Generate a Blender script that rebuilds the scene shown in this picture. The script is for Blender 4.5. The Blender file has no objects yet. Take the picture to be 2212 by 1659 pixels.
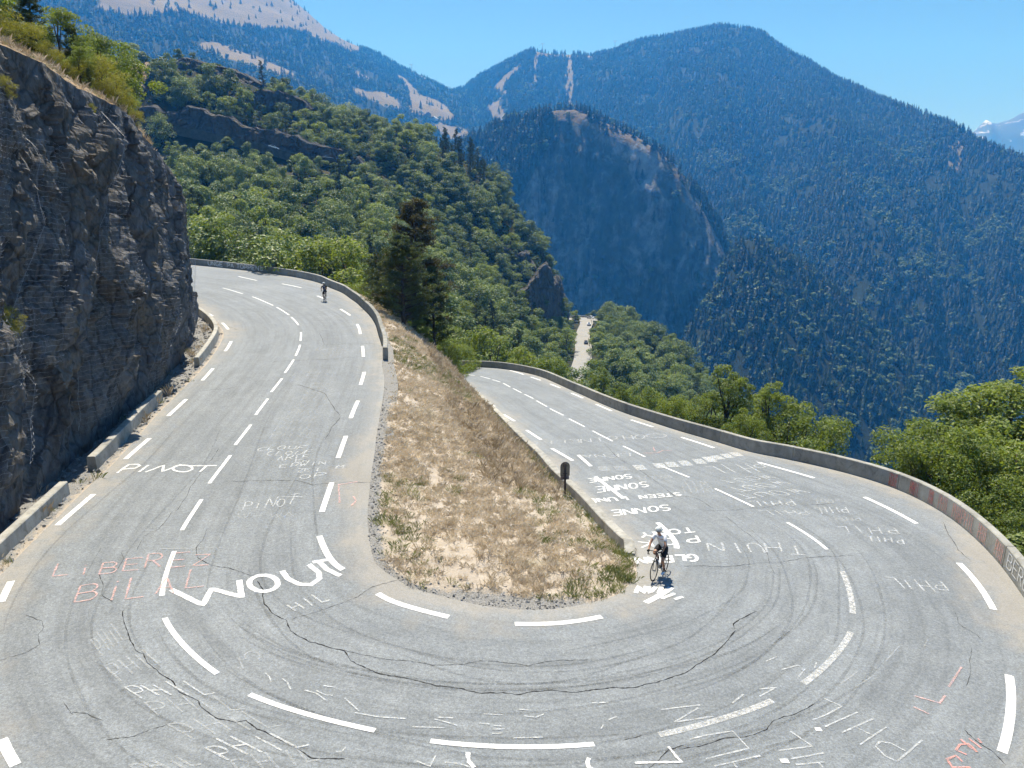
import bpy, bmesh, math, random
import numpy as np
from mathutils import Vector, Matrix
from mathutils.bvhtree import BVHTree

random.seed(7)
RNG = np.random.default_rng(7)
SC = bpy.context.scene
COL = SC.collection

# ------------------------------------------------------------------ camera
PITCH = math.radians(12.8)
CAMH = 11.0
F, CX, CY = 1626.0, 1106.0, 829.5          # focal length and centre of the 2212 px wide working copy
cam_d = bpy.data.cameras.new("camera")
cam_d.sensor_width = 36.0
cam_d.lens = 36.0 * F / 2212.0
cam_d.clip_start = 0.1
cam_d.clip_end = 30000
cam = bpy.data.objects.new("camera", cam_d)
cam.location = (0, 0, CAMH)
cam.rotation_euler = (math.radians(90) - PITCH, 0, 0)
COL.objects.link(cam)
SC.camera = cam

# ------------------------------------------------------------------ sky, sun, exposure
SUN_AZ, SUN_EL = math.radians(-11), math.radians(62)   # azimuth from +Y towards +X
wd = bpy.data.worlds.new("World")
SC.world = wd
wd.use_nodes = True
nt = wd.node_tree
nt.nodes.clear()
sky = nt.nodes.new("ShaderNodeTexSky")
sky.sky_type = 'NISHITA'
sky.sun_disc = False
sky.sun_elevation = SUN_EL
sky.sun_rotation = SUN_AZ
sky.altitude = 2200
sky.air_density = 1.15
sky.dust_density = 0.1
sky.ozone_density = 5.0
bgn = nt.nodes.new("ShaderNodeBackground")
bgn.inputs[1].default_value = 0.05
wo = nt.nodes.new("ShaderNodeOutputWorld")
nt.links.new(sky.outputs[0], bgn.inputs[0])
nt.links.new(bgn.outputs[0], wo.inputs[0])

sun_d = bpy.data.lights.new("sun", 'SUN')
sun_d.energy = 5.0
sun_d.angle = math.radians(0.53)
sun_d.color = (1.0, 0.985, 0.965)
sun = bpy.data.objects.new("sun", sun_d)
SUNV = Vector((math.sin(SUN_AZ) * math.cos(SUN_EL), math.cos(SUN_AZ) * math.cos(SUN_EL), math.sin(SUN_EL)))
sun.rotation_euler = SUNV.to_track_quat('Z', 'Y').to_euler()
sun.location = (0, 0, 60)
COL.objects.link(sun)

SC.view_settings.view_transform = 'Standard'
SC.view_settings.look = 'None'
SC.view_settings.exposure = 0.86
SC.view_settings.gamma = 1.0
SC.render.engine = 'CYCLES'
cy = SC.cycles
cy.use_denoising = True
try:
    cy.denoiser = 'OPENIMAGEDENOISE'
    cy.denoising_input_passes = 'RGB_ALBEDO_NORMAL'
except Exception:
    pass
cy.max_bounces = 6
cy.diffuse_bounces = 3
cy.glossy_bounces = 2
cy.transmission_bounces = 4
cy.transparent_max_bounces = 12
cy.volume_bounces = 1
cy.use_fast_gi = False
cy.sample_clamp_indirect = 5.0
cy.use_adaptive_sampling = True
cy.adaptive_threshold = 0.02

# ------------------------------------------------------------------ projection helpers
SP, CP = math.sin(PITCH), math.cos(PITCH)

def ray(u, v):
    xr, yr = (u - CX) / F, (CY - v) / F
    return np.array([xr, CP + yr * SP, -SP + yr * CP])

def atz(u, v, z):
    d = ray(u, v)
    return np.array([0, 0, CAMH]) + d * ((z - CAMH) / d[2])

def W(u, v, Y):
    d = ray(u, v)
    return np.array([0, 0, CAMH]) + d * (Y / d[1])

def proj(p):
    p = np.asarray(p, float)
    x, y, z = p[..., 0], p[..., 1], p[..., 2] - CAMH
    dep = y * CP - z * SP
    dep = np.where(dep < 0.1, 0.1, dep)
    yu = y * SP + z * CP
    return CX + F * x / dep, CY - F * yu / dep

def inpoly(u, v, poly):
    u, v = np.asarray(u), np.asarray(v)
    r = np.zeros(u.shape, bool)
    n = len(poly)
    for i in range(n):
        x0, y0 = poly[i]
        x1, y1 = poly[(i + 1) % n]
        c = ((y0 > v) != (y1 > v)) & (u < (x1 - x0) * (v - y0) / ((y1 - y0) or 1e-9) + x0)
        r ^= c
    return r

# ------------------------------------------------------------------ noise
_perm = np.random.default_rng(3).permutation(512)
_perm = np.concatenate([_perm, _perm, _perm])
_grad = np.random.default_rng(4).normal(size=(512, 3))
_grad /= np.linalg.norm(_grad, axis=1)[:, None]

def perlin(x, y, z=0.0):
    x, y, z = np.broadcast_arrays(np.asarray(x, float), np.asarray(y, float), np.asarray(z, float))
    xi, yi, zi = np.floor(x).astype(int), np.floor(y).astype(int), np.floor(z).astype(int)
    xf, yf, zf = x - xi, y - yi, z - zi
    f = lambda t: t * t * t * (t * (t * 6 - 15) + 10)
    a, b, c = f(xf), f(yf), f(zf)
    def g(dx, dy, dz):
        h = _perm[(_perm[(_perm[(xi + dx) & 511] + yi + dy) & 511] + zi + dz) & 511]
        G = _grad[h]
        return G[..., 0] * (xf - dx) + G[..., 1] * (yf - dy) + G[..., 2] * (zf - dz)
    l = lambda p, q, t: p + t * (q - p)
    return l(l(l(g(0,0,0), g(1,0,0), a), l(g(0,1,0), g(1,1,0), a), b),
             l(l(g(0,0,1), g(1,0,1), a), l(g(0,1,1), g(1,1,1), a), b), c) * 1.6

def fbm(x, y, z=0.0, o=4, gain=0.5):
    r, a, s = 0, 1.0, 1.0
    for i in range(o):
        r = r + a * perlin(x * s + 17.3 * i, y * s - 9.1 * i, z * s + 4.7 * i)
        a *= gain
        s *= 2.03
    return r

# ------------------------------------------------------------------ mesh helpers
def mesh_from(name, V, Fc, smooth=False):
    me = bpy.data.meshes.new(name)
    me.from_pydata([tuple(map(float, v)) for v in V], [], [tuple(int(i) for i in f) for f in Fc])
    if smooth:
        me.polygons.foreach_set("use_smooth", [True] * len(me.polygons))
    me.update()
    return me

def mesh_np(name, V, Q, smooth=False):
    """fast build: V (n,3), Q (m,k) all faces with k corners"""
    V = np.asarray(V, np.float32)
    Q = np.asarray(Q, np.int32)
    me = bpy.data.meshes.new(name)
    me.vertices.add(len(V))
    me.vertices.foreach_set("co", V.ravel())
    k = Q.shape[1]
    me.loops.add(Q.size)
    me.loops.foreach_set("vertex_index", Q.ravel())
    me.polygons.add(len(Q))
    me.polygons.foreach_set("loop_start", np.arange(0, Q.size, k, dtype=np.int32))
    me.polygons.foreach_set("loop_total", np.full(len(Q), k, np.int32))
    me.polygons.foreach_set("use_smooth", np.full(len(Q), smooth, bool))
    me.update(calc_edges=True)
    me.validate()
    return me

def grid_faces(nr, nc):
    i = np.arange(nr - 1)[:, None] * nc + np.arange(nc - 1)[None, :]
    i = i.ravel()
    return np.stack([i, i + 1, i + nc + 1, i + nc], 1)

def fattr(me, name, data, dom='POINT'):
    a = me.attributes.new(name, 'FLOAT', dom)
    a.data.foreach_set("value", np.asarray(data, np.float32).ravel())

def obj(name, me, mat=None, parent=None, label=None, cat=None, group=None, kind=None, loc=None):
    o = bpy.data.objects.new(name, me)
    COL.objects.link(o)
    if mat is not None and me is not None and not me.materials:
        me.materials.append(mat)
    if parent is not None:
        o.parent = parent
    if loc is not None:
        o.location = loc
    tag(o, label, cat, group, kind)
    return o

def tag(o, label=None, cat=None, group=None, kind=None):
    if label: o["label"] = label
    if cat: o["category"] = cat
    if group: o["group"] = group
    if kind: o["kind"] = kind
    return o

def empty(name, loc=(0, 0, 0), rz=0.0, label=None, cat=None, group=None):
    o = bpy.data.objects.new(name, None)
    o.empty_display_size = 0.2
    COL.objects.link(o)
    o.location = loc
    o.rotation_euler = (0, 0, rz)
    return tag(o, label, cat, group)

def tube_geo(pts, rad, n=8, cap=True):
    """tube along polyline; rad scalar or list"""
    P = [Vector(p) for p in pts]
    R = rad if hasattr(rad, '__len__') else [rad] * len(P)
    V, Fc = [], []
    up = None
    for i, p in enumerate(P):
        t = (P[min(i + 1, len(P) - 1)] - P[max(i - 1, 0)])
        if t.length < 1e-9:
            t = Vector((0, 0, 1))
        t.normalize()
        if up is None:
            up = t.orthogonal().normalized()
        else:
            up = up - t * up.dot(t)
            if up.length < 1e-6:
                up = t.orthogonal()
            up.normalize()
        b = t.cross(up)
        for k in range(n):
            a = 2 * math.pi * k / n
            V.append(p + (up * math.cos(a) + b * math.sin(a)) * R[i])
    for i in range(len(P) - 1):
        for k in range(n):
            k2 = (k + 1) % n
            Fc.append((i * n + k, i * n + k2, (i + 1) * n + k2, (i + 1) * n + k))
    if cap:
        Fc.append(tuple(range(n - 1, -1, -1)))
        Fc.append(tuple((len(P) - 1) * n + k for k in range(n)))
    return V, Fc

def box_geo(c, s, rot=None):
    cx, cy_, cz = c
    sx, sy, sz = [k / 2 for k in s]
    V = [Vector((x, y, z)) for x in (-sx, sx) for y in (-sy, sy) for z in (-sz, sz)]
    if rot is not None:
        V = [rot @ v for v in V]
    V = [v + Vector(c) for v in V]
    Fc = [(0, 1, 3, 2), (4, 6, 7, 5), (0, 4, 5, 1), (2, 3, 7, 6), (0, 2, 6, 4), (1, 5, 7, 3)]
    return V, Fc

def join(geos):
    V, Fc = [], []
    for v, f in geos:
        b = len(V)
        V += list(v)
        Fc += [tuple(i + b for i in q) for q in f]
    return V, Fc

def torus_geo(c, R, r, axis='Y', n=40, m=8):
    V, Fc = [], []
    for i in range(n):
        a = 2 * math.pi * i / n
        for k in range(m):
            b = 2 * math.pi * k / m
            d = R + r * math.cos(b)
            V.append(Vector(c) + Vector((d * math.cos(a), r * math.sin(b), d * math.sin(a))))
    for i in range(n):
        for k in range(m):
            i2, k2 = (i + 1) % n, (k + 1) % m
            Fc.append((i * m + k, i * m + k2, i2 * m + k2, i2 * m + k))
    return V, Fc

# ------------------------------------------------------------------ material helper
class NT:
    def __init__(s, name):
        s.m = bpy.data.materials.new(name)
        s.m.use_nodes = True
        s.t = s.m.node_tree
        s.t.nodes.clear()
        s.out = s.t.nodes.new("ShaderNodeOutputMaterial")
    def n(s, typ, **kw):
        nd = s.t.nodes.new("ShaderNode" + typ)
        for k, v in kw.items():
            if k.startswith('i_'):
                nd.inputs[int(k[2:])].default_value = v
            else:
                setattr(nd, k, v)
        return nd
    def l(s, a, b):
        s.t.links.new(a, b)
    def coord(s, kind='Object', scale=None):
        o = s.n("TexCoord").outputs[kind]
        if kind == 'World':
            pass
        if scale is not None:
            mp = s.n("Mapping")
            mp.inputs[3].default_value = scale if hasattr(scale, '__len__') else (scale,) * 3
            s.l(o, mp.inputs[0])
            o = mp.outputs[0]
        return o
    def pos(s, scale=None):
        o = s.n("NewGeometry").outputs['Position']
        if scale is not None:
            mp = s.n("Mapping")
            mp.inputs[3].default_value = scale if hasattr(scale, '__len__') else (scale,) * 3
            s.l(o, mp.inputs[0])
            o = mp.outputs[0]
        return o
    def noise(s, vec, scale, detail=4, rough=0.55, out=0, dist=0.0):
        nd = s.n("TexNoise")
        nd.inputs['Scale'].default_value = scale
        nd.inputs['Detail'].default_value = detail
        nd.inputs['Roughness'].default_value = rough
        nd.inputs['Distortion'].default_value = dist
        s.l(vec, nd.inputs['Vector'])
        return nd.outputs[out]
    def voro(s, vec, scale, feature='F1', out=0):
        nd = s.n("TexVoronoi", feature=feature)
        nd.inputs['Scale'].default_value = scale
        s.l(vec, nd.inputs['Vector'])
        return nd.outputs[out]
    def ramp(s, fac, stops, interp='LINEAR'):
        nd = s.n("ValToRGB")
        cr = nd.color_ramp
        cr.interpolation = interp
        while len(cr.elements) < len(stops):
            cr.elements.new(0.5)
        for e, (p, c) in zip(cr.elements, stops):
            e.position = p
            if not hasattr(c, '__len__'):
                c = (c, c, c)
            e.color = tuple(c) + ((1,) if len(c) == 3 else ())
        s.l(fac, nd.inputs[0])
        return nd.outputs[0]
    def mix(s, fac, a, b, mode='MIX'):
        nd = s.n("MixRGB", blend_type=mode)
        for i, x in ((0, fac), (1, a), (2, b)):
            if hasattr(x, 'links') or hasattr(x, 'is_linked'):
                s.l(x, nd.inputs[i])
            elif i == 0:
                nd.inputs[0].default_value = x
            else:
                nd.inputs[i].default_value = tuple(x) + (1,) if hasattr(x, '__len__') else (x, x, x, 1)
        return nd.outputs[0]
    def math(s, op, a, b=None, clamp=False):
        nd = s.n("Math", operation=op, use_clamp=clamp)
        for i, x in ((0, a), (1, b)):
            if x is None:
                continue
            if hasattr(x, 'is_linked'):
                s.l(x, nd.inputs[i])
            else:
                nd.inputs[i].default_value = x
        return nd.outputs[0]
    def attr(s, name):
        return s.n("Attribute", attribute_name=name).outputs['Fac']
    def bump(s, h, strength=0.5, dist=0.05):
        nd = s.n("Bump")
        nd.inputs['Strength'].default_value = strength
        nd.inputs['Distance'].default_value = dist
        s.l(h, nd.inputs['Height'])
        return nd.outputs[0]
    def principled(s, color, rough=0.8, normal=None, metallic=0.0, spec=0.3, alpha=None):
        nd = s.n("BsdfPrincipled")
        for key, x in (('Base Color', color), ('Roughness', rough), ('Metallic', metallic), ('Alpha', alpha), ('Normal', normal)):
            if x is None:
                continue
            if hasattr(x, 'is_linked'):
                s.l(x, nd.inputs[key])
            else:
                nd.inputs[key].default_value = tuple(x) + (1,) if hasattr(x, '__len__') else x
        nd.inputs['Specular IOR Level'].default_value = spec
        s.l(nd.outputs[0], s.out.inputs[0])
        return nd

def simple(name, col, rough=0.6, metallic=0.0, spec=0.4, var=0.12, scale=6.0):
    t = NT(name)
    c = t.noise(t.coord(), scale, 3)
    k = t.ramp(c, [(0.25, [x * (1 - var) for x in col]), (0.75, [min(1, x * (1 + var)) for x in col])])
    t.principled(k, rough, None, metallic, spec)
    return t.m

# ------------------------------------------------------------------ materials
def leaf_mat(name, dark, light, trans=0.35, sheen=0.25):
    t = NT(name)
    oi = t.n("ObjectInfo")
    f = t.math('ADD', t.math('MULTIPLY', oi.outputs['Random'], 0.55), t.math('MULTIPLY', t.attr('tint'), 0.45))
    c = t.ramp(f, [(0.0, dark), (0.55, [(a + b) / 2 for a, b in zip(dark, light)]), (1.0, light)])
    p = t.n("BsdfPrincipled")
    t.l(c, p.inputs['Base Color'])
    p.inputs['Roughness'].default_value = 0.5
    p.inputs['Specular IOR Level'].default_value = sheen
    tr = t.n("BsdfTranslucent")
    c2 = t.mix(1.0, c, (1.25, 1.2, 0.6), 'MULTIPLY')
    t.l(c2, tr.inputs[0])
    mx = t.n("MixShader")
    mx.inputs[0].default_value = trans
    t.l(p.outputs[0], mx.inputs[1])
    t.l(tr.outputs[0], mx.inputs[2])
    t.l(mx.outputs[0], t.out.inputs[0])
    return t.m

M = {}
M['leaf_near'] = leaf_mat('ash_leaf', (0.075, 0.125, 0.024), (0.26, 0.32, 0.075), 0.46, 0.38)
M['leaf_bright'] = leaf_mat('bright_leaf', (0.10, 0.15, 0.028), (0.27, 0.33, 0.08), 0.46, 0.3)
M['leaf_mid'] = leaf_mat('hillside_leaf', (0.036, 0.075, 0.021), (0.29, 0.36, 0.12), 0.30, 0.22)
M['leaf_far'] = leaf_mat('far_leaf', (0.05, 0.09, 0.035), (0.19, 0.25, 0.11), 0.2, 0.2)
M['needle'] = leaf_mat('pine_needle', (0.034, 0.058, 0.020), (0.12, 0.15, 0.046), 0.25, 0.2)
M['needle_brown'] = leaf_mat('browning_needle', (0.06, 0.058, 0.026), (0.135, 0.12, 0.055), 0.2, 0.15)
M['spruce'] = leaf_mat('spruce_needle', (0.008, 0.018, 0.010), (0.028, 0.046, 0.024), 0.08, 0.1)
M['spruce_light'] = leaf_mat('sunlit_tone_spruce_needle', (0.016, 0.034, 0.016), (0.06, 0.088, 0.04), 0.1, 0.1)  # paler copy of the spruce, with sunlight put into the needle colour
M['larch'] = leaf_mat('larch_needle', (0.03, 0.05, 0.02), (0.075, 0.10, 0.042), 0.2, 0.15)
M['yellowgreen'] = leaf_mat('broom_leaf', (0.14, 0.15, 0.028), (0.32, 0.31, 0.07), 0.45, 0.2)

def m_bark():
    t = NT('bark')
    v = t.coord('Object', (6, 6, 1.2))
    h = t.noise(v, 3, 5)
    c = t.ramp(h, [(0.3, (0.035, 0.028, 0.022)), (0.7, (0.13, 0.11, 0.09))])
    t.principled(c, 0.95, t.bump(h, 0.6, 0.03), 0, 0.1)
    return t.m
M['bark'] = m_bark()

def m_asphalt():
    t = NT('asphalt')
    P = t.pos()
    S, L, E_ = t.attr('s'), t.attr('lat'), t.attr('edge')
    cb = t.n("CombineXYZ")
    t.l(t.math('MULTIPLY', S, 0.045), cb.inputs[0])
    t.l(t.math('MULTIPLY', L, 1.0), cb.inputs[1])
    streak = t.noise(cb.outputs[0], 3.0, 6, 0.62)
    cb2 = t.n("CombineXYZ")
    t.l(t.math('MULTIPLY', S, 0.02), cb2.inputs[0])
    t.l(t.math('MULTIPLY', L, 0.55), cb2.inputs[1])
    broad = t.noise(cb2.outputs[0], 1.3, 3, 0.5)
    big = t.noise(P, 0.16, 5, 0.6)
    mid = t.noise(P, 1.3, 5, 0.6)
    fine = t.noise(P, 26, 4, 0.75)
    spk = t.voro(P, 42, 'F1', 0)
    base = t.ramp(t.math('ADD', t.math('MULTIPLY', big, 0.5), t.math('MULTIPLY', mid, 0.5)),
                  [(0.3, (0.138, 0.154, 0.168)), (0.5, (0.170, 0.188, 0.203)), (0.7, (0.212, 0.231, 0.245))])
    base = t.mix(0.9, base, t.ramp(streak, [(0.30, 0.78), (0.5, 1.0), (0.72, 1.14)]), 'MULTIPLY')
    base = t.mix(0.55, base, t.ramp(broad, [(0.3, 0.80), (0.55, 1.0), (0.75, 1.15)]), 'MULTIPLY')
    grain = t.noise(P, 11, 3, 0.8)
    base = t.mix(0.8, base, t.ramp(fine, [(0.28, 0.55), (0.5, 1.0), (0.72, 1.5)]), 'MULTIPLY')
    base = t.mix(0.55, base, t.ramp(grain, [(0.32, 0.60), (0.5, 1.0), (0.68, 1.45)]), 'MULTIPLY')
    base = t.mix(0.35, base, t.ramp(spk, [(0.0, 1.5), (0.25, 1.0), (0.6, 0.75)]), 'MULTIPLY')
    # faded old patches and tan dust that gathers towards the edges
    dn = t.math('ADD', E_, t.math('MULTIPLY', t.math('SUBTRACT', mid, 0.5), 1.5))
    dn = t.math('ADD', dn, t.math('MULTIPLY', t.math('SUBTRACT', big, 0.5), 2.2))
    dust = t.ramp(dn, [(0.0, 0.95), (0.22, 0.5), (0.62, 0.0)])
    dcol = t.mix(1.0, t.ramp(big, [(0.3, (0.29, 0.265, 0.225)), (0.7, (0.35, 0.325, 0.285))]),
                 t.ramp(fine, [(0.25, 0.7), (0.5, 1.0), (0.8, 1.25)]), 'MULTIPLY')
    base = t.mix(t.math('MULTIPLY', dust, 0.58), base, dcol)
    h = t.math('ADD', fine, t.math('MULTIPLY', spk, 0.8))
    t.principled(base, 0.78, t.bump(h, 0.35, 0.01), 0, 0.35)
    return t.m
M['asphalt'] = m_asphalt()

def m_concrete(name, a, b, stain=0.5, sc=1.0):
    t = NT(name)
    P = t.pos()
    big = t.noise(P, 0.9 * sc, 5, 0.65)
    fine = t.noise(P, 14 * sc, 5, 0.7)
    mp = t.pos((0.9, 0.9, 0.5))
    drip = t.noise(mp, 2.2 * sc, 5, 0.6)
    c = t.ramp(t.math('ADD', t.math('MULTIPLY', big, 0.65), t.math('MULTIPLY', fine, 0.35)), [(0.32, a), (0.68, b)])
    c = t.mix(stain, c, t.ramp(drip, [(0.35, (0.42, 0.41, 0.40)), (0.55, (1, 1, 1)), (0.8, (1.12, 1.1, 1.05))]), 'MULTIPLY')
    oi = t.n('ObjectInfo')
    c = t.mix(1.0, c, t.ramp(oi.outputs['Random'], [(0.0, (0.84, 0.84, 0.83)), (1.0, (1.12, 1.11, 1.08))]), 'MULTIPLY')
    blot = t.noise(P, 2.6 * sc, 6, 0.7, dist=0.7)
    c = t.mix(0.7, c, t.ramp(blot, [(0.34, (0.55, 0.54, 0.52)), (0.46, (1, 1, 1)), (0.75, (1.1, 1.1, 1.08))]), 'MULTIPLY')
    t.principled(c, 0.9, t.bump(fine, 0.4, 0.02), 0, 0.2)
    return t.m
M['concrete'] = m_concrete('concrete', (0.27, 0.27, 0.255), (0.41, 0.40, 0.37), 0.45)
M['concrete_dark'] = m_concrete('weathered_concrete', (0.20, 0.20, 0.19), (0.32, 0.32, 0.30), 0.3)

M['stonewall'] = m_concrete('old_stone_wall', (0.05, 0.052, 0.048), (0.12, 0.12, 0.11), 0.4, 0.5)

def m_paint(name, col, wear=0.5, amin=0.0, amax=1.0):
    """road paint or chalk: worn by noise so the asphalt shows through"""
    t = NT(name)
    P = t.pos()
    a = t.noise(P, 9, 5, 0.7)
    b = t.noise(P, 34, 3, 0.7)
    f = t.math('ADD', t.math('MULTIPLY', a, 0.55), t.math('MULTIPLY', b, 0.45))
    lo = 0.30 + wear * 0.26
    al = t.ramp(f, [(max(0.0, lo - 0.10), amin), (lo + 0.10, amax)])
    c = t.ramp(a, [(0.3, [x * 0.86 for x in col]), (0.7, col)])
    p = t.n("BsdfPrincipled")
    t.l(c, p.inputs['Base Color'])
    p.inputs['Roughness'].default_value = 0.75
    p.inputs['Specular IOR Level'].default_value = 0.25
    tr = t.n("BsdfTransparent")
    mx = t.n("MixShader")
    t.l(al, mx.inputs[0])
    t.l(tr.outputs[0], mx.inputs[1])
    t.l(p.outputs[0], mx.inputs[2])
    t.l(mx.outputs[0], t.out.inputs[0])
    return t.m
M['line'] = m_paint('road_line_paint', (0.72, 0.73, 0.73), 0.42, 0.30)
M['line_worn'] = m_paint('worn_road_line_paint', (0.62, 0.63, 0.63), 0.75, 0.12, 0.75)
M['roadpaint'] = m_paint('white_letter_paint', (0.74, 0.75, 0.75), 0.52, 0.25, 0.92)
M['chalk'] = m_paint('chalk', (0.62, 0.64, 0.65), 0.78, 0.14, 0.68)
M['chalk_faint'] = m_paint('faint_chalk', (0.52, 0.54, 0.55), 0.75, 0.04, 0.42)
M['chalk_pink'] = m_paint('pink_chalk', (0.64, 0.42, 0.40), 0.72, 0.15, 0.75)
M['spray_red'] = m_paint('red_spray_paint', (0.50, 0.16, 0.15), 0.72, 0.08, 0.8)
M['spray_coral'] = m_paint('coral_spray_paint', (0.70, 0.33, 0.29), 0.65, 0.06, 0.75)
M['tyre_mark'] = m_paint('tyre_mark', (0.085, 0.09, 0.095), 0.85, 0.02, 0.30)
M['crack'] = simple('crack_gap', (0.025, 0.025, 0.026), 0.95, 0, 0.1)
M['crack_fine'] = m_paint('fine_crack', (0.04, 0.04, 0.04), 0.40, 0.25)

def m_rock(name, dark, light, brown, sc=1.0, bumpd=0.25):
    t = NT(name)
    P = t.pos()
    wv = t.n("Mapping")
    wv.inputs[3].default_value = (1.0, 1.0, 0.45)
    wv.inputs[2].default_value = (0.35, 0.25, 0.2)
    t.l(P, wv.inputs[0])
    v = wv.outputs[0]
    a = t.noise(v, 0.35 * sc, 6, 0.65, dist=0.6)
    b = t.noise(v, 1.8 * sc, 6, 0.7, dist=0.4)
    c = t.voro(v, 1.3 * sc, 'DISTANCE_TO_EDGE', 0)
    d = t.noise(v, 9 * sc, 5, 0.7)
    col = t.ramp(t.math('ADD', t.math('MULTIPLY', b, 0.6), t.math('MULTIPLY', d, 0.4)), [(0.30, dark), (0.68, light)])
    col = t.mix(t.ramp(a, [(0.45, 0.0), (0.66, 0.85)]), col, t.mix(1.0, brown, t.ramp(d, [(0.3, 0.6), (0.7, 1.25)]), 'MULTIPLY'))
    col = t.mix(0.6, col, t.ramp(c, [(0.0, 0.35), (0.09, 1.0)]), 'MULTIPLY')
    h = t.math('ADD', t.math('MULTIPLY', b, 1.0), t.math('MULTIPLY', d, 0.35))
    h = t.math('ADD', h, t.math('MULTIPLY', t.ramp(c, [(0.0, 0.0), (0.12, 1.0)]), 0.35))
    t.principled(col, 0.92, t.bump(h, 0.9, bumpd / sc), 0, 0.2)
    return t.m
M['rock'] = m_rock('cliff_rock', (0.066, 0.068, 0.073), (0.225, 0.225, 0.228), (0.18, 0.148, 0.11))
M['rock_far'] = m_rock('far_rock', (0.07, 0.07, 0.07), (0.20, 0.19, 0.175), (0.17, 0.145, 0.11), 0.12, 1.2)
M['rock_km'] = m_rock('mountain_rock', (0.055, 0.06, 0.065), (0.16, 0.16, 0.165), (0.09, 0.10, 0.07), 0.02, 6.0)

def m_stone():
    t = NT('loose_stone')
    oi = t.n("ObjectInfo")
    n = t.noise(t.coord(), 5, 4)
    c = t.ramp(t.math('ADD', t.math('MULTIPLY', oi.outputs['Random'], 0.6), t.math('MULTIPLY', n, 0.4)),
               [(0.1, (0.10, 0.10, 0.10)), (0.5, (0.22, 0.22, 0.215)), (0.9, (0.42, 0.41, 0.39))])
    t.principled(c, 0.9, None, 0, 0.2)
    return t.m
M['stone'] = m_stone()

def m_grassblade(name, a, b):
    t = NT(name)
    oi = t.n("ObjectInfo")
    c = t.ramp(oi.outputs['Random'], [(0.0, a), (1.0, b)])
    p = t.n("BsdfPrincipled")
    t.l(c, p.inputs['Base Color'])
    p.inputs['Roughness'].default_value = 0.7
    p.inputs['Specular IOR Level'].default_value = 0.2
    tr = t.n("BsdfTranslucent")
    t.l(c, tr.inputs[0])
    mx = t.n("MixShader")
    mx.inputs[0].default_value = 0.3
    t.l(p.outputs[0], mx.inputs[1]); t.l(tr.outputs[0], mx.inputs[2])
    t.l(mx.outputs[0], t.out.inputs[0])
    return t.m
M['grass_dry'] = m_grassblade('dry_grass', (0.46, 0.385, 0.28), (0.78, 0.68, 0.53))
M['grass_brown'] = m_grassblade('brown_grass', (0.29, 0.23, 0.15), (0.54, 0.45, 0.33))
M['grass_green'] = m_grassblade('green_grass', (0.13, 0.16, 0.045), (0.33, 0.34, 0.14))

def m_island():
    t = NT('island_soil')
    P = t.pos()
    a = t.noise(P, 0.35, 5, 0.6)
    b = t.noise(P, 3.0, 6, 0.65)
    d = t.noise(P, 22, 4, 0.7)
    g = t.attr('gravel')
    gm = t.ramp(t.math('ADD', g, t.math('MULTIPLY', t.math('SUBTRACT', b, 0.5), 1.1)), [(0.4, 0.0), (0.62, 1.0)])
    soil = t.ramp(t.math('ADD', t.math('MULTIPLY', b, 0.6), t.math('MULTIPLY', d, 0.4)), [(0.3, (0.29, 0.245, 0.195)), (0.5, (0.42, 0.365, 0.30)), (0.7, (0.53, 0.475, 0.405))])
    soil = t.mix(t.ramp(a, [(0.58, 0.0), (0.72, 0.55)]), soil, (0.13, 0.125, 0.05))
    grav = t.ramp(d, [(0.3, (0.13, 0.13, 0.125)), (0.55, (0.26, 0.255, 0.245)), (0.75, (0.42, 0.41, 0.39))])
    c = t.mix(gm, soil, grav)
    t.principled(c, 0.95, t.bump(t.math('ADD', b, d), 0.8, 0.06), 0, 0.1)
    return t.m
M['island'] = m_island()

def m_ground(name, c1, c2, c3, sc=1.0, maskcol=None):
    """woodland floor; attribute 'open' mixes in open dry grassland"""
    t = NT(name)
    P = t.pos()
    a = t.noise(P, 0.02 * sc, 6, 0.65)
    b = t.noise(P, 0.15 * sc, 6, 0.7)
    c = t.ramp(t.math('ADD', t.math('MULTIPLY', a, 0.5), t.math('MULTIPLY', b, 0.5)), [(0.32, c1), (0.5, c2), (0.68, c3)])
    if maskcol:
        o = t.attr('open')
        om = t.ramp(t.math('ADD', o, t.math('MULTIPLY', t.math('SUBTRACT', b, 0.5), 0.7)), [(0.40, 0.0), (0.60, 1.0)])
        mc = t.ramp(t.math('ADD', t.math('MULTIPLY', a, 0.4), t.math('MULTIPLY', b, 0.6)), [(0.3, [x * 0.72 for x in maskcol]), (0.7, [x * 1.2 for x in maskcol])])
        c = t.mix(om, c, mc)
    t.principled(c, 0.95, t.bump(b, 0.6, 1.0 / sc), 0, 0.1)
    return t.m
M['ground_near'] = m_ground('slope_ground', (0.03, 0.035, 0.015), (0.07, 0.065, 0.03), (0.15, 0.125, 0.07), 6.0, (0.30, 0.22, 0.14))
M['ground_mid'] = m_ground('hillside_ground', (0.012, 0.017, 0.008), (0.03, 0.032, 0.016), (0.085, 0.075, 0.045), 1.0, (0.27, 0.20, 0.13))
M['ground_far'] = m_ground('mountain_ground', (0.006, 0.011, 0.006), (0.012, 0.018, 0.009), (0.03, 0.034, 0.016), 0.3, (0.175, 0.138, 0.078))
M['wire'] = simple('galvanised_wire', (0.34, 0.35, 0.37), 0.4, 0.5, 0.5)
M['black'] = simple('black_plastic', (0.015, 0.015, 0.017), 0.45)
M['carbon'] = simple('black_frame_paint', (0.02, 0.02, 0.023), 0.3, 0, 0.5)
M['rubber'] = simple('tyre_rubber', (0.02, 0.02, 0.02), 0.8)
M['steel'] = simple('steel', (0.45, 0.46, 0.47), 0.35, 0.9)
M['skin'] = simple('skin', (0.36, 0.20, 0.13), 0.55)
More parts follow.
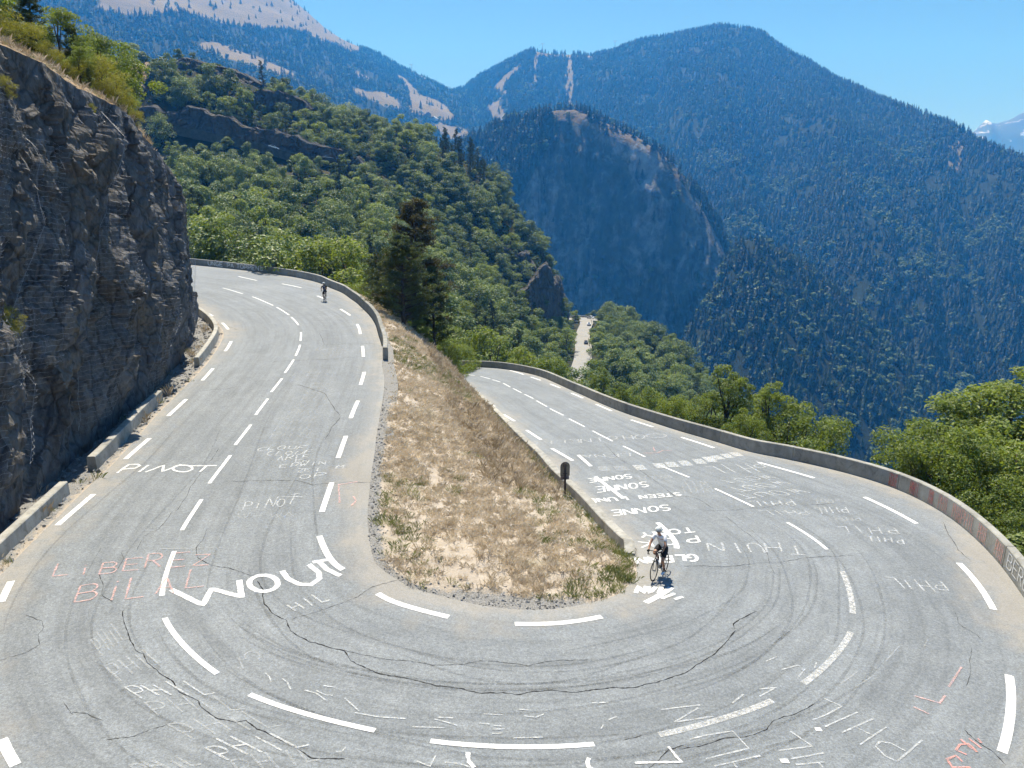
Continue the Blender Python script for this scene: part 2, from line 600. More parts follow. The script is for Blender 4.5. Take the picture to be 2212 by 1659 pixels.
M['white_cloth'] = simple('white_jersey_cloth', (0.72, 0.74, 0.78), 0.85, 0, 0.1)
M['black_cloth'] = simple('black_cloth', (0.018, 0.018, 0.022), 0.8, 0, 0.2)
M['navy_cloth'] = simple('dark_jersey_cloth', (0.03, 0.032, 0.045), 0.8, 0, 0.2)
M['grey_cloth'] = simple('pale_grey_cloth', (0.50, 0.51, 0.54), 0.8, 0, 0.2)
M['helmet_white'] = simple('helmet_shell_white', (0.68, 0.72, 0.72), 0.3, 0, 0.5)
M['lens'] = simple('sunglass_lens', (0.01, 0.01, 0.012), 0.1, 0, 0.6)
M['sign_back'] = simple('bare_sign_back', (0.17, 0.165, 0.145), 0.5, 0.3)
M['post'] = simple('dark_sign_post', (0.028, 0.022, 0.024), 0.5, 0.2)
M['bottle'] = simple('clear_bottle_plastic', (0.55, 0.57, 0.6), 0.3)
M['glass'] = simple('dark_window_glass', (0.02, 0.025, 0.03), 0.08, 0, 0.6)
M['car_white'] = simple('white_car_paint', (0.72, 0.73, 0.74), 0.25, 0, 0.6)
M['car_dark'] = simple('dark_car_paint', (0.03, 0.035, 0.045), 0.25, 0, 0.6)
M['car_grey'] = simple('grey_car_paint', (0.28, 0.29, 0.31), 0.25, 0.3, 0.6)
M['wood_wall'] = simple('chalet_timber', (0.16, 0.10, 0.06), 0.85)
M['plaster'] = simple('chalet_plaster', (0.55, 0.52, 0.47), 0.9)
M['slate'] = simple('slate_roof', (0.16, 0.17, 0.19), 0.7)
M['pale_roof'] = simple('pale_metal_roof', (0.50, 0.52, 0.55), 0.4, 0.2)

# ------------------------------------------------------------------ the road's path, read off its centre line
def c5(X, Y):
    return ((850 + X * .3888) * .86406, (640 + Y * .3888) * .86406)
CL = [c5(800, 762), c5(865, 768), c5(900, 775), c5(962, 790), c5(1028, 810), c5(1095, 842), c5(1165, 878), c5(1243, 918),
      c5(1328, 968), c5(1435, 1025), c5(1573, 1098), c5(1752, 1190), (1345, 963), (1393, 987), (1420, 1003), (1490, 1032), (1543, 1055),
      (1628, 1095), (1702, 1130), (1787, 1188), (1818, 1232), (1842, 1325), (1838, 1365), (1738, 1475), (1672, 1512), (1415, 1590),
      (1283, 1608), (1110, 1612), (937, 1602), (818, 1580), (538, 1500), (465, 1453), (357, 1338), (350, 1285), (378, 1188), (393, 1146),
      (437, 1077), (452, 1045), (497, 985), (508, 962), (543, 916), (552, 897), (579, 861), (609, 818), (634, 778), (648, 746), (650, 717),
      (645, 703), (629, 685), (598, 664), (545, 641), (480, 622), (440, 615)]
CL = np.array(CL)
apex = int(np.argmin(np.abs(CL[:, 0] - 1110) + (CL[:, 1] < 1500) * 9999))

def zprofile(s):
    s = np.asarray(s, float)
    k = 4.0
    sp = lambda x: k * np.logaddexp(0, x / k)
    return 0.035 * s + (0.055 - 0.035) * sp(s - 15) - (0.095 - 0.035) * sp(-s - 15)

zc = np.zeros(len(CL))
for _ in range(50):
    XC = np.array([atz(u, v, z) for (u, v), z in zip(CL, zc)])
    sc_ = np.concatenate([[0], np.cumsum(np.hypot(*np.diff(XC[:, :2], axis=0).T))])
    sc_ -= sc_[apex]
    zc = 0.5 * zc + 0.5 * zprofile(sc_)
XY = XC[:, :2]
d0 = np.array([-0.80, 0.60]); d1 = np.array([-0.93, 0.36])
pre = [XY[0] + d0 * k + np.array([-0.006, -0.002]) * k * k for k in (45, 30, 15, 7)]
post = [XY[-1] + d1 * k for k in (8, 18, 34)]
XY = np.vstack([pre, XY, post])
sp_ = np.concatenate([[0], np.cumsum(np.hypot(*np.diff(XY, axis=0).T))])
sp_ -= sp_[apex + len(pre)]
SS = np.arange(sp_[0], sp_[-1], 0.25)
PX = np.interp(SS, sp_, XY[:, 0]); PY = np.interp(SS, sp_, XY[:, 1])
ker = np.exp(-0.5 * (np.arange(-14, 15) / 5.0) ** 2); ker /= ker.sum()
def smooth(a):
    return np.convolve(np.pad(a, 14, mode='reflect', reflect_type='odd'), ker, 'valid')
PX, PY = smooth(PX), smooth(PY)
SS = np.concatenate([[0], np.cumsum(np.hypot(np.diff(PX), np.diff(PY)))])
SS -= SS[np.argmin(np.hypot(PX - 0.04, PY - 13.83))]
PZ = zprofile(SS)
TX, TY = np.gradient(PX, SS), np.gradient(PY, SS)
tl = np.hypot(TX, TY); TX /= tl; TY /= tl
NX, NY = TY, -TX                 # to the right of travel = towards the island

def road_pt(s, l, dz=0.0):
    s = np.asarray(s, float)
    x = np.interp(s, SS, PX) + np.interp(s, SS, NX) * l
    y = np.interp(s, SS, PY) + np.interp(s, SS, NY) * l
    return np.stack([x, y, np.interp(s, SS, PZ) + dz + 0 * x], -1)

def to_sl(x, y, side=0):
    d = (PX - x) ** 2 + (PY - y) ** 2
    if side > 0: d = np.where(SS < 2, 1e9, d)
    if side < 0: d = np.where(SS > -2, 1e9, d)
    i = int(np.argmin(d))
    return SS[i], (x - PX[i]) * NX[i] + (y - PY[i]) * NY[i]

def pic_sl(u, v):
    """picture point on the road surface -> (s, l)"""
    z = 0.0
    side = 0 if v > 1290 else (1 if u < 850 + max(0, v - 900) * 0.15 else -1)
    for _ in range(30):
        p = atz(u, v, z)
        s, l = to_sl(p[0], p[1], side)
        z = 0.4 * z + 0.6 * float(np.interp(s, SS, PZ))
    return s, l

INNER_L = [(827, 776), (832, 805), (827, 872), (818, 906), (807, 1000), (795, 1106), (795, 1140), (801, 1183), (818, 1224), (869, 1259),
           (970, 1291), (1037, 1308), (1104, 1317), (1205, 1314), (1289, 1301), (1339, 1284), (1373, 1250), (1372, 1212), (1335, 1156),
           (1292, 1104), (1250, 1060), (1228, 1043), (1180, 990), (1128, 943), (1085, 899), (1040, 857), (1010, 832)]
INNER_W = [(815, 779), (814, 721), (804, 692), (778, 663), (739, 633), (700, 616), (651, 602), (593, 591), (554, 587), (476, 578), (423, 573)]
OUTER_R = [(980, 793), (1070, 795), (1144, 807), (1238, 845), (1339, 889), (1469, 932), (1637, 981), (1805, 1015), (1872, 1032), (1946, 1057),
           (2040, 1104), (2053, 1116), (2141, 1217), (2205, 1304)]
OUTER_L = [(0, 1247), (34, 1210), (101, 1146), (188, 1050), (235, 1017), (336, 899), (403, 832), (440, 795), (467, 755), (484, 728), (476, 704), (454, 684), (433, 671)]
inn = sorted([pic_sl(u, v) for u, v in INNER_L + INNER_W])
out = sorted([pic_sl(u, v) for u, v in OUTER_R + OUTER_L] + [(-6.0, -5.8), (-3, -5.8), (3.0, -5.6), (7, -5.4), (11, -5.2)])
def lim(tab):
    a = np.array(tab)
    r = np.interp(SS, a[:, 0], a[:, 1])
    return smooth(smooth(r))
LIN, LOUT = lim(inn), lim(out)
lin = lambda s: np.interp(s, SS, LIN)
lout = lambda s: np.interp(s, SS, LOUT)

# ------------------------------------------------------------------ road surface
NCOL = 29
srow = SS[::2]
fr = np.linspace(0, 1, NCOL)
V, at_s, at_l, at_e = [], [], [], []
for s in srow:
    a, b = lout(s), lin(s)
    l = a + (b - a) * fr
    V.append(road_pt(s, l))
    at_s.append(np.full(NCOL, s)); at_l.append(l)
    at_e.append(np.minimum(l - a, b - l) / 2.2)
RV = np.concatenate(V)
RF = grid_faces(len(srow), NCOL)
me = mesh_np('road', RV, RF, True)
fattr(me, 's', np.concatenate(at_s)); fattr(me, 'lat', np.concatenate(at_l)); fattr(me, 'edge', np.concatenate(at_e))
ROAD = obj('road', me, M['asphalt'], label='grey asphalt mountain road bending through a hairpin', cat='road', kind='structure')
ROAD_BVH = BVHTree.FromPolygons([tuple(v) for v in RV], [tuple(f) for f in RF])
CAMV = Vector((0, 0, CAMH))

def R(u, v):
    d = Vector(ray(u, v)).normalized()
    h = ROAD_BVH.ray_cast(CAMV, d, 400)
    if h[0] is None:
        s, l = pic_sl(u, v)
        return Vector(road_pt(s, l))
    return h[0]

def roadz(x, y):
    h = ROAD_BVH.ray_cast(Vector((x, y, 60)), Vector((0, 0, -1)))
    if h[0] is None:
        s, l = to_sl(x, y)
        return float(np.interp(s, SS, PZ))
    return h[0].z

_lay = [0]
def ribbon_geo(pts, width, dz, taper=False, jag=0.0):
    """flat strip following the road surface"""
    P = [Vector(p) for p in pts]
    n = len(P)
    wv = width if hasattr(width, '__len__') else [width] * n
    V, Fc = [], []
    for i, p in enumerate(P):
        t = P[min(i + 1, n - 1)] - P[max(i - 1, 0)]
        t.z = 0
        if t.length < 1e-7: t = Vector((1, 0, 0))
        t.normalize()
        nn = Vector((-t.y, t.x, 0))
        w = wv[i] * 0.5 * (1 + jag * random.uniform(-1, 1))
        for sg in (1, -1):
            q = p + nn * w * sg
            V.append(Vector((q.x, q.y, roadz(q.x, q.y) + dz)))
        if i:
            Fc.append((2 * i - 2, 2 * i - 1, 2 * i + 1, 2 * i))
    return V, Fc

def sl_line(s0, l0, s1, l1, step=0.4):
    n = max(2, int(abs(s1 - s0) / step) + 2)
    return [Vector(road_pt(s0 + (s1 - s0) * k / (n - 1), l0 + (l1 - l0) * k / (n - 1))) for k in range(n)]

def dash(p, q, width=0.15, mat='line'):
    s0, l0 = pic_sl(*p); s1, l1 = pic_sl(*q)
    V, Fc = ribbon_geo(sl_line(s0, l0, s1, l1), width, 0.010)
    obj('lane_dash', mesh_from('lane_dash', V, Fc), M[mat], ROAD)

CEN = [((1025, 811), (1037, 813)), ((1058, 818), (1063, 820))]
cd = [((1003, 809), (1025, 811)), ((1037, 813), (1058, 818)), ((1063, 820), (1080, 825)), ((1087, 828), (1102, 836)), ((1108, 839), (1126, 848)),
      ((1132, 851), (1152, 861)), ((1158, 865), (1181, 878)), ((1188, 883), (1217, 897)), ((1228, 904), (1263, 922)), ((1279, 930), (1323, 953)),
      ((1345, 963), (1393, 987)), ((1420, 1003), (1490, 1032)), ((1543, 1055), (1628, 1095)), ((1702, 1130), (1787, 1188))]
for p, q in cd: dash(p, q, 0.13)
for p, q in [((1818, 1232), (1842, 1325)), ((1838, 1365), (1738, 1475)), ((1672, 1512), (1415, 1590))]: dash(p, q, 0.17, 'line_worn')
for p, q in [((1283, 1608), (937, 1602)), ((818, 1580), (538, 1500)), ((465, 1453), (357, 1338)), ((350, 1285), (378, 1188))]: dash(p, q, 0.14)
for p, q in [((393, 1146), (437, 1077)), ((452, 1045), (497, 985)), ((508, 962), (543, 916)), ((552, 897), (579, 861)), ((585, 848), (609, 818)),
             ((616, 805), (634, 778)), ((639, 768), (648, 746)), ((649, 737), (650, 717)), ((645, 703), (629, 685)), ((625, 681), (598, 664)),
             ((590, 660), (545, 641)), ((525, 635), (480, 622))]: dash(p, q, 0.14)
# island-side edge line
for p, q in [((740, 1230), (690, 1158)), ((695, 1108), (717, 1042)), ((730, 990), (748, 940)), ((757, 905), (773, 867)), ((779, 831), (787, 804)),
             ((785, 770), (783, 747)), ((778, 721), (771, 700)), ((757, 682), (736, 668)), ((702, 646), (684, 639)), ((652, 622), (608, 613)),
             ((553, 606), (515, 597)), ((815, 1282), (968, 1333)), ((1117, 1348), (1298, 1333)), ((1393, 1303), (1452, 1268)),
             ((1420, 1129), (1461, 1184)), ((1286, 1030), (1346, 1077)), ((1249, 983), (1276, 1007)), ((1191, 968), (1237, 995)),
             ((1137, 929), (1168, 949)), ((1087, 895), (1112, 910)), ((1051, 867), (1068, 878)), ((1020, 846), (1034, 854))]: dash(p, q, 0.20)
# outer edge line
for p, q in [((38, 1659), (0, 1590)), ((0, 1305), (25, 1255)), ((122, 1137), (203, 1067)), ((270, 993), (325, 945)), ((362, 900), (402, 863)),
             ((436, 823), (461, 795)), ((487, 758), (499, 738)), ((493, 712), (480, 697)), ((460, 683), (440, 674)),
             ((2180, 1462), (2162, 1630)), ((2072, 1217), (2145, 1315)), ((1865, 1073), (1978, 1130)), ((1636, 998), (1757, 1032)),
             ((1472, 945), (1541, 967)), ((1363, 907), (1410, 922)), ((1287, 873), (1320, 887)), ((1234, 849), (1259, 860)), ((1188, 829), (1210, 838)),
             ((1145, 814), (1168, 822)), ((1100, 800), (1131, 809))]: dash(p, q, 0.20)

# ------------------------------------------------------------------ writing on the road and on the walls
def arc(cx, cy_, rx, ry, a0, a1, n=9):
    return [(cx + rx * math.cos(math.radians(a0 + (a1 - a0) * k / (n - 1))), cy_ + ry * math.sin(math.radians(a0 + (a1 - a0) * k / (n - 1)))) for k in range(n)]
FONT = {
 'A': [[(0, 0), (.5, 1), (1, 0)], [(.2, .38), (.8, .38)]],
 'B': [[(0, 0), (0, 1)], [(0, 1), (.5, 1)] + arc(.5, .76, .35, .24, 90, -90) + [(0, .52)], [(0, .52), (.55, .52)] + arc(.55, .26, .42, .26, 90, -90) + [(0, 0)]],
 'C': [arc(.55, .5, .55, .5, 60, 300, 13)],
 'D': [[(0, 0), (0, 1), (.35, 1)] + arc(.35, .5, .6, .5, 90, -90, 11) + [(0, 0)]],
 'E': [[(1, 1), (0, 1), (0, 0), (1, 0)], [(0, .5), (.8, .5)]],
 'F': [[(1, 1), (0, 1), (0, 0)], [(0, .52), (.75, .52)]],
 'G': [arc(.55, .5, .55, .5, 55, 330, 14) + [(1, .45), (.6, .45)]],
 'H': [[(0, 0), (0, 1)], [(1, 0), (1, 1)], [(0, .5), (1, .5)]],
 'I': [[(.5, 0), (.5, 1)]],
 'i': [[(.5, 0), (.5, .72)], [(.47, .92), (.53, .98)]],
 'J': [[(.8, 1), (.8, .3)] + arc(.45, .3, .35, .3, 0, -170, 8)],
 'K': [[(0, 0), (0, 1)], [(1, 1), (0, .45), (1, 0)]],
 'L': [[(0, 1), (0, 0), (.9, 0)]],
 'M': [[(0, 0), (.1, 1), (.5, .3), (.9, 1), (1, 0)]],
 'N': [[(0, 0), (0, 1), (1, 0), (1, 1)]],
 'O': [arc(.5, .5, .5, .5, 90, 450, 19)],
 'P': [[(0, 0), (0, 1), (.5, 1)] + arc(.5, .73, .45, .27, 90, -90, 9) + [(0, .46)]],
 'R': [[(0, 0), (0, 1), (.5, 1)] + arc(.5, .75, .42, .25, 90, -90, 9) + [(0, .5)], [(.4, .5), (1, 0)]],
 'S': [arc(.5, .76, .45, .24, 30, 270, 11) + arc(.5, .26, .48, .26, 90, -150, 11)],
 'T': [[(0, 1), (1, 1)], [(.5, 1), (.5, 0)]],
 'U': [[(0, 1), (0, .4)] + arc(.5, .4, .5, .4, 180, 360, 11) + [(1, 1)]],
 'W': [[(0, 1), (.25, 0), (.5, .7), (.75, 0), (1, 1)]],
 'Y': [[(0, 1), (.5, .5), (1, 1)], [(.5, .5), (.5, 0)]],
 'Z': [[(0, 1), (1, 1), (0, 0), (1, 0)]],
 '2': [arc(.5, .72, .45, .28, 160, -20, 9) + [(0, 0), (1, 0)]],
 '8': [arc(.5, .75, .38, .25, -90, 270, 13), arc(.5, .25, .48, .25, 90, 450, 13)],
 "'": [[(.5, .95), (.45, .75)]],
 '.': [[(.45, .0), (.55, .06)]],
 '*': [[(0, .5), (.15, .5)], [(.85, .5), (1, .5)]],
}
def dense(pl, step):
    o = [pl[0]]
    for a, b in zip(pl, pl[1:]):
        L = math.hypot(b[0] - a[0], b[1] - a[1])
        n = max(1, int(L / step))
        o += [(a[0] + (b[0] - a[0]) * k / n, a[1] + (b[1] - a[1]) * k / n) for k in range(1, n + 1)]
    return o

def strokes_to_road(strokes, width, mat, name='road_writing', label=None, wob=0.4):
    geos = []
    for st in strokes:
        pts = [R(u + random.uniform(-wob, wob), v + random.uniform(-wob, wob) * 0.6) for u, v in dense(st, 4.5)]
        _lay[0] += 1
        geos.append(ribbon_geo(pts, width, 0.012 + (_lay[0] % 60) * 0.00012, jag=0.28 if width < 0.09 else 0.07))
    V, Fc = join(geos)
    o = obj(name, mesh_from(name, V, Fc), M[mat], ROAD)
    if label: o['label'] = label
    return o

def write(text, bl, br, tl, width, mat, gap=0.28, label=None):
    """letters in the parallelogram of picture points bl (start of baseline), br (end of baseline), tl (top of the first letter)"""
    n = len(text)
    cell = 1.0 / (n - gap) if n > 1 else 1.0
    cw = cell * (1 - gap)
    st = []
    hand = 0.0 if mat == 'roadpaint' else 1.0
    rr = random.Random(len(text) * 31 + int(bl[0] * 7 + bl[1]))
    for k, ch in enumerate(text):
        jx, jy, js, jh = (rr.uniform(-.10, .10) * (hand + .3), rr.uniform(-.10, .10) * (hand + .3), rr.uniform(-.11, .11) * (hand + .3), 1 + rr.uniform(-.16, .12) * (hand + .3))
        for pl in FONT.get(ch, []):
            q = []
            for x, y in pl:
                x, y = x * (1 + js * .6) + jx + js * y, y * jh + jy + (x - .5) * js * .5
                a = k * cell + x * cw
                q.append((bl[0] + (br[0] - bl[0]) * a + (tl[0] - bl[0]) * y, bl[1] + (br[1] - bl[1]) * a + (tl[1] - bl[1]) * y))
            st.append(q)
    return strokes_to_road(st, width, mat, label=label)

K4 = lambda X, Y: (X * .33594, 553 + Y * .33594)                        # crops of the picture that the marks were read from
K7 = lambda X, Y: (X * .33594, 1106 + Y * .33594)
K8 = lambda X, Y: ((850 + X * .3888) * .86406, 1106 + Y * .33594)
K9 = lambda X, Y: ((1700 + X * .3888) * .86406, 1106 + Y * .33594)
KA = lambda X, Y: ((1280 + X / 4.366) * .86406, (1060 + Y / 4.366) * .86406)
KB = lambda X, Y: ((1760 + X / 4.366) * .86406, (1100 + Y / 4.366) * .86406)
KD = lambda X, Y: ((1560 + X / 4.424) * .86406, (1620 + Y / 4.424) * .86406)
KE = lambda X, Y: ((2060 + X / 4.424) * .86406, (1560 + Y / 4.424) * .86406)
KF = lambda X, Y: ((560 + X / 3.77) * .86406, (860 + Y / 3.77) * .86406)
KG = lambda X, Y: ((240 + X / 3.687) * .86406, (1580 + Y / 3.687) * .86406)
KH = lambda X, Y: ((840 + X / 2.765) * .86406, (1640 + Y / 2.765) * .86406)
KM = lambda k, pl: [k(*p) for p in pl]

# big painted WOUT
strokes_to_road([KM(K7, [(1100, 500), (1305, 600), (1360, 495), (1555, 548), (1538, 440)]), KM(K7, arc(1695, 460, 92, 52, 0, 360, 22)),
                 KM(K7, [(1815, 380), (1850, 430), (1920, 465), (2000, 470), (2055, 430), (2050, 390), (1985, 340)]),
                 KM(K7, [(2010, 325), (2110, 308)]), KM(K7, [(2050, 318), (2100, 370), (2190, 412)])], 0.17, 'roadpaint', label='large white painted name on the asphalt')
# PINOT by the left edge
strokes_to_road([KM(K4, [(752, 1397), (828, 1343), (885, 1341), (902, 1351), (868, 1366), (795, 1372)]), KM(K4, [(893, 1391), (955, 1346)]),
                 KM(K4, [(935, 1392), (1055, 1345), (1045, 1388), (1165, 1342)]), KM(K4, arc(1175, 1368, 62, 22, 0, 360, 18)),
                 KM(K4, [(1215, 1352), (1395, 1349)]), KM(K4, [(1330, 1350), (1285, 1390)])], 0.10, 'roadpaint')
write('CLOUF', KF(300, 1010), KF(760, 990), KF(330, 975), 0.06, 'chalk')
write('CLOUF', KF(395, 1055), KF(820, 1035), KF(425, 1018), 0.06, 'chalk')
write('ARIE', KF(500, 1105), KF(800, 1080), KF(515, 1065), 0.06, 'chalk')
write('EN', KF(670, 1122), KF(810, 1115), KF(680, 1095), 0.06, 'chalk')
write('ERWIN', KF(530, 1175), KF(950, 1140), KF(545, 1140), 0.06, 'chalk')
write("'M", KF(960, 1185), KF(1115, 1182), KF(975, 1150), 0.06, 'chalk')
write('ZET', KF(685, 1215), KF(900, 1200), KF(700, 1180), 0.06, 'chalk')
write('OP', KF(710, 1275), KF(930, 1262), KF(725, 1232), 0.06, 'chalk')
write('PiNOT', KF(180, 1560), KF(660, 1520), KF(215, 1475), 0.055, 'chalk')
strokes_to_road([KM(KF, [(540, 1445), (750, 1445)])], 0.055, 'chalk')
write('W.WA', KF(120, 1650), KF(680, 1635), KF(130, 1605), 0.05, 'chalk_faint')
for (a, b, c) in [((430, 890), (850, 880), (480, 840)), ((480, 825), (830, 812), (520, 780)), ((540, 750), (880, 735), (590, 695)),
                  ((600, 670), (905, 662), (640, 632)), ((655, 605), (980, 598), (700, 565)), ((730, 535), (990, 525), (770, 500)),
                  ((770, 480), (1020, 485), (800, 450)), ((800, 430), (1010, 425), (830, 405)), ((840, 390), (1020, 388), (870, 368)),
                  ((640, 315), (1100, 318), (680, 262))]:
    write('PHIL', KF(*a), KF(*b), KF(*c), 0.05, 'chalk_faint')
write('KANSAS', KF(860, 65), KF(1180, 60), KF(870, 42), 0.07, 'chalk_faint')
write('CITY', KF(930, 108), KF(1080, 104), KF(940, 82), 0.06, 'chalk_faint')
strokes_to_road([KM(KF, [(600, 160), (900, 150), (1060, 130)])], 0.05, 'chalk_faint')
write('LiBEREZ', K7(335, 425), K7(1340, 330), K7(368, 340), 0.055, 'chalk_pink')
write('BiLAL', K7(465, 585), K7(1310, 490), K7(500, 455), 0.055, 'chalk_pink')
strokes_to_road([KM(K7, [(1030, 240), (1430, 232)])], 0.045, 'chalk_faint')
strokes_to_road([KM(KF, [(1080, 1320), (1090, 1500)]), KM(KF, [(1075, 1330), (1260, 1300)]), KM(KF, [(1220, 1440), (1245, 1480), (1200, 1530)])], 0.06, 'chalk_pink')
# PHIL rows at the lower left
for (a, b, c, w, m) in [((225, 450), (640, 250), (70, 310), .05, 'chalk_faint'), ((435, 620), (1080, 560), (255, 510), .042, 'chalk'), ((575, 780), (1400, 700), (430, 660), .042, 'chalk_faint'),
                        ((905, 995), (1720, 850), (670, 850), .042, 'chalk_faint'), ((1215, 1170), (1960, 1040), (945, 1030), .045, 'chalk'),
                        ((60, 215), (300, 60), (-60, 40), .045, 'chalk_faint'), ((420, 1300), (1000, 1230), (250, 1215), .05, 'chalk_faint'), ((1350, 1330), (2100, 1180), (1240, 1190), .05, 'chalk_faint')]:
    write('PHIL', KG(*a), KG(*b), KG(*c), w, m, 0.36)
write('HIL', K7(1905, 640), K7(2120, 560), K7(1840, 590), 0.055, 'chalk', 0.3)
strokes_to_road([KM(KG, arc(1440, 230, 70, 45, 150, 400, 12)), KM(KG, [(1315, 240), (1355, 345), (1290, 330)])], 0.05, 'chalk_faint')
for pl in [[(1565, 385), (1605, 430), (1612, 470)], [(1720, 435), (1765, 470), (1795, 535)], [(1920, 540), (2030, 570), (2120, 635)], [(2030, 545), (2110, 582), (2180, 590)], [(2095, 500), (2212, 515)]]:
    strokes_to_road([KM(KG, pl)], 0.036, 'chalk')
for pl in [[(60, 295), (160, 385)], [(130, 395), (300, 425), (480, 437)], [(530, 493), (750, 500)], [(680, 440), (760, 460), (840, 485)], [(710, 428), (810, 432)],
           [(1020, 405), (1150, 410)], [(1265, 372), (1330, 377)], [(1300, 418), (1380, 427), (1440, 405)], [(990, 468), (1060, 475)], [(1090, 485), (1140, 488)],
           [(1085, 510), (1165, 508)], [(1080, 540), (1150, 536)], [(1225, 571), (1430, 566)], [(1770, 328), (1865, 326)], [(1830, 510), (1850, 478)], [(1880, 445), (1940, 420)],
           [(560, 730), (650, 765), (690, 690)], [(750, 738), (850, 745), (930, 772)], [(2070, 745), (2180, 735)], [(0, 665), (40, 665), (70, 630)]]:
    strokes_to_road([KM(KH, pl)], 0.036, 'chalk')
strokes_to_road([KM(KH, [(895, 678), (930, 676)]), KM(KH, [(910, 680), (920, 735), (955, 774)]), KM(KH, arc(1765, 740, 25, 42, 60, 230, 9))], 0.085, 'roadpaint')
# writing to be read from the other side (right leg, upside down here)
def wb(text, a, b, c, w, m, gap=0.28, K=None, label=None):
    return write(text, K(*a), K(*b), K(*c), w, m, gap, label)
wb('OHGINELL8', (1440, 115), (185, 205), (1450, 155), .09, 'chalk', K=KA)
strokes_to_road([KM(KA, arc(1575, 130, 115, 24, 0, 360, 20)), KM(KA, arc(1575, 130, 98, 18, 0, 360, 20))], 0.06, 'chalk')
wb('LENA', (1290, 320), (740, 345), (1310, 355), .09, 'chalk', K=KA)
wb('SONNE', (1290, 550), (830, 600), (1310, 592), .105, 'roadpaint', K=KA)
wb('SONNE', (1470, 632), (915, 690), (1490, 690), .105, 'roadpaint', K=KA)
wb('WOUT', (1720, 555), (1350, 575), (1740, 600), .06, 'chalk_faint', K=KA)
wb('STEEN', (1830, 750), (1385, 785), (1850, 785), .105, 'roadpaint', K=KA)
wb('LUND', (1235, 795), (805, 825), (1270, 835), .105, 'roadpaint', K=KA)
wb('SONNE', (1710, 885), (1080, 945), (1735, 945), .105, 'roadpaint', K=KA)
wb('TONY', (1960, 1130), (1380, 1195), (2000, 1180), .105, 'roadpaint', K=KA)
wb('POK', (2010, 1225), (1380, 1285), (2050, 1290), .105, 'roadpaint', 0.5, K=KA)
wb('GLENN', (2010, 1425), (1350, 1460), (2035, 1495), .13, 'roadpaint', K=KA)
# IAN below the front wheel
KC = lambda X, Y: ((1540 + X / 7.54) * .86406, (1280 + Y / 7.54) * .86406)
wb('IAN', (930, 1430), (430, 1400), (880, 1560), .14, 'roadpaint', 0.2, K=KC)
strokes_to_road([KM(KC, [(860, 1640), (1110, 1540)]), KM(KC, [(1100, 1650), (1260, 1605)])], 0.12, 'roadpaint')
wb('PHIL', (580, 235), (0, 300), (720, 315), .09, 'chalk', 0.4, K=KB)
wb('WOUT', (660, 385), (150, 445), (800, 420), .07, 'chalk', K=KB)
wb('WOUT', (800, 455), (230, 525), (960, 490), .08, 'chalk', K=KB)
wb('WOUT', (950, 530), (340, 600), (1110, 575), .08, 'chalk', K=KB)
wb('PHIL', (940, 655), (480, 680), (1000, 712), .08, 'chalk', K=KB)
wb('WOUT', (1470, 650), (1200, 655), (1490, 695), .06, 'chalk_faint', K=KB)
wb('PHIL', (1540, 735), (1180, 745), (1580, 795), .06, 'chalk', K=KB)
wb('PHIL', (1100, 765), (600, 780), (1180, 815), .06, 'chalk', K=KB)
wb('PHIL', (1690, 845), (1370, 855), (1710, 885), .06, 'chalk_faint', K=KB)
wb('PHIL', (2060, 955), (1440, 940), (2120, 1030), .06, 'chalk', 0.4, K=KB)
wb('PHIL', (2160, 1080), (1740, 1050), (2183, 1140), .06, 'chalk', 0.4, K=KB)
wb('THUIN', (1040, 1145), (30, 1120), (1090, 1245), .075, 'chalk', K=KB)
wb('PHIL', (1670, 450), (1300, 420), (1730, 518), .055, 'chalk', 0.3, K=K9)
wb('WIL', (2110, 620), (1790, 620), (2160, 700), .06, 'chalk_faint', K=KA)
wb('PHIL', (2160, 690), (1800, 690), (2190, 760), .06, 'chalk_faint', K=KA)
strokes_to_road([KM(KA, [(1435, 320), (1590, 320), (1650, 290), (1750, 295)]), KM(KA, [(1540, 260), (1560, 300)])], 0.08, 'chalk_pink')
# painted chequer bars across the right lanes
for k, (a, b) in enumerate([((930, 465), (1010, 460)), ((1110, 460), (1230, 455)), ((1330, 452), (1410, 448)), ((1540, 432), (1640, 425)), ((1680, 420), (1760, 415)), ((1820, 405), (1910, 400)), ((1980, 385), (2060, 380)), ((2100, 365), (2170, 358))]):
    c0, c1 = KA(*a), KA(*b)
    strokes_to_road([[((c0[0] + c1[0]) / 2 - 1 + j * 6, c0[1] + j * 5.2) for j in range(3)]], 0.55 if k != 1 else 0.7, 'chalk_faint' if k < 2 else 'chalk', name='painted_bar')
for k, X in enumerate([20, 110, 215, 310]):
    c0 = KB(X, 190 - X * 0.17)
    strokes_to_road([[(c0[0] + j * 8, c0[1] + j * 4.2) for j in range(3)]], 0.5, 'line_worn', name='painted_bar')
# big PHIL outlines lower right
for st, m in [([[(410, 685), (690, 650), (845, 635)], [(820, 668), (555, 825), (990, 760)]], 'chalk'),
              ([[(725, 1015), (900, 970), (1200, 922), (1380, 1115), (905, 1230)]], 'chalk'),
              ([[(1840, 925), (2080, 1090), (1710, 1140)]], 'chalk'), ([[(1850, 1230), (2212, 1165)]], 'chalk'), ([[(1000, 1310), (1200, 1265), (1510, 1195)], [(1200, 1268), (1250, 1327)]], 'chalk'),
              ([[(1900, 1295), (2212, 1265)], [(2150, 1270), (2200, 1327)]], 'chalk'), ([[(1500, 460), (1680, 440), (1500, 540)]], 'chalk'), ([[(1740, 245), (1920, 195), (1945, 205)], [(1930, 325), (2000, 240), (1960, 240)]], 'chalk'),
              ([[(2105, 230), (2130, 165)], [(1570, 150), (1690, 100)], [(1200, 615), (1320, 515)]], 'chalk'), ([[(2085, 800), (2212, 755)]], 'chalk')]:
    strokes_to_road([KM(KD, p) for p in st], 0.042, m)
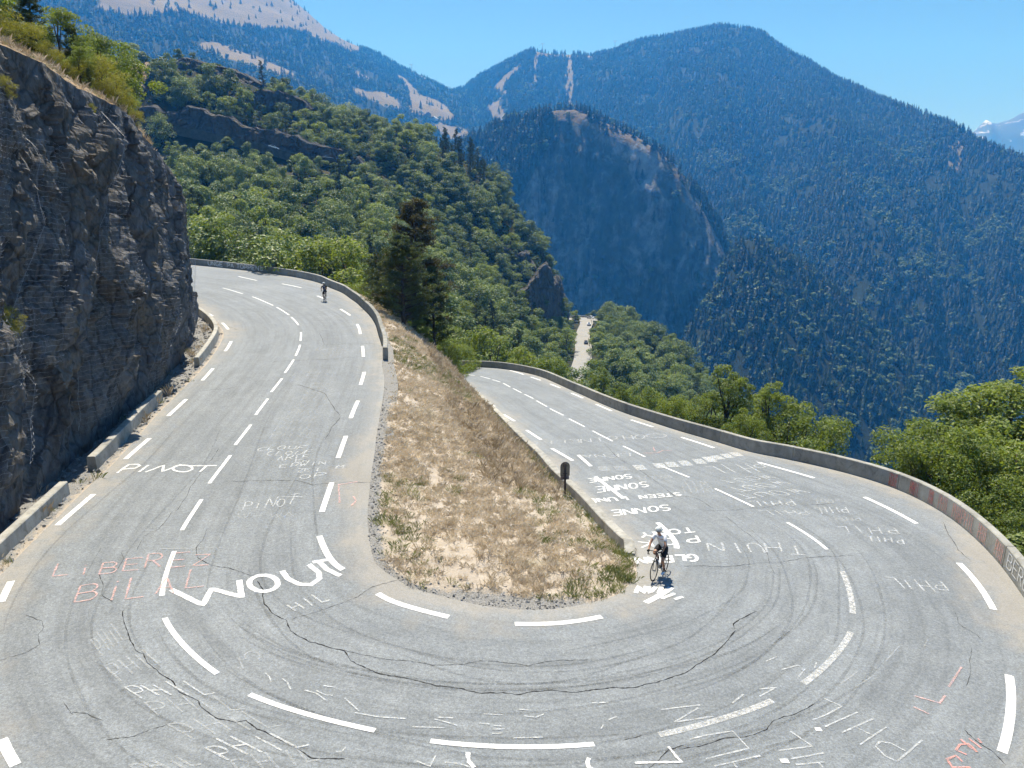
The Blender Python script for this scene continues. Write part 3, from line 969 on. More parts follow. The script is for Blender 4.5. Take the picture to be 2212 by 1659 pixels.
strokes_to_road([KM(KD, [(490, 1095), (600, 1230), (640, 1265), (350, 1270), (120, 1275)])], 0.06, 'roadpaint')
for st in [[(2115, 905), (2180, 905)], [(1730, 1255), (1820, 1255)]]:
    strokes_to_road([KM(KD, st)], 0.13, 'roadpaint')
strokes_to_road([KM(KE, p) for p in ([(0, 830), (200, 915), (0, 1020)], [(10, 1140), (370, 980)], [(200, 1205), (540, 1055)], [(340, 1140), (555, 1245)], [(395, 1340), (690, 1145)],
                                    [(1085, 1290), (810, 1525)], [(810, 1525), (680, 1470), (570, 1360), (620, 1305), (740, 1325), (900, 1410)])], 0.042, 'chalk')
strokes_to_road([KM(KE, p) for p in ([(345, 705), (560, 570)], [(190, 665), (375, 530)], [(680, 420), (830, 250)], [(1100, 270), (1145, 180)])], 0.04, 'chalk_faint')
strokes_to_road([KM(KE, p) for p in ([(1000, 800), (1280, 880), (1340, 795)], [(1520, 480), (1380, 700)], [(990, 920), (1160, 1000)])], 0.05, 'chalk_pink')
strokes_to_road([KM(KE, p) for p in ([(1620, 1590), (1420, 1590), (1360, 1500), (1460, 1460), (1530, 1530)], [(1580, 1450), (1460, 1400), (1500, 1340), (1600, 1330), (1690, 1420)], [(1510, 1280), (1640, 1390)], [(1600, 1270), (1740, 1380)], [(1700, 1270), (1740, 1320)])], 0.05, 'spray_coral')
# road side of the left edge: worn triangles near the top bend
strokes_to_road([[(594, 604), (648, 612), (664, 604)], [(660, 614), (683, 618), (688, 610), (668, 609)], [(735, 694), (763, 692), (765, 706), (738, 708)]], 0.07, 'chalk_faint')

# ------------------------------------------------------------------ cracks and tyre marks
def crack(pts, w=0.03, mat='crack', amp=1.6):
    P = dense(pts, 5.5)
    rr = random.Random(len(P) * 7 + int(pts[0][0]))
    w = w * 0.72
    Q = []
    wx = wy = 0.0
    for u, v in P:
        wx = wx * 0.8 + rr.uniform(-amp, amp); wy = wy * 0.8 + rr.uniform(-amp, amp) * 0.6
        Q.append((u + wx, v + wy))
    ws = [w * (0.3 + 1.4 * rr.random() ** 1.5) * (0.35 if i in (0, len(Q) - 1) else 1) for i in range(len(Q))]
    V, Fc = ribbon_geo([R(u, v) for u, v in Q], ws, 0.006)
    obj('crack', mesh_from('crack', V, Fc), M[mat], ROAD)
crack(KM(K7, [(1650, 445), (1690, 500), (1695, 590), (1740, 645), (1840, 700), (1870, 765), (1980, 830), (2100, 862), (2212, 895)]) + KM(K8, [(60, 960), (260, 1045), (450, 1080), (620, 1120), (780, 1135), (900, 1163), (1050, 1162), (1150, 1178), (1250, 1155), (1380, 1150), (1500, 1163), (1700, 1140), (1900, 1125), (2050, 1090), (2212, 1035)])
      + KM(K9, [(150, 960), (240, 890), (310, 820), (350, 760), (335, 715), (400, 680), (500, 640)]), 0.035)
crack(KM(K8, [(0, 885), (150, 920), (330, 955), (430, 955), (600, 985), (800, 980), (900, 958), (1050, 968), (1220, 988), (1320, 962), (1420, 955), (1600, 948)]), 0.022, 'crack_fine')
crack(KM(K7, [(2212, 590), (2050, 640), (1870, 690)]), 0.02, 'crack_fine')
crack(KM(K8, [(0, 590), (110, 545), (200, 485), (360, 445)]), 0.02, 'crack_fine')
crack(KM(K7, [(1330, 110), (1300, 180), (1265, 230), (1262, 290), (1350, 345), (1450, 355), (1560, 395), (1650, 410)]), 0.024)
crack(KM(K7, [(630, 395), (660, 460), (650, 540), (715, 580)]), 0.022)
crack(KM(K7, [(790, 630), (790, 700), (820, 790), (880, 890), (930, 910), (950, 970), (1030, 1040), (1110, 1090), (1150, 1160), (1270, 1210), (1300, 1260), (1400, 1330), (1510, 1350), (1580, 1335), (1650, 1390), (1780, 1450), (1900, 1510), (2000, 1580), (2212, 1585)]), 0.028)
crack(KM(K7, [(780, 260), (800, 300), (760, 360), (700, 382)]), 0.02, 'crack_fine')
crack(KM(K7, [(170, 665), (275, 705), (280, 745), (245, 790), (250, 850), (160, 900), (0, 955)]), 0.022, 'crack_fine')
crack(KM(K7, [(680, 1465), (860, 1445), (960, 1405), (1090, 1365)]), 0.02, 'crack_fine')
crack(KM(K7, [(410, 1230), (465, 1305), (465, 1290), (560, 1295), (660, 1345)]), 0.018, 'crack_fine')
crack(KM(K4, [(1410, 1235), (1380, 1280), (1300, 1380), (1220, 1480), (1180, 1560), (1120, 1646)]), 0.026, 'crack_fine')
crack(KM(K7, [(1110, 0), (1020, 110), (930, 160), (880, 250)]), 0.02, 'crack_fine')
crack(KM(KF, [(0, 1295), (300, 1290), (700, 1285), (850, 1320), (1000, 1305), (1380, 1310)]), 0.03, 'crack_fine')
crack(KM(K9, [(0, 350), (150, 345), (300, 355), (500, 330), (650, 320), (800, 300), (950, 285), (1120, 278)]), 0.024)
crack(KM(KB, [(0, 770), (150, 775), (400, 765), (650, 745), (850, 710), (1150, 708), (1420, 695)]), 0.03, 'crack_fine')
crack(KM(K9, [(300, 30), (380, 100), (450, 150), (500, 200), (550, 250), (610, 395)]), 0.022, 'crack_fine')
crack(KM(KA, [(1000, 215), (1080, 300), (1200, 390), (1400, 500), (1560, 620), (1780, 790), (1990, 800), (2183, 920)]), 0.03, 'crack_fine')
crack(KM(K9, [(0, 1525), (120, 1510), (290, 1450), (420, 1450), (560, 1400), (605, 1340), (760, 1295), (860, 1235)]), 0.022, 'crack')
crack(KM(K9, [(1690, 60), (1740, 160), (1790, 240), (1880, 310)]), 0.03, 'crack_fine')
crack(KM(K9, [(1770, 640), (1790, 720), (1900, 785), (1935, 840)]), 0.02, 'crack_fine')
crack(KM(K9, [(1830, 1400), (1900, 1470), (2000, 1530), (2090, 1620)]), 0.022, 'crack')
crack(KM(K9, [(1875, 870), (1860, 960), (1870, 1020), (1840, 1120)]), 0.018, 'crack_fine')
crack(KM(KD, [(0, 1020), (180, 970)]) , 0.02, 'crack_fine')
crack(KM(KD, [(660, 1080), (500, 1130), (340, 1290), (280, 1327)]), 0.022)
crack(KM(K4, [(1300, 865), (1450, 855), (1500, 840)]), 0.03, 'crack_fine')
crack(KM(KF, [(420, 170), (600, 160), (900, 148), (1300, 120)]), 0.03, 'crack_fine')
for pts in [[(470, 700), (520, 715), (560, 710)], [(690, 720), (700, 745), (760, 742), (820, 744)], [(640, 830), (700, 850), (735, 900), (700, 950)]]:
    crack(pts, 0.04, 'crack_fine')
random.seed(21)
for k in range(26):
    l0 = random.choice([-3.2, -2.2, -1.4, -0.4, 0.6, 1.4, 2.1, 2.9, 3.6]) + random.uniform(-.5, .5)
    a = random.uniform(-22, 14); b = a + random.uniform(8, 22)
    n = 40
    pts = [Vector(road_pt(a + (b - a) * i / n, l0 + math.sin(i * 0.12 + k) * 0.35)) for i in range(n + 1)]
    ws = [random.uniform(.045, .10) * min(1, i / 5, (n - i) / 5 + 0.1) + 0.005 for i in range(n + 1)]
    V, Fc = ribbon_geo(pts, ws, 0.003 + k * 0.00005)
    obj('tyre_mark', mesh_from('tyre_mark', V, Fc), M['tyre_mark'], ROAD)
for s0, s1, lz in ((-15.5, 8.5, 1.5), (-15, 9, 1.72)):
    pts = [Vector(road_pt(s0 + (s1 - s0) * i / 60, lz - 0.9 * (i / 60.0 - .5) + 0.5 * math.sin(i / 60 * 3.1))) for i in range(61)]
    V, Fc = ribbon_geo(pts, 0.07, 0.0045)
    obj('tyre_mark', mesh_from('tyre_mark', V, Fc), M['tyre_mark'], ROAD)

# ------------------------------------------------------------------ concrete walls along the road
SOLID = []           # near geometry that hides what stands behind it

def wall_strip(s0, s1, lf, side, h, th, gapend=0.012, lean=0.05, n=None, hv=None, base=-0.45):
    n = n or max(3, int(abs(s1 - s0) / 0.6) + 2)
    prof = [(0.0, base), (lean, h - 0.03), (lean + 0.03, h), (th - 0.03, h), (th, h - 0.03), (th + lean * 0.6, base)]
    V, Fc = [], []
    k = len(prof)
    for i in range(n):
        s = s0 + (s1 - s0) * i / (n - 1)
        hh = 1.0 if hv is None else hv(s)
        for d, z in prof:
            V.append(road_pt(s, lf(s) + side * d, z if z < 0 else z * hh))
    for i in range(n - 1):
        for j in range(k):
            j2 = (j + 1) % k
            Fc.append((i * k + j, i * k + j2, (i + 1) * k + j2, (i + 1) * k + j))
    Fc.append(tuple(range(k)))
    Fc.append(tuple((n - 1) * k + j for j in range(k - 1, -1, -1)))
    return V, Fc

def wall(name, s0, s1, lf, side, h, th, plen, label, mat, cat='wall', group=None, hv=None):
    root = empty(name, tuple(road_pt((s0 + s1) / 2, lf((s0 + s1) / 2))), 0, label, cat, group)
    n = max(1, round(abs(s1 - s0) / plen))
    for i in range(n):
        a = s0 + (s1 - s0) * i / n; b = s0 + (s1 - s0) * (i + 1) / n
        sg = 1 if b > a else -1
        V, Fc = wall_strip(a + sg * 0.014, b - sg * 0.014, lf, side, h + random.uniform(-.006, .006), th + random.uniform(-.008, .008), hv=hv)
        SOLID.append((V, Fc))
        loc = root.location
        V = [Vector(v) - loc for v in V]
        obj('panel', mesh_from('panel', V, Fc), mat, root)
    return root

sR = lambda u, v: pic_sl(u, v)[0]
OW = wall('parapet_wall', -118.0, 1.0, lambda s: lout(s) - 0.05, -1, 0.72, 0.34, 6.0, 'long grey concrete parapet along the outside of the lower road with red graffiti', M['concrete_dark'])
sWE = sR(823, 777)
UW = wall('parapet_wall', sWE, 96.0, lambda s: lin(s) + 0.05, 1, 0.76, 0.34, 6.0, 'curved concrete parapet with white slogan at the upper bend', M['concrete_dark'])
IW0, IW1 = sR(1350, 1196), sR(1003, 833)
IW = wall('low_retaining_wall', IW0, IW1, lambda s: lin(s) + 0.04, 1, 0.36, 0.42, 7.0, 'low pale concrete wall between the grassy island and the lower road', M['concrete'],
          hv=lambda s: min(1.0, 0.12 + abs(s - IW0) * 0.42))
bl = lambda s: lout(s) - 0.42
B1a, B1b = sR(165, 1062), sR(-90, 1310)
wall('barrier_block', B1a, B1b, bl, -1, 0.46, 0.36, 50, 'low concrete barrier block nearest the camera at the rock foot', M['concrete'], 'barrier')
wall('barrier_block', sR(238, 1012), sR(385, 862), bl, -1, 0.52, 0.38, 50, 'long straight concrete barrier block beside the painted PINOT', M['concrete'], 'barrier')
wall('barrier_block', sR(452, 790), sR(436, 673) + 4, lambda s: lout(s) - 0.30, -1, 0.55, 0.34, 30, 'curved concrete barrier where the rock face meets the upper bend', M['concrete'], 'barrier')

def wall_write(text, s0, s1, z0, z1, lf, side, h, width, mat, parent, name='wall_writing', gap=0.25, slant=0.0, label=None, lean=0.05):
    """letters standing on the road-side face of a wall"""
    n = len(text)
    cell = 1.0 / (n - gap)
    cw = cell * (1 - gap)
    V, Fc = [], []
    for k, ch in enumerate(text):
        for pl in FONT.get(ch, []):
            pts = []
            for x, y in dense([(p[0], p[1]) for p in pl], 0.2):
                a = k * cell + x * cw
                s = s0 + (s1 - s0) * a + slant * y
                z = z0 + (z1 - z0) * y
                pts.append((s, z))
            m = len(pts)
            b = len(V)
            for i, (s, z) in enumerate(pts):
                ds = pts[min(i + 1, m - 1)][0] - pts[max(i - 1, 0)][0]
                dz = pts[min(i + 1, m - 1)][1] - pts[max(i - 1, 0)][1]
                L = math.hypot(ds, dz) or 1
                nx, nz = -dz / L, ds / L
                for sg in (1, -1):
                    ss, zz = s + nx * width / 2 * sg, z + nz * width / 2 * sg
                    zz = min(h - 0.035, max(0.01, zz))
                    fr_ = (zz + 0.45) / (h - 0.03 + 0.45) * lean
                    _lay[0] += 1
                    V.append(road_pt(ss, lf(ss) + side * (fr_ - 0.016 - (_lay[0] // 40 % 20) * 0.0004), zz))
                if i:
                    Fc.append((b + 2 * i - 2, b + 2 * i - 1, b + 2 * i + 1, b + 2 * i))
    loc = parent.location
    o = obj(name, mesh_from(name, [Vector(v) - loc for v in V], Fc), M[mat], parent)
    if label: o['label'] = label
    return o

KU = lambda X, Y: ((460 + X / 4.424) * .86406, (620 + Y / 4.424) * .86406)
su = lambda X: sR(*KU(X, 205 + max(0, X - 232) * 0.104))
UL = lambda s: lin(s) + 0.05
for tx, a, b in (('UNGE', 232, 402), ('PA', 458, 530), ('TOPPEN', 568, 806)):
    wall_write(tx, su(a), su(b), 0.16, 0.66, UL, 1, 0.76, 0.13, 'roadpaint', UW, label='white painted word on the parapet')
wall_write('I', su(830), su(872), 0.16, 0.68, UL, 1, 0.76, abs(su(832) - su(870)), 'roadpaint', UW)
wall_write('22', su(880), su(932), 0.18, 0.62, UL, 1, 0.76, 0.05, 'chalk', UW)
OL = lambda s: lout(s) - 0.05
so = lambda u, v: sR(u, v)
wall_write('BERLIN', so(2152, 1232), so(2212, 1313), 0.12, 0.62, OL, -1, 0.72, 0.045, 'roadpaint', OW)
wall_write('CUP', so(2212, 1313) + 0.25, so(2212, 1313) + 1.3, 0.12, 0.62, OL, -1, 0.72, 0.045, 'roadpaint', OW)
KW = lambda X, Y: ((2200 + X / 4.608) * .86406, (1160 + Y / 4.608) * .86406)
for a, b, t_, m, w in (((150, 235), (300, 270), 'PHIL', 'spray_red', .036), ((160, 235), (280, 262), 'WOUT', 'spray_red', .036), ((385, 330), (500, 380), 'PHIL', 'spray_red', .036),
                       ((410, 340), (490, 370), 'HHH', 'spray_red', .036), ((610, 430), (700, 490), 'PHIL', 'spray_red', .036), ((730, 520), (830, 590), 'PHIL', 'spray_coral', .036), ((850, 600), (940, 690), 'PHIL', 'spray_coral', .036),
                       ((955, 710), (1050, 810), 'PHIL', 'spray_coral', .036), ((1080, 850), (1160, 930), 'PHIL', 'spray_coral', .036), ((1230, 1040), (1310, 1140), 'PHIL', 'spray_coral', .036)):
    wall_write(t_, so(*KW(*a)), so(*KW(*b)), 0.05, 0.64, OL, -1, 0.72, w, m, OW)

# ------------------------------------------------------------------ verge strips and ditch beside the asphalt on the left
def strip_sheet(s0, s1, rows, step, name, mat, kind='structure', label=None, cat=None, amp=0.0, fr_=1.0, attr=None):
    """rows: functions s -> (l, dz)"""
    ss = np.arange(s0, s1, step)
    V = np.stack([np.stack([road_pt(s, r(s)[0], r(s)[1]) for r in rows]) for s in ss])
    if amp:
        V[:, 1:, 2] += amp * fbm(V[:, 1:, 0] * fr_, V[:, 1:, 1] * fr_, 0.3, 4)
    me = mesh_np(name, V.reshape(-1, 3), grid_faces(len(ss), len(rows)), True)
    if attr is not None:
        fattr(me, attr[0], np.tile(attr[1], len(ss)))
    o = obj(name, me, mat, label=label, cat=cat, kind=kind)
    return o, V
dl = [0, 0.25, 0.7, 1.2, 2, 3, 4.5, 7, 10]
dz_ = [-0.02, -0.03, -0.06, -0.12, -0.25, -0.32, -0.2, 0.3, 0.6]
ditch, DV = strip_sheet(8, 70, [(lambda s, a=a, b=b: (lout(s) + 0.12 - a, b)) for a, b in zip(dl, dz_)], 0.35, 'verge_ground', M['island'], amp=0.08, fr_=1.7,
                        attr=('gravel', [0.25, 0.5, 0.8, 1, 1, 1, 1, 1, 1]))

# ------------------------------------------------------------------ island between the two legs
AL = SS[(SS > 0)]; BL = SS[(SS < 0)][::-1]
A_xyz = road_pt(AL, lin(AL)); B_xyz = road_pt(BL, lin(BL))
tip_i = int(np.argmin(A_xyz[:, 1])) if A_xyz[:, 1].min() < B_xyz[:, 1].min() else 0
ytip = min(A_xyz[:, 1].min(), B_xyz[:, 1].min())
Ycum = lambda P: np.maximum.accumulate(P[:, 1])
yA, yB = Ycum(A_xyz) + np.arange(len(A_xyz)) * 1e-6, Ycum(B_xyz) + np.arange(len(B_xyz)) * 1e-6
YR = np.concatenate([ytip + 0.03 + (np.linspace(0, 1, 30) ** 1.8) * 8, np.arange(ytip + 8.3, 92, 0.45)])
TT = np.linspace(0, 1, 61)
rows, grav = [], []
for y in YR:
    pa = np.array([np.interp(y, yA, A_xyz[:, k]) for k in range(3)])
    pb = np.array([np.interp(y, yB, B_xyz[:, k]) for k in range(3)])
    sa = np.interp(y, yA, AL); sb = np.interp(y, yB, BL)
    if sa > sWE:
        k = min(1, (sa - sWE) / 0.5)
        na = np.array([np.interp(sa, SS, NX), np.interp(sa, SS, NY), 0])
        pa = pa + na * 0.42 * k
        pa[2] -= 0.15 * k
    if sb < IW0:
        nb = np.array([np.interp(sb, SS, NX), np.interp(sb, SS, NY), 0])
        pb = pb + nb * 0.44
        pb[2] -= 0.16
    w = np.linalg.norm(pb - pa)
    d = y - ytip
    g = np.where(d < 30, TT, TT ** (1 + 0.5 * min(1, (d - 30) / 20)))
    mid = np.sin(math.pi * TT)
    q = pa[None, :] * (1 - TT)[:, None] + pb[None, :] * TT[:, None]
    q[:, 2] = pa[2] + (pb[2] - pa[2]) * g - 0.02
    ed = np.minimum(np.minimum(TT, 1 - TT) * w, d * 0.8)
    lift = np.clip(ed / 1.6, 0, 1)
    q[:, 2] += lift * (0.30 * min(1, d / 6) + 0.10 * fbm(q[:, 0] * 0.8, q[:, 1] * 0.8, 0, 4) + 0.2 * fbm(q[:, 0] * 0.15, q[:, 1] * 0.15, 3, 3))
    rows.append(q)
    eA = TT * w
    gv = np.clip(1.25 - np.minimum(eA / 0.55, d / 1.1), 0, 1)
    gv = np.maximum(gv, np.clip(0.68 - eA / 1.5, 0, 1) * (1 if d < 34 else 0.35))
    grav.append(gv)
ISL = np.stack(rows)
me = mesh_np('grassy_island', ISL.reshape(-1, 3), grid_faces(len(YR), len(TT)), True)
fattr(me, 'gravel', np.concatenate(grav))
GRAV = np.stack(grav)
obj('island_ground', me, M['island'], kind='structure', label='dry grassy island inside the hairpin with gravel rim', cat='ground')
ISL_BVH = BVHTree.FromPolygons([tuple(v) for v in ISL.reshape(-1, 3)], [tuple(f) for f in grid_faces(len(YR), len(TT))])

strip_sheet(-100, sWE + 4, [(lambda s, a=a, b=b: (lin(s) + a, b)) for a, b in ((-0.3, -0.05), (0.1, -0.03), (0.75, -0.12))], 0.5, 'island_rim', M['island'], attr=('gravel', [1, 1, 1]))

# ------------------------------------------------------------------ slope falling away outside the lower road
ob = [0.3, 1, 2.5, 5, 9, 14, 20, 28, 38, 52, 70]
oz = [-0.35, -0.6, -1.5, -3.2, -6.3, -10.2, -14.8, -21, -29, -40, -54]
bank, BANKV = strip_sheet(-120, 3, [(lambda s, a=a, b=b: (lout(s) - a, b)) for a, b in zip(ob, oz)], 1.0, 'outer_slope', M['ground_near'], amp=0.5, fr_=0.25)
fattr(bank.data, 'open', np.zeros(len(bank.data.vertices)))
BANK_BVH = BVHTree.FromPolygons([tuple(v) for v in BANKV.reshape(-1, 3)], [tuple(f) for f in grid_faces(BANKV.shape[0], BANKV.shape[1])])
# bank under the photographer
cb_, CBV = strip_sheet(-2.0, 10.5, [(lambda s, a=a, b=b: (lout(s) - a, b)) for a, b in zip([0, .4, 1, 2.2, 3.6, 5.2], [-.04, .0, .2, 1.2, 2.6, 4.4])], 0.6, 'roadside_bank', M['ground_near'], amp=0.1, fr_=0.6)
fattr(cb_.data, 'open', np.ones(len(cb_.data.vertices)) * 0.6)

# ------------------------------------------------------------------ rock cliff on the left
footpic = [(-420, 1620, .35), (-150, 1330, .40), (0, 1165, .55), (60, 1110, .62), (150, 1035, .75), (230, 962, .9), (330, 870, 1.15), (390, 800, 1.5), (424, 748, 1.8)]
toppic = [(-430, -170), (-160, 10), (0, 88), (90, 128), (180, 192), (262, 228), (330, 305), (372, 368), (398, 425)]
foot = [atz(u, v, z - 0.25) for u, v, z in footpic]
leanY = [9, 9, 9, 8.8, 8.5, 7.8, 6.8, 5.2, 3.4]
top = [W(u, v, f[1] + dy) for (u, v), f, dy in zip(toppic, foot, leanY)]
foot += [np.array([-25.5, 56.0, 2.2]), np.array([-40, 64.0, 2.6])]
top += [np.array([-25.0, 55.0, 12.0]), np.array([-40.0, 66.0, 13.5])]
foot, top = np.array(foot), np.array(top)
kk = np.arange(len(foot))
NU, NV = 330, 170
uu = np.linspace(0, len(foot) - 1, NU)
FT = np.stack([smooth(np.interp(uu, kk, foot[:, i])) for i in range(3)], 1)
TP = np.stack([np.interp(uu, kk, top[:, i]) for i in range(3)], 1)
for i in range(3):
    TP[:, i] = np.convolve(np.pad(TP[:, i], 5, mode='edge'), np.ones(11) / 11, 'valid')
vv = np.linspace(0, 1, NV)
CV = FT[None] * (1 - vv)[:, None, None] + TP[None] * vv[:, None, None]
# bulge outwards in the middle, rounded shoulder at the top
tang = np.gradient(FT, axis=0); tang[:, 2] = 0; tang /= np.linalg.norm(tang, axis=1)[:, None]
nrm = np.stack([tang[:, 1], -tang[:, 0], np.zeros(NU)], 1)        # towards the road
x, y, z = CV[..., 0], CV[..., 1], CV[..., 2]
arcu = np.concatenate([[0], np.cumsum(np.linalg.norm(np.diff(FT, axis=0), axis=1))])[None, :] + 0 * vv[:, None]
hz = z
sway = arcu + 0.12 * hz
big = 1.15 * fbm(sway * 0.16, hz * 0.07, 1.0, 3)
ribs = 0.55 * (np.abs(perlin(sway * 0.42, hz * 0.10, 2.2)) * 2 - 0.6)
blocks = 0.42 * fbm(sway * 0.75, hz * 0.55, 5.0, 4, 0.58)
ledge = 0.08 * np.floor(2.2 * (fbm(sway * 0.3 + hz * 0.25, hz * 0.8, 9.0, 2) + 1)) / 2.2
fine_ = 0.06 * fbm(sway * 2.6, hz * 2.4, 7.0, 3)
env = np.clip(vv * 6, 0.25, 1)[:, None] * np.clip((1.02 - vv) * 9, 0.12, 1)[:, None]
def cells(n, a0_, seed, amp, tilt, su=1.0, sz=1.0):
    r_ = np.random.default_rng(seed)
    A_ = sway.ravel() * su; Z_ = hz.ravel() * sz
    seeds = np.stack([r_.uniform(A_.min(), A_.max(), n), r_.uniform(Z_.min(), Z_.max(), n)], 1)
    off_ = r_.normal(size=n) * amp; ti = r_.normal(size=(n, 2)) * tilt
    out_ = np.empty(len(A_))
    for c0 in range(0, len(A_), 8000):
        d_ = (A_[c0:c0 + 8000, None] - seeds[None, :, 0]) ** 2 + (Z_[c0:c0 + 8000, None] - seeds[None, :, 1]) ** 2
        j_ = d_.argmin(1)
        out_[c0:c0 + 8000] = off_[j_] + ti[j_, 0] * (A_[c0:c0 + 8000] - seeds[j_, 0]) + ti[j_, 1] * (Z_[c0:c0 + 8000] - seeds[j_, 1])
    return np.clip(out_.reshape(sway.shape), -3 * amp, 3 * amp)
blocks = 0.22 * blocks / 0.42 + cells(120, 0, 31, 0.24, 0.20, 1.0, 0.40) + cells(700, 0, 32, 0.07, 0.24, 1.0, 0.7) + cells(3200, 0, 33, 0.035, 0.3)
disp = (big + ribs + blocks + ledge + fine_) * env + (np.sin(math.pi * np.clip(vv, 0, 1)) * 0.4)[:, None]
disp = disp * (1 - 0.55 * np.clip((np.arange(NU) / NU - 0.60) / 0.12, 0, 1))[None, :] - 0.15
CV = CV + nrm[None] * disp[..., None]
CVs = CV.copy()
crag = CV.reshape(-1, 3)
me = mesh_np('rock_face', crag, grid_faces(NV, NU)[:, ::-1], False)
fattr(me, 'n', np.zeros(len(crag)))
CLIFF = obj('rock_face', me, M['rock'], label='tall dark rock face above the left side of the road', cat='cliff', kind='structure')
SOLID.append((crag, grid_faces(NV, NU)))
# the slope above the rock
rim = CV[-1]
rws = [rim]
wgt = np.clip((np.arange(NU) / NU - 0.62) / 0.12, 0, 1)[:, None]
inw = np.array([[-0.55, 0.83, 0.0]]) * (1 - wgt) + np.array([[-1.0, 0.02, 0.0]]) * wgt
for dd, dz in ((1.1, 0.22), (2.8, 0.6), (6, 1.1), (12, 1.9), (22, 2.6), (40, 1.0)):
    rws.append(rim + inw * dd + np.array([0, 0, dz])[None])
UP = np.stack(rws)
UP[1:, :, 2] += 0.35 * fbm(UP[1:, :, 0] * 0.3, UP[1:, :, 1] * 0.3, 2, 3)
me = mesh_np('cliff_top_slope', UP.reshape(-1, 3), grid_faces(UP.shape[0], UP.shape[1]), True)
fattr(me, 'open', np.repeat([0.9, 0.8, 0.65, 0.45, 0.3, 0.2, 0.1], NU))
obj('cliff_top_slope', me, M['ground_near'], kind='structure', label='dry grass slope above the rock face', cat='slope')
UP_BVH = BVHTree.FromPolygons([tuple(v) for v in UP.reshape(-1, 3)], [tuple(f) for f in grid_faces(UP.shape[0], UP.shape[1])])

# ------------------------------------------------------------------ rockfall netting hung on the rock
def netting(u0, u1, v0, v1, label, off=0.32, spacing=0.155, sag=0.10, wires=0.0055):
    """wire mesh panel over cliff stations u0..u1 (metres along the foot), height fractions v0..v1"""
    A = arcu[0]
    nh = int((u1 - u0) / 0.16)
    Hm = float(np.mean(TP[:, 2] - FT[:, 2]))
    nvv = max(8, int((v1 - v0) * 13.0 / spacing))
    S = CV.copy()
    for _ in range(6):
        S[1:-1, 1:-1] = (S[:-2, 1:-1] + S[2:, 1:-1] + S[1:-1, :-2] + S[1:-1, 2:]) / 4
    V, Q = [], []
    grid = np.zeros((nvv, nh, 3))
    for a in range(nvv):
        fv = (v0 + (v1 - v0) * a / (nvv - 1)) * (NV - 1)
        i0 = min(int(fv), NV - 2); f = fv - i0
        for b in range(nh):
            ua = u0 + (u1 - u0) * b / (nh - 1) + 0.25 * math.sin(a * 0.05 + u0) - 0.035 * 13 * (a / nvv) * 0
            fu = np.interp(ua, A, np.arange(NU))
            j0 = min(int(fu), NU - 2); g = fu - j0
            p = (S[i0, j0] * (1 - f) + S[i0 + 1, j0] * f) * (1 - g) + (S[i0, j0 + 1] * (1 - f) + S[i0 + 1, j0 + 1] * f) * g
            nn = nrm[j0]
            fold = off + 0.10 * math.sin(b * 0.55 + a * 0.03) + sag * float(perlin(a * 0.06, b * 0.2, u0))
            grid[a, b] = p + nn * max(0.05, fold)
    for a in range(nvv):
        if a % 1 == 0:
            for b in range(nh - 1):
                zz = 0.022 * (1 if b % 2 else -1)
                p = grid[a, b] + np.array([0, 0, zz]); q = grid[a, b + 1] + np.array([0, 0, -zz])
                k = len(V)
                d = wires * (1.0 if (b * 7 + a * 3) % 5 < 3 else 0.45)
                V += [p + [0, 0, d], p - [0, 0, d], q - [0, 0, d], q + [0, 0, d]]
                Q.append((k, k + 1, k + 2, k + 3))
                k = len(V)
                n2 = nrm[0] * d
                V += [p + n2, p - n2, q - n2, q + n2]
                Q.append((k, k + 1, k + 2, k + 3))
    for b in range(0, nh, 3):
        for a in range(nvv - 1):
            p, q = grid[a, b], grid[a + 1, b]
            k = len(V)
            t_ = np.array([wires * 0.22, wires * 0.22, 0])
            V += [p - t_, p + t_, q + t_, q - t_]
            Q.append((k, k + 1, k + 2, k + 3))
    me = mesh_np('rockfall_netting', np.array(V), np.array(Q))
    o = obj('rockfall_netting', me, M['wire'], label=label, cat='netting', group='wire netting on the rock face')
    # steel cable down one edge
    V, Fc = tube_geo([grid[a, 0] for a in range(0, nvv, 3)], 0.005, 5)
    obj('edge_cable', mesh_from('edge_cable', V, Fc), M['wire'], o)
ax = lambda u, v, z: float(arcu[0][int(np.argmin(np.hypot(FT[:, 0] - atz(u, v, z)[0], FT[:, 1] - atz(u, v, z)[1])))])
a0, a1, a2, a3, a4 = ax(-60, 1225, .5), ax(60, 1110, .62), ax(150, 1035, .75), ax(330, 870, 1.15), ax(437, 748, 1.8)
netting(a0 - 2.5, a0 + 2.2, 0.05, 0.86, 'wide hanging panel of wire netting at the left edge of the rock face')
netting(a1 - 0.6, a1 + 2.4, 0.12, 0.80, 'wire netting folded into a bright vertical pleat on the rock')
netting(a2 + 1.5, a2 + 4.6, 0.10, 0.97, 'wire netting over the middle of the rock face below the shrubs', wires=0.004)
netting(a3 - 0.5, a3 + 2.6, 0.05, 0.98, 'narrow wire netting panel near the rock corner', wires=0.004)
netting(a4 - 1.6, a4 + 1.0, 0.03, 0.98, 'wire netting wrapped round the outer corner of the rock face', wires=0.0035)

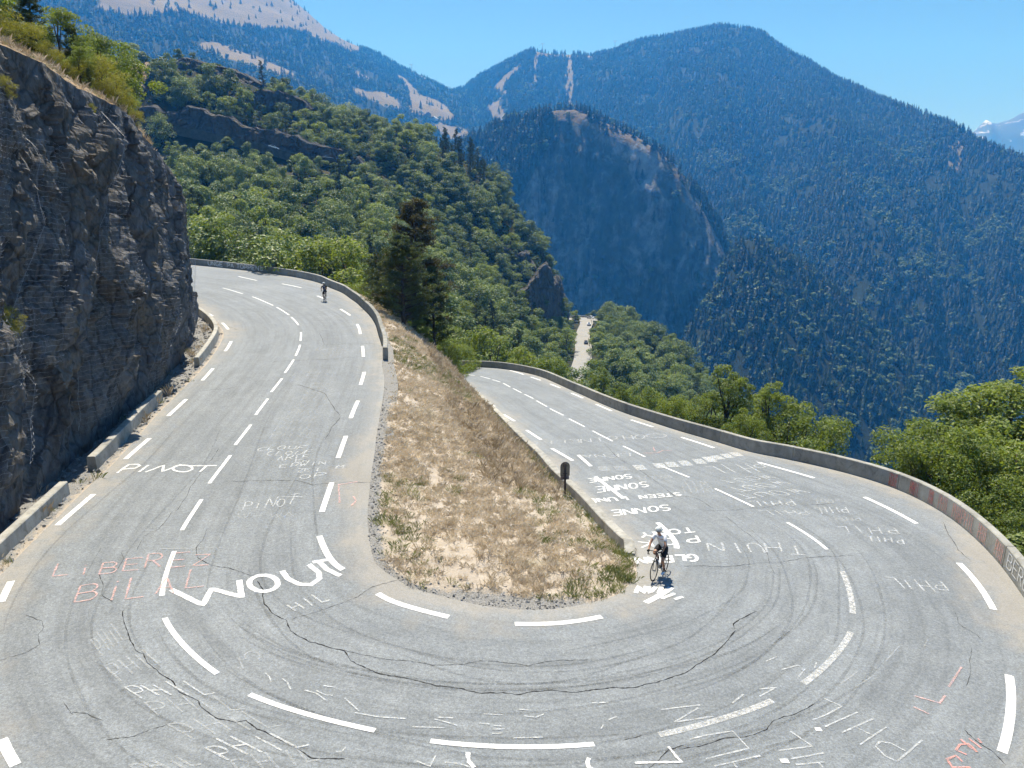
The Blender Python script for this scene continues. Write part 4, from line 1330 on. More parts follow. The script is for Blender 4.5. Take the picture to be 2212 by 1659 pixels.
# ------------------------------------------------------------------ hills and mountains
def WZ(u, Y, z):
    return np.array([(u - CX) / F * (Y * CP - (z - CAMH) * SP), Y, z])
def row_v(tab, ug):
    a = np.array(tab, float)
    v = np.interp(ug, a[:, 0], a[:, 1]); Y = np.interp(ug, a[:, 0], a[:, 2])
    return np.stack([W(u, vv_, y_) for u, vv_, y_ in zip(ug, v, Y)])
def row_z(tab, ug, Y):
    a = np.array(tab, float)
    z = np.interp(ug, a[:, 0], a[:, 1])
    return np.stack([WZ(u, Y, z_) for u, z_ in zip(ug, z)])
def loft(rows, nv):
    """rows (k, nu, 3): smooth interpolation between them"""
    k = rows.shape[0]
    t = np.linspace(0, k - 1, nv)
    i = np.clip(t.astype(int), 0, k - 2)
    f = (t - i)[:, None, None]
    p0 = rows[np.clip(i - 1, 0, k - 1)]; p1 = rows[i]; p2 = rows[i + 1]; p3 = rows[np.clip(i + 2, 0, k - 1)]
    m1, m2 = (p2 - p0) * 0.35, (p3 - p1) * 0.35
    h = lambda a, b, c, d: a * p1 + b * m1 + c * p2 + d * m2
    return h(2 * f**3 - 3 * f**2 + 1, f**3 - 2 * f**2 + f, -2 * f**3 + 3 * f**2, f**3 - f**2)
def hill(name, G, mat, label, cat, openmask=None, flip=False):
    q = grid_faces(G.shape[0], G.shape[1])
    me = mesh_np(name, G.reshape(-1, 3), q, True)
    fattr(me, 'open', np.zeros(G.shape[0] * G.shape[1]) if openmask is None else openmask)
    o = obj(name, me, mat, label=label, cat=cat, kind='structure')
    bv = BVHTree.FromPolygons([tuple(v) for v in G.reshape(-1, 3)], [tuple(f) for f in q])
    return o, bv
def polymask(G, polys, soft=1):
    u, v = proj(G)
    m = np.zeros(u.shape)
    for p in polys:
        m = np.maximum(m, inpoly(u, v, p).astype(float))
    for _ in range(soft):
        k = np.pad(m, 1, mode='edge')
        m = (k[1:-1, 1:-1] * 2 + k[:-2, 1:-1] + k[2:, 1:-1] + k[1:-1, :-2] + k[1:-1, 2:]) / 6
    return m
def cast(bv, u, v):
    h = bv.ray_cast(CAMV, Vector(ray(u, v)).normalized(), 20000)
    return h[0]

# near hillside with the woods, its spur and the lower hairpin
ug = np.concatenate([np.linspace(-700, 200, 20), np.linspace(230, 1500, 150), np.linspace(1520, 2400, 24)])
rid = [(-700, -60, 420), (-100, 40, 400), (230, 140, 360), (300, 135, 360), (400, 138, 370), (480, 158, 380), (560, 196, 385), (640, 235, 390), (700, 262, 395), (760, 285, 400), (830, 292, 400), (900, 306, 405),
       (980, 346, 405), (1050, 384, 405), (1100, 445, 405), (1130, 505, 405), (1180, 545, 405), (1222, 605, 408), (1236, 692, 405), (1290, 697, 402), (1340, 712, 395), (1400, 745, 380), (1500, 815, 355), (1600, 900, 335), (1700, 1000, 320), (1900, 1130, 300), (2400, 1350, 260)]
R5 = row_v(rid, ug)
back = R5 + np.array([0, 130, -75])[None]
hl = np.stack([
    row_z([(-700, 9), (430, 2.4), (640, -1.0), (850, -4.5), (960, -8), (1100, -16), (1250, -26), (1500, -40), (1800, -58), (2400, -80)], ug, 88),
    row_z([(-700, 9), (430, -1.5), (700, -6), (850, -11), (960, -17), (1100, -26), (1250, -37), (1500, -54), (1900, -80), (2400, -110)], ug, 122),
    row_v([(-700, 480, 180), (300, 545, 180), (430, 548, 180), (700, 600, 180), (900, 695, 185), (1050, 790, 190), (1250, 872, 190), (1500, 985, 190), (1900, 1180, 190), (2400, 1350, 190)], ug),
    row_v([(-700, 330, 250), (300, 440, 245), (430, 450, 245), (700, 492, 245), (900, 575, 248), (1050, 680, 250), (1230, 808, 250), (1290, 812, 250), (1400, 862, 250), (1500, 925, 245), (1900, 1180, 240), (2400, 1370, 230)], ug),
    row_v([(-700, 180, 320), (300, 315, 305), (430, 332, 305), (600, 368, 310), (770, 405, 315), (900, 462, 320), (1050, 570, 325), (1150, 665, 330), (1230, 752, 330), (1290, 755, 330), (1400, 800, 320), (1500, 868, 305), (1700, 1010, 285), (1900, 1150, 265), (2400, 1360, 240)], ug),
    R5, back, back + np.array([0, 260, -160])[None]])
H5 = loft(hl, 130)
tt = np.linspace(0, 1, 130)[:, None]
H5[..., 2] += 2.0 * fbm(H5[..., 0] * 0.022, H5[..., 1] * 0.022, 0, 4) * np.clip(tt * 5, 0, 1)
# lower road, seen far below in the valley
LR = [(1264, 690, 408), (1266, 700, 392), (1260, 714, 370), (1256, 732, 342), (1259, 756, 306), (1257, 778, 276), (1250, 804, 246), (1244, 840, 212)]
LRp = np.array([W(*p) for p in LR])
LR2 = np.array([W(1300, 692, 404), W(1280, 690, 409), W(1263, 688, 413), W(1244, 687, 415), W(1225, 690, 415), W(1205, 700, 412)])
def dense3(P, step):
    d = np.concatenate([[0], np.cumsum(np.linalg.norm(np.diff(P, axis=0), axis=1))])
    t = np.linspace(0, d[-1], max(2, int(d[-1] / step)))
    return np.stack([np.interp(t, d, P[:, k]) for k in range(3)], 1)
LRd, LR2d = dense3(LRp, 2.0), dense3(LR2, 1.0)
for path, hw in ((LRd, 9), (LR2d, 8)):
    d = np.sqrt(((H5[:, :, None, :2] - path[None, None, :, :2]) ** 2).sum(-1))
    j = d.argmin(-1); dm = d.min(-1)
    tgt = path[j][..., 2] - 0.5
    k = np.clip(1 - (dm - hw) / 10, 0, 1)
    H5[..., 2] = np.where(dm < hw + 10, H5[..., 2] * (1 - k) + tgt * k, H5[..., 2])
OPEN5 = [[(225, 95), (330, 95), (330, 130), (300, 220), (320, 255), (290, 262), (240, 230), (225, 140)], [(375, 112), (470, 128), (520, 150), (470, 148), (390, 135)],
         [(1128, 470), (1200, 520), (1235, 590), (1200, 560), (1140, 505)], [(800, 335), (830, 335), (825, 350), (800, 350)]]
o5 = polymask(H5, OPEN5, 2)
hill5, BV5 = hill('wooded_hillside', H5, M['ground_mid'], 'wooded hillside rising behind the upper bend', 'hill', o5)

def ribbon3(path, w, name, mat, parent=None, **kw):
    V, Fc = [], []
    n = len(path)
    for i in range(n):
        t = path[min(i + 1, n - 1)] - path[max(i - 1, 0)]
        t[2] = 0; t = t / np.linalg.norm(t)
        nn = np.array([-t[1], t[0], 0])
        V += [path[i] + nn * w / 2, path[i] - nn * w / 2]
        if i: Fc.append((2 * i - 2, 2 * i - 1, 2 * i + 1, 2 * i))
    me = mesh_from(name, V, Fc)
    for a_ in ('s', 'lat'): fattr(me, a_, np.linspace(0, 20, len(V)))
    fattr(me, 'edge', np.ones(len(V)) * 0.02)
    return obj(name, me, mat, parent, **kw)
lr = ribbon3(LRd, 6.2, 'lower_road', M['asphalt'], label='pale stretch of road far below among the trees', cat='road', kind='structure')
ribbon3(LR2d + np.array([0, 0, 0.05]), 8.0, 'lower_road', M['asphalt'], label='pale hairpin of the road far below', cat='road', kind='structure')
def parapet3(path, off, h, th, name, label, mat):
    P = []
    n = len(path)
    for i in range(n):
        t = path[min(i + 1, n - 1)] - path[max(i - 1, 0)]
        t = t.copy(); t[2] = 0; t /= np.linalg.norm(t)
        P.append((path[i], np.array([-t[1], t[0], 0])))
    V, Fc = [], []
    for p, nn in P:
        for d, z in ((off, -3), (off, h), (off + th, h), (off + th, -3)):
            V.append(p + nn * d + [0, 0, z])
    for i in range(n - 1):
        for j in range(4):
            Fc.append((i * 4 + j, i * 4 + (j + 1) % 4, (i + 1) * 4 + (j + 1) % 4, (i + 1) * 4 + j))
    Fc += [(0, 1, 2, 3), tuple((n - 1) * 4 + j for j in (3, 2, 1, 0))]
    return obj(name, mesh_from(name, V, Fc), mat, label=label, cat='wall')
parapet3(LRd, 3.2, 0.8, 0.5, 'parapet_wall', 'thin straight parapet beside the road far below', M['concrete'])
parapet3(LR2d[:40], -4.6, 0.9, 0.5, 'parapet_wall', 'short parapet at the far hairpin below the wooded rock', M['concrete'])
# terrace road cut into the hillside
tr = []
for u, v in [(300, 262), (340, 272), (420, 291), (500, 307), (571, 323), (620, 337), (655, 347), (710, 352), (770, 356)]:
    tr.append(np.array(cast(BV5, u, v)))
TRd = dense3(np.array(tr), 3.0)
TRd += np.array([0, -1.5, 1.2])
ribbon3(TRd, 7.0, 'terrace_road', M['asphalt'], label='upper road cut as a terrace across the wooded hillside', cat='road', kind='structure')
parapet3(TRd, -3.9, 0.5, 0.5, 'retaining_wall', 'long dark retaining wall under the terrace road on the hillside', M['stonewall'])

# rock bluffs in the hillside
def bluff(pts, h, label, bv=BV5, lean=0.25, amp=1.6, mat=M['rock_far'], fwd=2.5, bk=10, name='rock_bluff', nseg=60, seed=0.0, sc=0.12):
    ft = [np.array(cast(bv, u, v)) for u, v in pts]
    ft = dense3(np.array(ft), 1e9 if len(ft) < 2 else max(0.5, np.sum(np.linalg.norm(np.diff(np.array(ft), axis=0), axis=1)) / nseg))
    ft = ft + np.array([0, -fwd, -3])
    n = len(ft)
    vz = np.linspace(0, 1, 22)
    hp = h * (0.35 + 0.65 * np.sin(np.pi * np.linspace(0.05, 0.95, n))) * (1 + 0.55 * fbm(ft[:, 0] * 0.06, ft[:, 1] * 0.0, seed, 4))
    G = []
    for a in vz:
        p = ft.copy()
        p[:, 2] += (hp + 3) * a
        p[:, 1] += (hp + 3) * a * lean
        dsp = amp * fbm(p[:, 0] * sc, p[:, 2] * sc, seed, 4) + amp * 0.5 * fbm(p[:, 0] * sc * 4, p[:, 2] * sc * 3, seed + 3, 3)
        dsp = dsp * 1.5 + 0.8 * np.floor(3 * fbm(p[:, 0] * sc * 0.7, p[:, 2] * sc * 1.2, seed + 8, 2)) / 3 * amp
        p[:, 0] += 0.5 * amp * fbm(p[:, 1] * sc + p[:, 0] * sc, p[:, 2] * sc * 2, seed + 5, 3)
        p[:, 2] += 0.4 * amp * fbm(p[:, 0] * sc * 2, p[:, 2] * sc, seed + 6, 3) * a
        p[:, 1] -= dsp * (1 if a < 0.97 else 0.6)
        G.append(p)
    for b in (0.3, 0.6, 1.0):
        p = G[21].copy(); p[:, 1] += bk * b; p[:, 2] += bk * b * 0.15 - (4 if b == 1 else 0)
        p[:, 2] += 0.5 * fbm(p[:, 0] * 0.3, p[:, 1] * 0.3, seed, 3)
        G.append(p)
    G = np.array(G)
    me = mesh_np(name, G.reshape(-1, 3), grid_faces(G.shape[0], n), False)
    fattr(me, 'open', np.zeros(G.shape[0] * n))
    return obj(name, me, mat, label=label, cat='rock')
bluff([(300, 262), (420, 288), (500, 303), (571, 318), (650, 341), (740, 346)], 9, 'dark rock cutting above the terrace road on the hillside', seed=1.1)
bluff([(490, 230), (560, 238), (620, 248), (675, 262)], 10, 'dark overhanging crag high on the wooded hillside', seed=2.2)
bluff([(320, 150), (400, 152), (480, 168), (560, 190)], 6, 'brown rocky knob at the top of the hillside', seed=3.3, lean=0.8, bk=14)
bluff([(1120, 690), (1160, 700), (1200, 702), (1226, 692)], 20, 'grey crag above the far hairpin at the end of the spur', seed=4.4, amp=2.4)
bluff([(1085, 560), (1120, 590), (1160, 610)], 14, 'rocky step on the steep right end of the wooded spur', seed=5.5, amp=2.0, lean=.4)
bluff([(745, 386), (775, 388), (800, 390)], 8, 'small dark rock wall below the terrace road', seed=6.6)

# alpine pasture mountain at the upper left
ug3 = np.linspace(-400, 1120, 150)
r3 = row_v([(-400, -280, 3000), (200, -170, 3100), (420, -95, 3200), (560, -35, 3250), (620, -5, 3300), (660, 22, 3300), (700, 54, 3300), (760, 92, 3300), (830, 132, 3300), (900, 165, 3250), (960, 192, 3200), (1000, 204, 3150), (1120, 270, 3000)], ug3)
b3 = row_v([(-400, 420, 1000), (200, 340, 1100), (420, 330, 1200), (700, 360, 1300), (900, 390, 1500), (1000, 370, 1700), (1120, 410, 1800)], ug3)
mrow = lambda a, b, f, dz: a * (1 - f) + b * f + np.array([0, 0, dz])[None]
H3 = loft(np.stack([b3 + np.array([0, -300, -200])[None], b3, mrow(b3, r3, 0.35, -15), mrow(b3, r3, 0.7, 10), r3, r3 + np.array([0, 500, -150])[None], r3 + np.array([0, 1500, -700])[None]]), 120)
H3[..., 2] += (26 * fbm(H3[..., 0] * 0.0022, H3[..., 1] * 0.0022, 4, 5))
MEAD3 = [[(200, 20), (250, -60), (560, -60), (640, 0), (705, 58), (780, 105), (770, 118), (640, 64), (520, 58), (400, 28), (300, 30)], [(423, 90), (470, 92), (560, 125), (640, 158), (635, 172), (560, 152), (440, 110)],
         [(760, 152), (800, 165), (815, 178), (770, 166)], [(855, 162), (880, 190), (887, 222), (880, 240), (950, 258), (985, 256), (965, 230), (940, 215), (905, 203), (890, 185), (868, 163)],
         [(748, 178), (790, 198), (830, 198), (862, 220), (872, 238), (820, 227), (770, 206)], [(878, 138), (915, 148), (960, 168), (990, 182), (994, 206), (968, 196), (930, 176), (890, 160)],
         [(930, 262), (1012, 280), (1006, 300), (960, 300)]]
o3 = polymask(H3, MEAD3, 1)
hill3, BV3 = hill('pasture_mountain', H3, M['ground_far'], 'tan alpine pasture mountain with scattered conifers at the upper left', 'mountain', o3)

# the great wooded mountain on the right
ug1 = np.linspace(880, 2900, 240)
r1 = row_v([(880, 240, 3300), (1000, 190, 3200), (1050, 160, 3100), (1110, 126, 3050), (1150, 109, 3000), (1165, 115, 3000), (1260, 119, 3000), (1290, 121, 2950), (1400, 88, 2900), (1500, 69, 2850), (1570, 57, 2800), (1600, 61, 2800), (1650, 75, 2750), (1700, 114, 2650),
            (1800, 166, 2450), (1900, 216, 2250), (2000, 252, 2050), (2075, 278, 1900), (2110, 303, 1800), (2212, 350, 1650), (2400, 440, 1450), (2900, 600, 1200)], ug1)
b1 = row_v([(880, 430, 1900), (1100, 430, 1800), (1200, 490, 1700), (1300, 610, 1500), (1400, 720, 1300), (1500, 830, 1150), (1600, 930, 1000), (1800, 1080, 850), (2000, 1150, 780), (2212, 1210, 720), (2900, 1350, 600)], ug1)
H1 = loft(np.stack([b1 + np.array([0, -150, -60])[None], b1, mrow(b1, r1, 0.33, -12), mrow(b1, r1, 0.66, -8), r1, r1 + np.array([60, 300, -110])[None], r1 + np.array([60, 1100, -600])[None]]), 190)
tv = np.linspace(0, 1, 190)[:, None]
colx = np.linspace(0, 1, 240)[None, :] + 0.06 * tv
gul = np.abs(perlin(colx * 9, tv * 1.2, 3.3)) * 1.2 + 0.5 * np.abs(perlin(colx * 22, tv * 2.5, 8.8))
envv = np.clip((0.66 - tv) * 7, 0, 1) * np.clip((tv - 0.05) * 6, 0, 1)
H1[..., 2] += 95 * (gul - 0.45) * envv + 12 * fbm(H1[..., 0] * 0.006, H1[..., 1] * 0.006, 1, 4) * np.clip((0.72 - tv) * 8, 0.1, 1)
MEAD1 = [[(1122, 139), (1090, 163), (1067, 187), (1066, 194), (1087, 196), (1091, 178), (1122, 148)], [(1050, 226), (1081, 216), (1084, 234), (1106, 263), (1067, 265), (1054, 237)], [(1084, 194), (1098, 198), (1088, 207), (1082, 214)],
         [(1225, 108), (1237, 108), (1239, 236), (1226, 236)], [(1155, 108), (1165, 108), (1158, 184), (1150, 182)], [(1158, 104), (1292, 106), (1280, 124), (1158, 122)], [(2040, 318), (2075, 300), (2080, 330), (2072, 380), (2050, 370)]]
o1 = polymask(H1, MEAD1, 0)
hill1, BV1 = hill('wooded_mountain', H1, M['ground_far'], 'great conifer covered mountain filling the right of the view', 'mountain', o1)

# rocky knoll in front of it
ug4 = np.linspace(900, 1760, 170)
r4t = [(900, 340, 1400), (990, 318, 1380), (1050, 282, 1360), (1110, 260, 1340), (1150, 250, 1320), (1200, 238, 1300), (1240, 239, 1290), (1300, 266, 1270), (1380, 300, 1240), (1420, 326, 1220), (1460, 372, 1200), (1510, 428, 1180), (1545, 480, 1160), (1570, 540, 1140), (1600, 612, 1110), (1625, 700, 1080), (1650, 800, 1050), (1760, 950, 1000)]
r4 = row_v(r4t, ug4)
m4 = row_v([(900, 400, 1250), (1050, 380, 1240), (1130, 350, 1245), (1200, 300, 1268), (1240, 300, 1262), (1300, 330, 1240), (1400, 400, 1200), (1500, 510, 1150), (1570, 640, 1090), (1625, 780, 1040), (1760, 1000, 950)], ug4)
n4 = row_v([(900, 520, 1120), (1050, 540, 1120), (1130, 540, 1180), (1200, 530, 1205), (1300, 540, 1190), (1400, 580, 1160), (1500, 660, 1110), (1570, 740, 1060), (1625, 850, 1000), (1760, 1040, 930)], ug4)
b4 = row_v([(900, 760, 1000), (1050, 800, 1020), (1200, 820, 1160), (1300, 820, 1150), (1400, 830, 1125), (1500, 850, 1075), (1570, 880, 1010), (1625, 930, 960), (1760, 1100, 900)], ug4)
H4 = loft(np.stack([b4 + np.array([0, -60, -50])[None], b4, n4, m4, r4, r4 + np.array([40, 120, -20])[None], r4 + np.array([60, 320, -190])[None]]), 160)
tq = np.linspace(0, 1, 160)[:, None]
rock4 = [[(1090, 480), (1180, 330), (1215, 262), (1245, 256), (1300, 272), (1380, 304), (1425, 335), (1470, 390), (1520, 450), (1560, 530), (1600, 640), (1640, 800), (1100, 820)]]
rm4 = polymask(H4, rock4, 3)
up4, vp4 = proj(H4)
H4[..., 1] -= (22 * np.abs(perlin(up4 * 0.022, vp4 * 0.006, 1.0)) + 12 * fbm(up4 * 0.05, vp4 * 0.02, 2.0, 4)) * np.clip((0.64 - tq) * 6, 0, 1)
H4[..., 2] += 5 * fbm(H4[..., 0] * 0.012, H4[..., 1] * 0.012, 6, 4)
def m_knoll():
    t = NT('knoll_ground')
    P = t.pos()
    wv = t.pos((1.0, 1.0, 0.28))
    a = t.noise(wv, 0.018, 7, 0.7, dist=0.5)
    b = t.noise(P, 0.06, 6, 0.7)
    o = t.attr('open')
    crest = t.attr('crest')
    rock = t.ramp(t.math('ADD', t.math('MULTIPLY', a, 0.65), t.math('MULTIPLY', b, 0.35)), [(0.38, (0.03, 0.04, 0.024)), (0.50, (0.085, 0.09, 0.08)), (0.57, (0.24, 0.24, 0.25)), (0.70, (0.42, 0.42, 0.42))])
    gr = t.ramp(b, [(0.3, (0.02, 0.032, 0.015)), (0.7, (0.05, 0.06, 0.03))])
    c = t.mix(t.ramp(o, [(0.35, 0.0), (0.6, 1.0)]), gr, rock)
    c = t.mix(t.ramp(t.math('ADD', crest, t.math('MULTIPLY', t.math('SUBTRACT', b, 0.5), 3.2)), [(0.85, 0.0), (1.25, 1.0)]), c, (0.17, 0.13, 0.085))  # brown ground tinted paler here, painting in the sunlit crest
    t.principled(c, 0.95, t.bump(t.math('ADD', a, b), 0.8, 8.0), 0, 0.1)
    return t.m
hill4, BV4 = hill('rocky_knoll', H4, m_knoll(), 'shaded rocky knoll with a wooded crown in the valley', 'hill', rm4)
LIT_CREST = [[(1185, 238), (1200, 226), (1250, 226), (1312, 256), (1390, 290), (1445, 325), (1490, 385), (1478, 402), (1425, 350), (1380, 322), (1300, 290), (1240, 264), (1195, 262)]]  # outline of the strip coloured as the sunlit rim
fattr(hill4.data, 'crest', polymask(H4, LIT_CREST, 1))

# wooded toe in front of the knoll's right foot
tc = np.linspace(0, 1, 60)
def trow(tab):
    a = np.array(tab, float); k = np.linspace(0, 1, len(a))
    return np.stack([W(np.interp(q, k, a[:, 0]), np.interp(q, k, a[:, 1]), np.interp(q, k, a[:, 2])) for q in tc])
c0 = trow([(1420, 830, 870), (1462, 765, 915), (1500, 705, 960), (1540, 635, 1000), (1572, 565, 1035), (1612, 520, 1060), (1680, 540, 1070), (1780, 610, 1060), (1900, 720, 1020), (2060, 900, 930), (2150, 1010, 860)])
c1 = trow([(1440, 890, 830), (1500, 830, 850), (1540, 780, 870), (1585, 720, 900), (1620, 660, 930), (1660, 620, 960), (1720, 640, 970), (1810, 700, 950), (1910, 800, 920), (2050, 940, 860), (2140, 1040, 820)])
c2 = trow([(1460, 1000, 760), (1530, 980, 760), (1580, 960, 770), (1630, 930, 780), (1680, 900, 790), (1730, 890, 800), (1790, 900, 800), (1860, 930, 790), (1940, 980, 780), (2050, 1060, 760), (2130, 1110, 750)])
H6 = loft(np.stack([c2 + np.array([0, -60, -60])[None], c2, c1, c0, c0 + np.array([40, 120, -60])[None], c0 + np.array([60, 260, -160])[None]]), 70)
H6[..., 2] += 7 * fbm(H6[..., 0] * 0.012, H6[..., 1] * 0.012, 3, 4)
hill6, BV6 = hill('wooded_toe', H6, M['ground_far'], 'wooded toe of the mountain in front of the rocky knoll', 'hill')

# distant snowy peak and the valley floor
pk = []
ugp = np.linspace(2000, 2700, 60)
rp = row_v([(2000, 330, 5200), (2100, 290, 5200), (2130, 262, 5200), (2150, 268, 5200), (2180, 256, 5200), (2230, 238, 5200), (2320, 200, 5200), (2450, 240, 5200), (2700, 330, 5200)], ugp)
bp = row_v([(2000, 560, 4300), (2700, 560, 4300)], ugp)
HP = loft(np.stack([bp, mrow(bp, rp, .5, 0), rp, rp + np.array([0, 250, -300])[None]]), 50)
HP[..., 2] += 18 * fbm(HP[..., 0] * 0.006, HP[..., 1] * 0.006, 2, 4)
def m_peak():
    t = NT('snowy_rock')
    P = t.pos()
    a = t.noise(t.pos((1, 1, 1.6)), 0.006, 6, 0.65, dist=0.8)
    c = t.ramp(a, [(0.56, (0.10, 0.10, 0.11)), (0.62, (0.50, 0.52, 0.55))])
    t.principled(c, 0.9, None, 0, 0.1)
    return t.m
hill('snowy_peak', HP, m_peak(), 'distant bare peak with snow patches at the right edge', 'mountain')
vf = mesh_np('valley_floor', np.array([(-5200, -2200, -420), (5200, -2200, -420), (5200, 6000, -420), (-5200, 6000, -420)]), np.array([[0, 1, 2, 3]]))
fattr(vf, 'open', np.zeros(4))
obj('valley_floor', vf, M['ground_far'], kind='structure', label='dark valley floor far below the road', cat='ground')

# ------------------------------------------------------------------ plants
def leaf_mesh(name, C, Nn, size, asp, mat, rng, flat=0.5):
    """rhombic leaves at C (n,3) roughly facing Nn"""
    n = len(C)
    r = rng.normal(size=(n, 3))
    N = Nn * flat + r * (1 - flat) * 0.8
    N /= np.linalg.norm(N, axis=1)[:, None] + 1e-9
    t = np.cross(N, rng.normal(size=(n, 3)))
    t /= np.linalg.norm(t, axis=1)[:, None] + 1e-9
    b = np.cross(N, t)
    L = (size * rng.uniform(0.6, 1.35, n))[:, None]
    V = np.stack([C - t * L * .5, C + b * L * asp * .5 + N * L * 0.08, C + t * L * .5, C - b * L * asp * .5 + N * L * 0.08], 1).reshape(-1, 3)
    Q = np.arange(4 * n).reshape(-1, 4)
    me = mesh_np(name, V, Q)
    fattr(me, 'tint', rng.random(n), 'FACE')
    me.materials.append(mat)
    return me

def broadleaf(seed, h, rad, nclump, nleaf, lsize, mat, asp=0.6, trunk=True, open_=0.0, low=0.22, crad=0.30, stems=1, upright=1.0, flat=0.5):
    """returns (trunk mesh, crown mesh) of a broadleaved tree of height h"""
    rng = np.random.default_rng(seed)
    cl = []
    while len(cl) < nclump:
        p = rng.uniform(-1, 1, 3)
        r = np.linalg.norm(p)
        if r > 1 or r < 0.35 * (1 - open_): continue
        zz = (p[2] + 1) / 2
        wid = (0.55 + 0.6 * math.sin(math.pi * min(1, zz * 0.75 + 0.22)))
        q = np.array([p[0] * rad * wid, p[1] * rad * wid, h * (low + (1 - low - 0.06) * zz)])
        cl.append(q)
    cl = np.array(cl)
    cr = crad * rad * rng.uniform(0.65, 1.35, nclump)
    per = rng.multinomial(nleaf, cr ** 2 / (cr ** 2).sum())
    C, N = [], []
    ctr = np.array([0, 0, h * 0.5])
    for c, r, k in zip(cl, cr, per):
        d = rng.normal(size=(k, 3)); d /= np.linalg.norm(d, axis=1)[:, None]
        d[:, 2] = np.abs(d[:, 2]) * np.where(rng.random(k) < 0.72, 1, -1)
        rr = r * rng.uniform(0.25, 1.0, k)[:, None] ** 0.45
        sc = np.array([1.0, 1.0, 0.75 * upright])
        C.append(c + d * rr * sc)
        N.append(d * 0.8 + np.array([0, 0, 0.7]))
    crown = leaf_mesh('crown', np.concatenate(C), np.concatenate(N), lsize, asp, mat, rng, flat)
    geos = []
    base = h * 0.03
    for sidx in range(stems):
        ox, oy = (rng.uniform(-.12, .12, 2) * rad * 2 if stems > 1 else (0, 0))
        tr0 = 0.022 * h / math.sqrt(stems)
        topz = h * 0.78
        pts = [Vector((ox, oy, -0.6))] + [Vector((ox + rng.normal() * 0.02 * h * k / 4, oy + rng.normal() * 0.02 * h * k / 4, topz * k / 4)) for k in range(5)]
        geos.append(tube_geo(pts, [tr0 * 1.35] + [tr0 * (1.1 - 0.24 * k) for k in range(5)], 6))
        idx = rng.choice(nclump, min(nclump, 9), replace=False)
        for i in idx:
            z0 = max(h * 0.15, min(topz * 0.92, cl[i][2] * 0.6))
            f = z0 / topz * 4
            a = pts[1 + min(3, int(f))].lerp(pts[min(5, 2 + int(f))], f - int(f))
            m = a.lerp(Vector(cl[i]), 0.55) + Vector((0, 0, -0.03 * h))
            geos.append(tube_geo([a, m, Vector(cl[i])], [tr0 * 0.5, tr0 * 0.32, tr0 * 0.12], 5, False))
    V, Fc = join(geos)
    tm = mesh_from('trunk', V, Fc, True)
    tm.materials.append(M['bark'])
    return tm, crown

def pine(seed, h, rad, mat, nb=70, tufts=16, nl=26, bare=0.18, droop=0.1, ns=0.34):
    rng = np.random.default_rng(seed)
    geos = []
    lean = rng.normal(size=2) * 0.03
    spine = [Vector((lean[0] * h * (k / 5) ** 1.5, lean[1] * h * (k / 5) ** 1.5, -0.6 if k == 0 else h * k / 5 * 0.97)) for k in range(6)]
    r0 = 0.02 * h
    geos.append(tube_geo(spine, [r0 * 1.2, r0, r0 * .8, r0 * .6, r0 * .35, r0 * .1], 7))
    C, N = [], []
    for b in range(nb):
        f = bare + (1 - bare) * (b + rng.random()) / nb
        z = h * f
        shape = (1 - f) ** 0.6 * (0.55 + 0.45 * min(1, (f - bare) * 5 + 0.3))
        L = rad * shape * rng.uniform(0.6, 1.2) + 0.25
        a = rng.uniform(0, 2 * math.pi)
        d = Vector((math.cos(a), math.sin(a), rng.uniform(0.0, 0.45) - droop))
        i = min(4, int(f * 5)); o = spine[i].lerp(spine[i + 1], f * 5 - i); o = Vector((o.x, o.y, z))
        e = o + d * L + Vector((0, 0, 0.12 * L))
        geos.append(tube_geo([o, o.lerp(e, .5) - Vector((0, 0, .03 * L)), e], [r0 * .32, r0 * .2, r0 * .06], 4, False))
        for k in range(tufts):
            g = 0.3 + 0.75 * (k + rng.random()) / tufts
            p = np.array(o.lerp(e, g)) + rng.normal(size=3) * np.array([.16, .16, .09]) * (0.5 + L * 0.3)
            dd = rng.normal(size=(nl, 3)); dd[:, 2] = dd[:, 2] * 0.7 + 0.35
            dd /= np.linalg.norm(dd, axis=1)[:, None]
            C.append(p + dd * rng.uniform(0.05, ns * 0.6, nl)[:, None]); N.append(dd)
    C, N = np.concatenate(C), np.concatenate(N)
    crown = leaf_mesh('crown', C, np.cross(N, rng.normal(size=N.shape)), ns * 0.55, 0.22, mat, rng, 0.7)
    V, Fc = join(geos)
    tm = mesh_from('trunk', V, Fc, True); tm.materials.append(M['bark'])
    return tm, crown

def spruce_far(seed, mat, tiers=8, per=8, slim=0.21):
    """unit height conifer, cheap"""
    rng = np.random.default_rng(seed)
    V, Q = [], []
    for t in range(tiers):
        f = t / tiers
        z0 = 0.06 + 0.90 * f
        r = slim * (1 - f) ** 0.85 * rng.uniform(0.85, 1.15) + 0.012
        dz = 0.13 * (1 - f * 0.5)
        for k in range(per):
            a = 2 * math.pi * (k + rng.uniform(-.35, .35)) / per + t * 0.7
            rr = r * rng.uniform(0.7, 1.2)
            w = 2.2 * rr / per * 1.35
            c, s = math.cos(a), math.sin(a)
            b = len(V)
            V += [(0, 0, z0 + dz), (c * rr - s * w, s * rr + c * w, z0 - rng.uniform(0, .02)), (c * rr * 1.18, s * rr * 1.18, z0 - 0.02 - rng.uniform(0, .025)), (c * rr + s * w, s * rr - c * w, z0 - rng.uniform(0, .02))]
            Q.append((b, b + 1, b + 2, b + 3))
    b = len(V)
    V += [(-.008, 0, 0), (.008, 0, 0), (.006, 0, 1), (-.006, 0, 1)]
    Q.append((b, b + 1, b + 2, b + 3))
    me = mesh_np('far_conifer', np.array(V), np.array(Q))
    fattr(me, 'tint', rng.random(len(Q)), 'FACE')
    me.materials.append(mat)
    return me

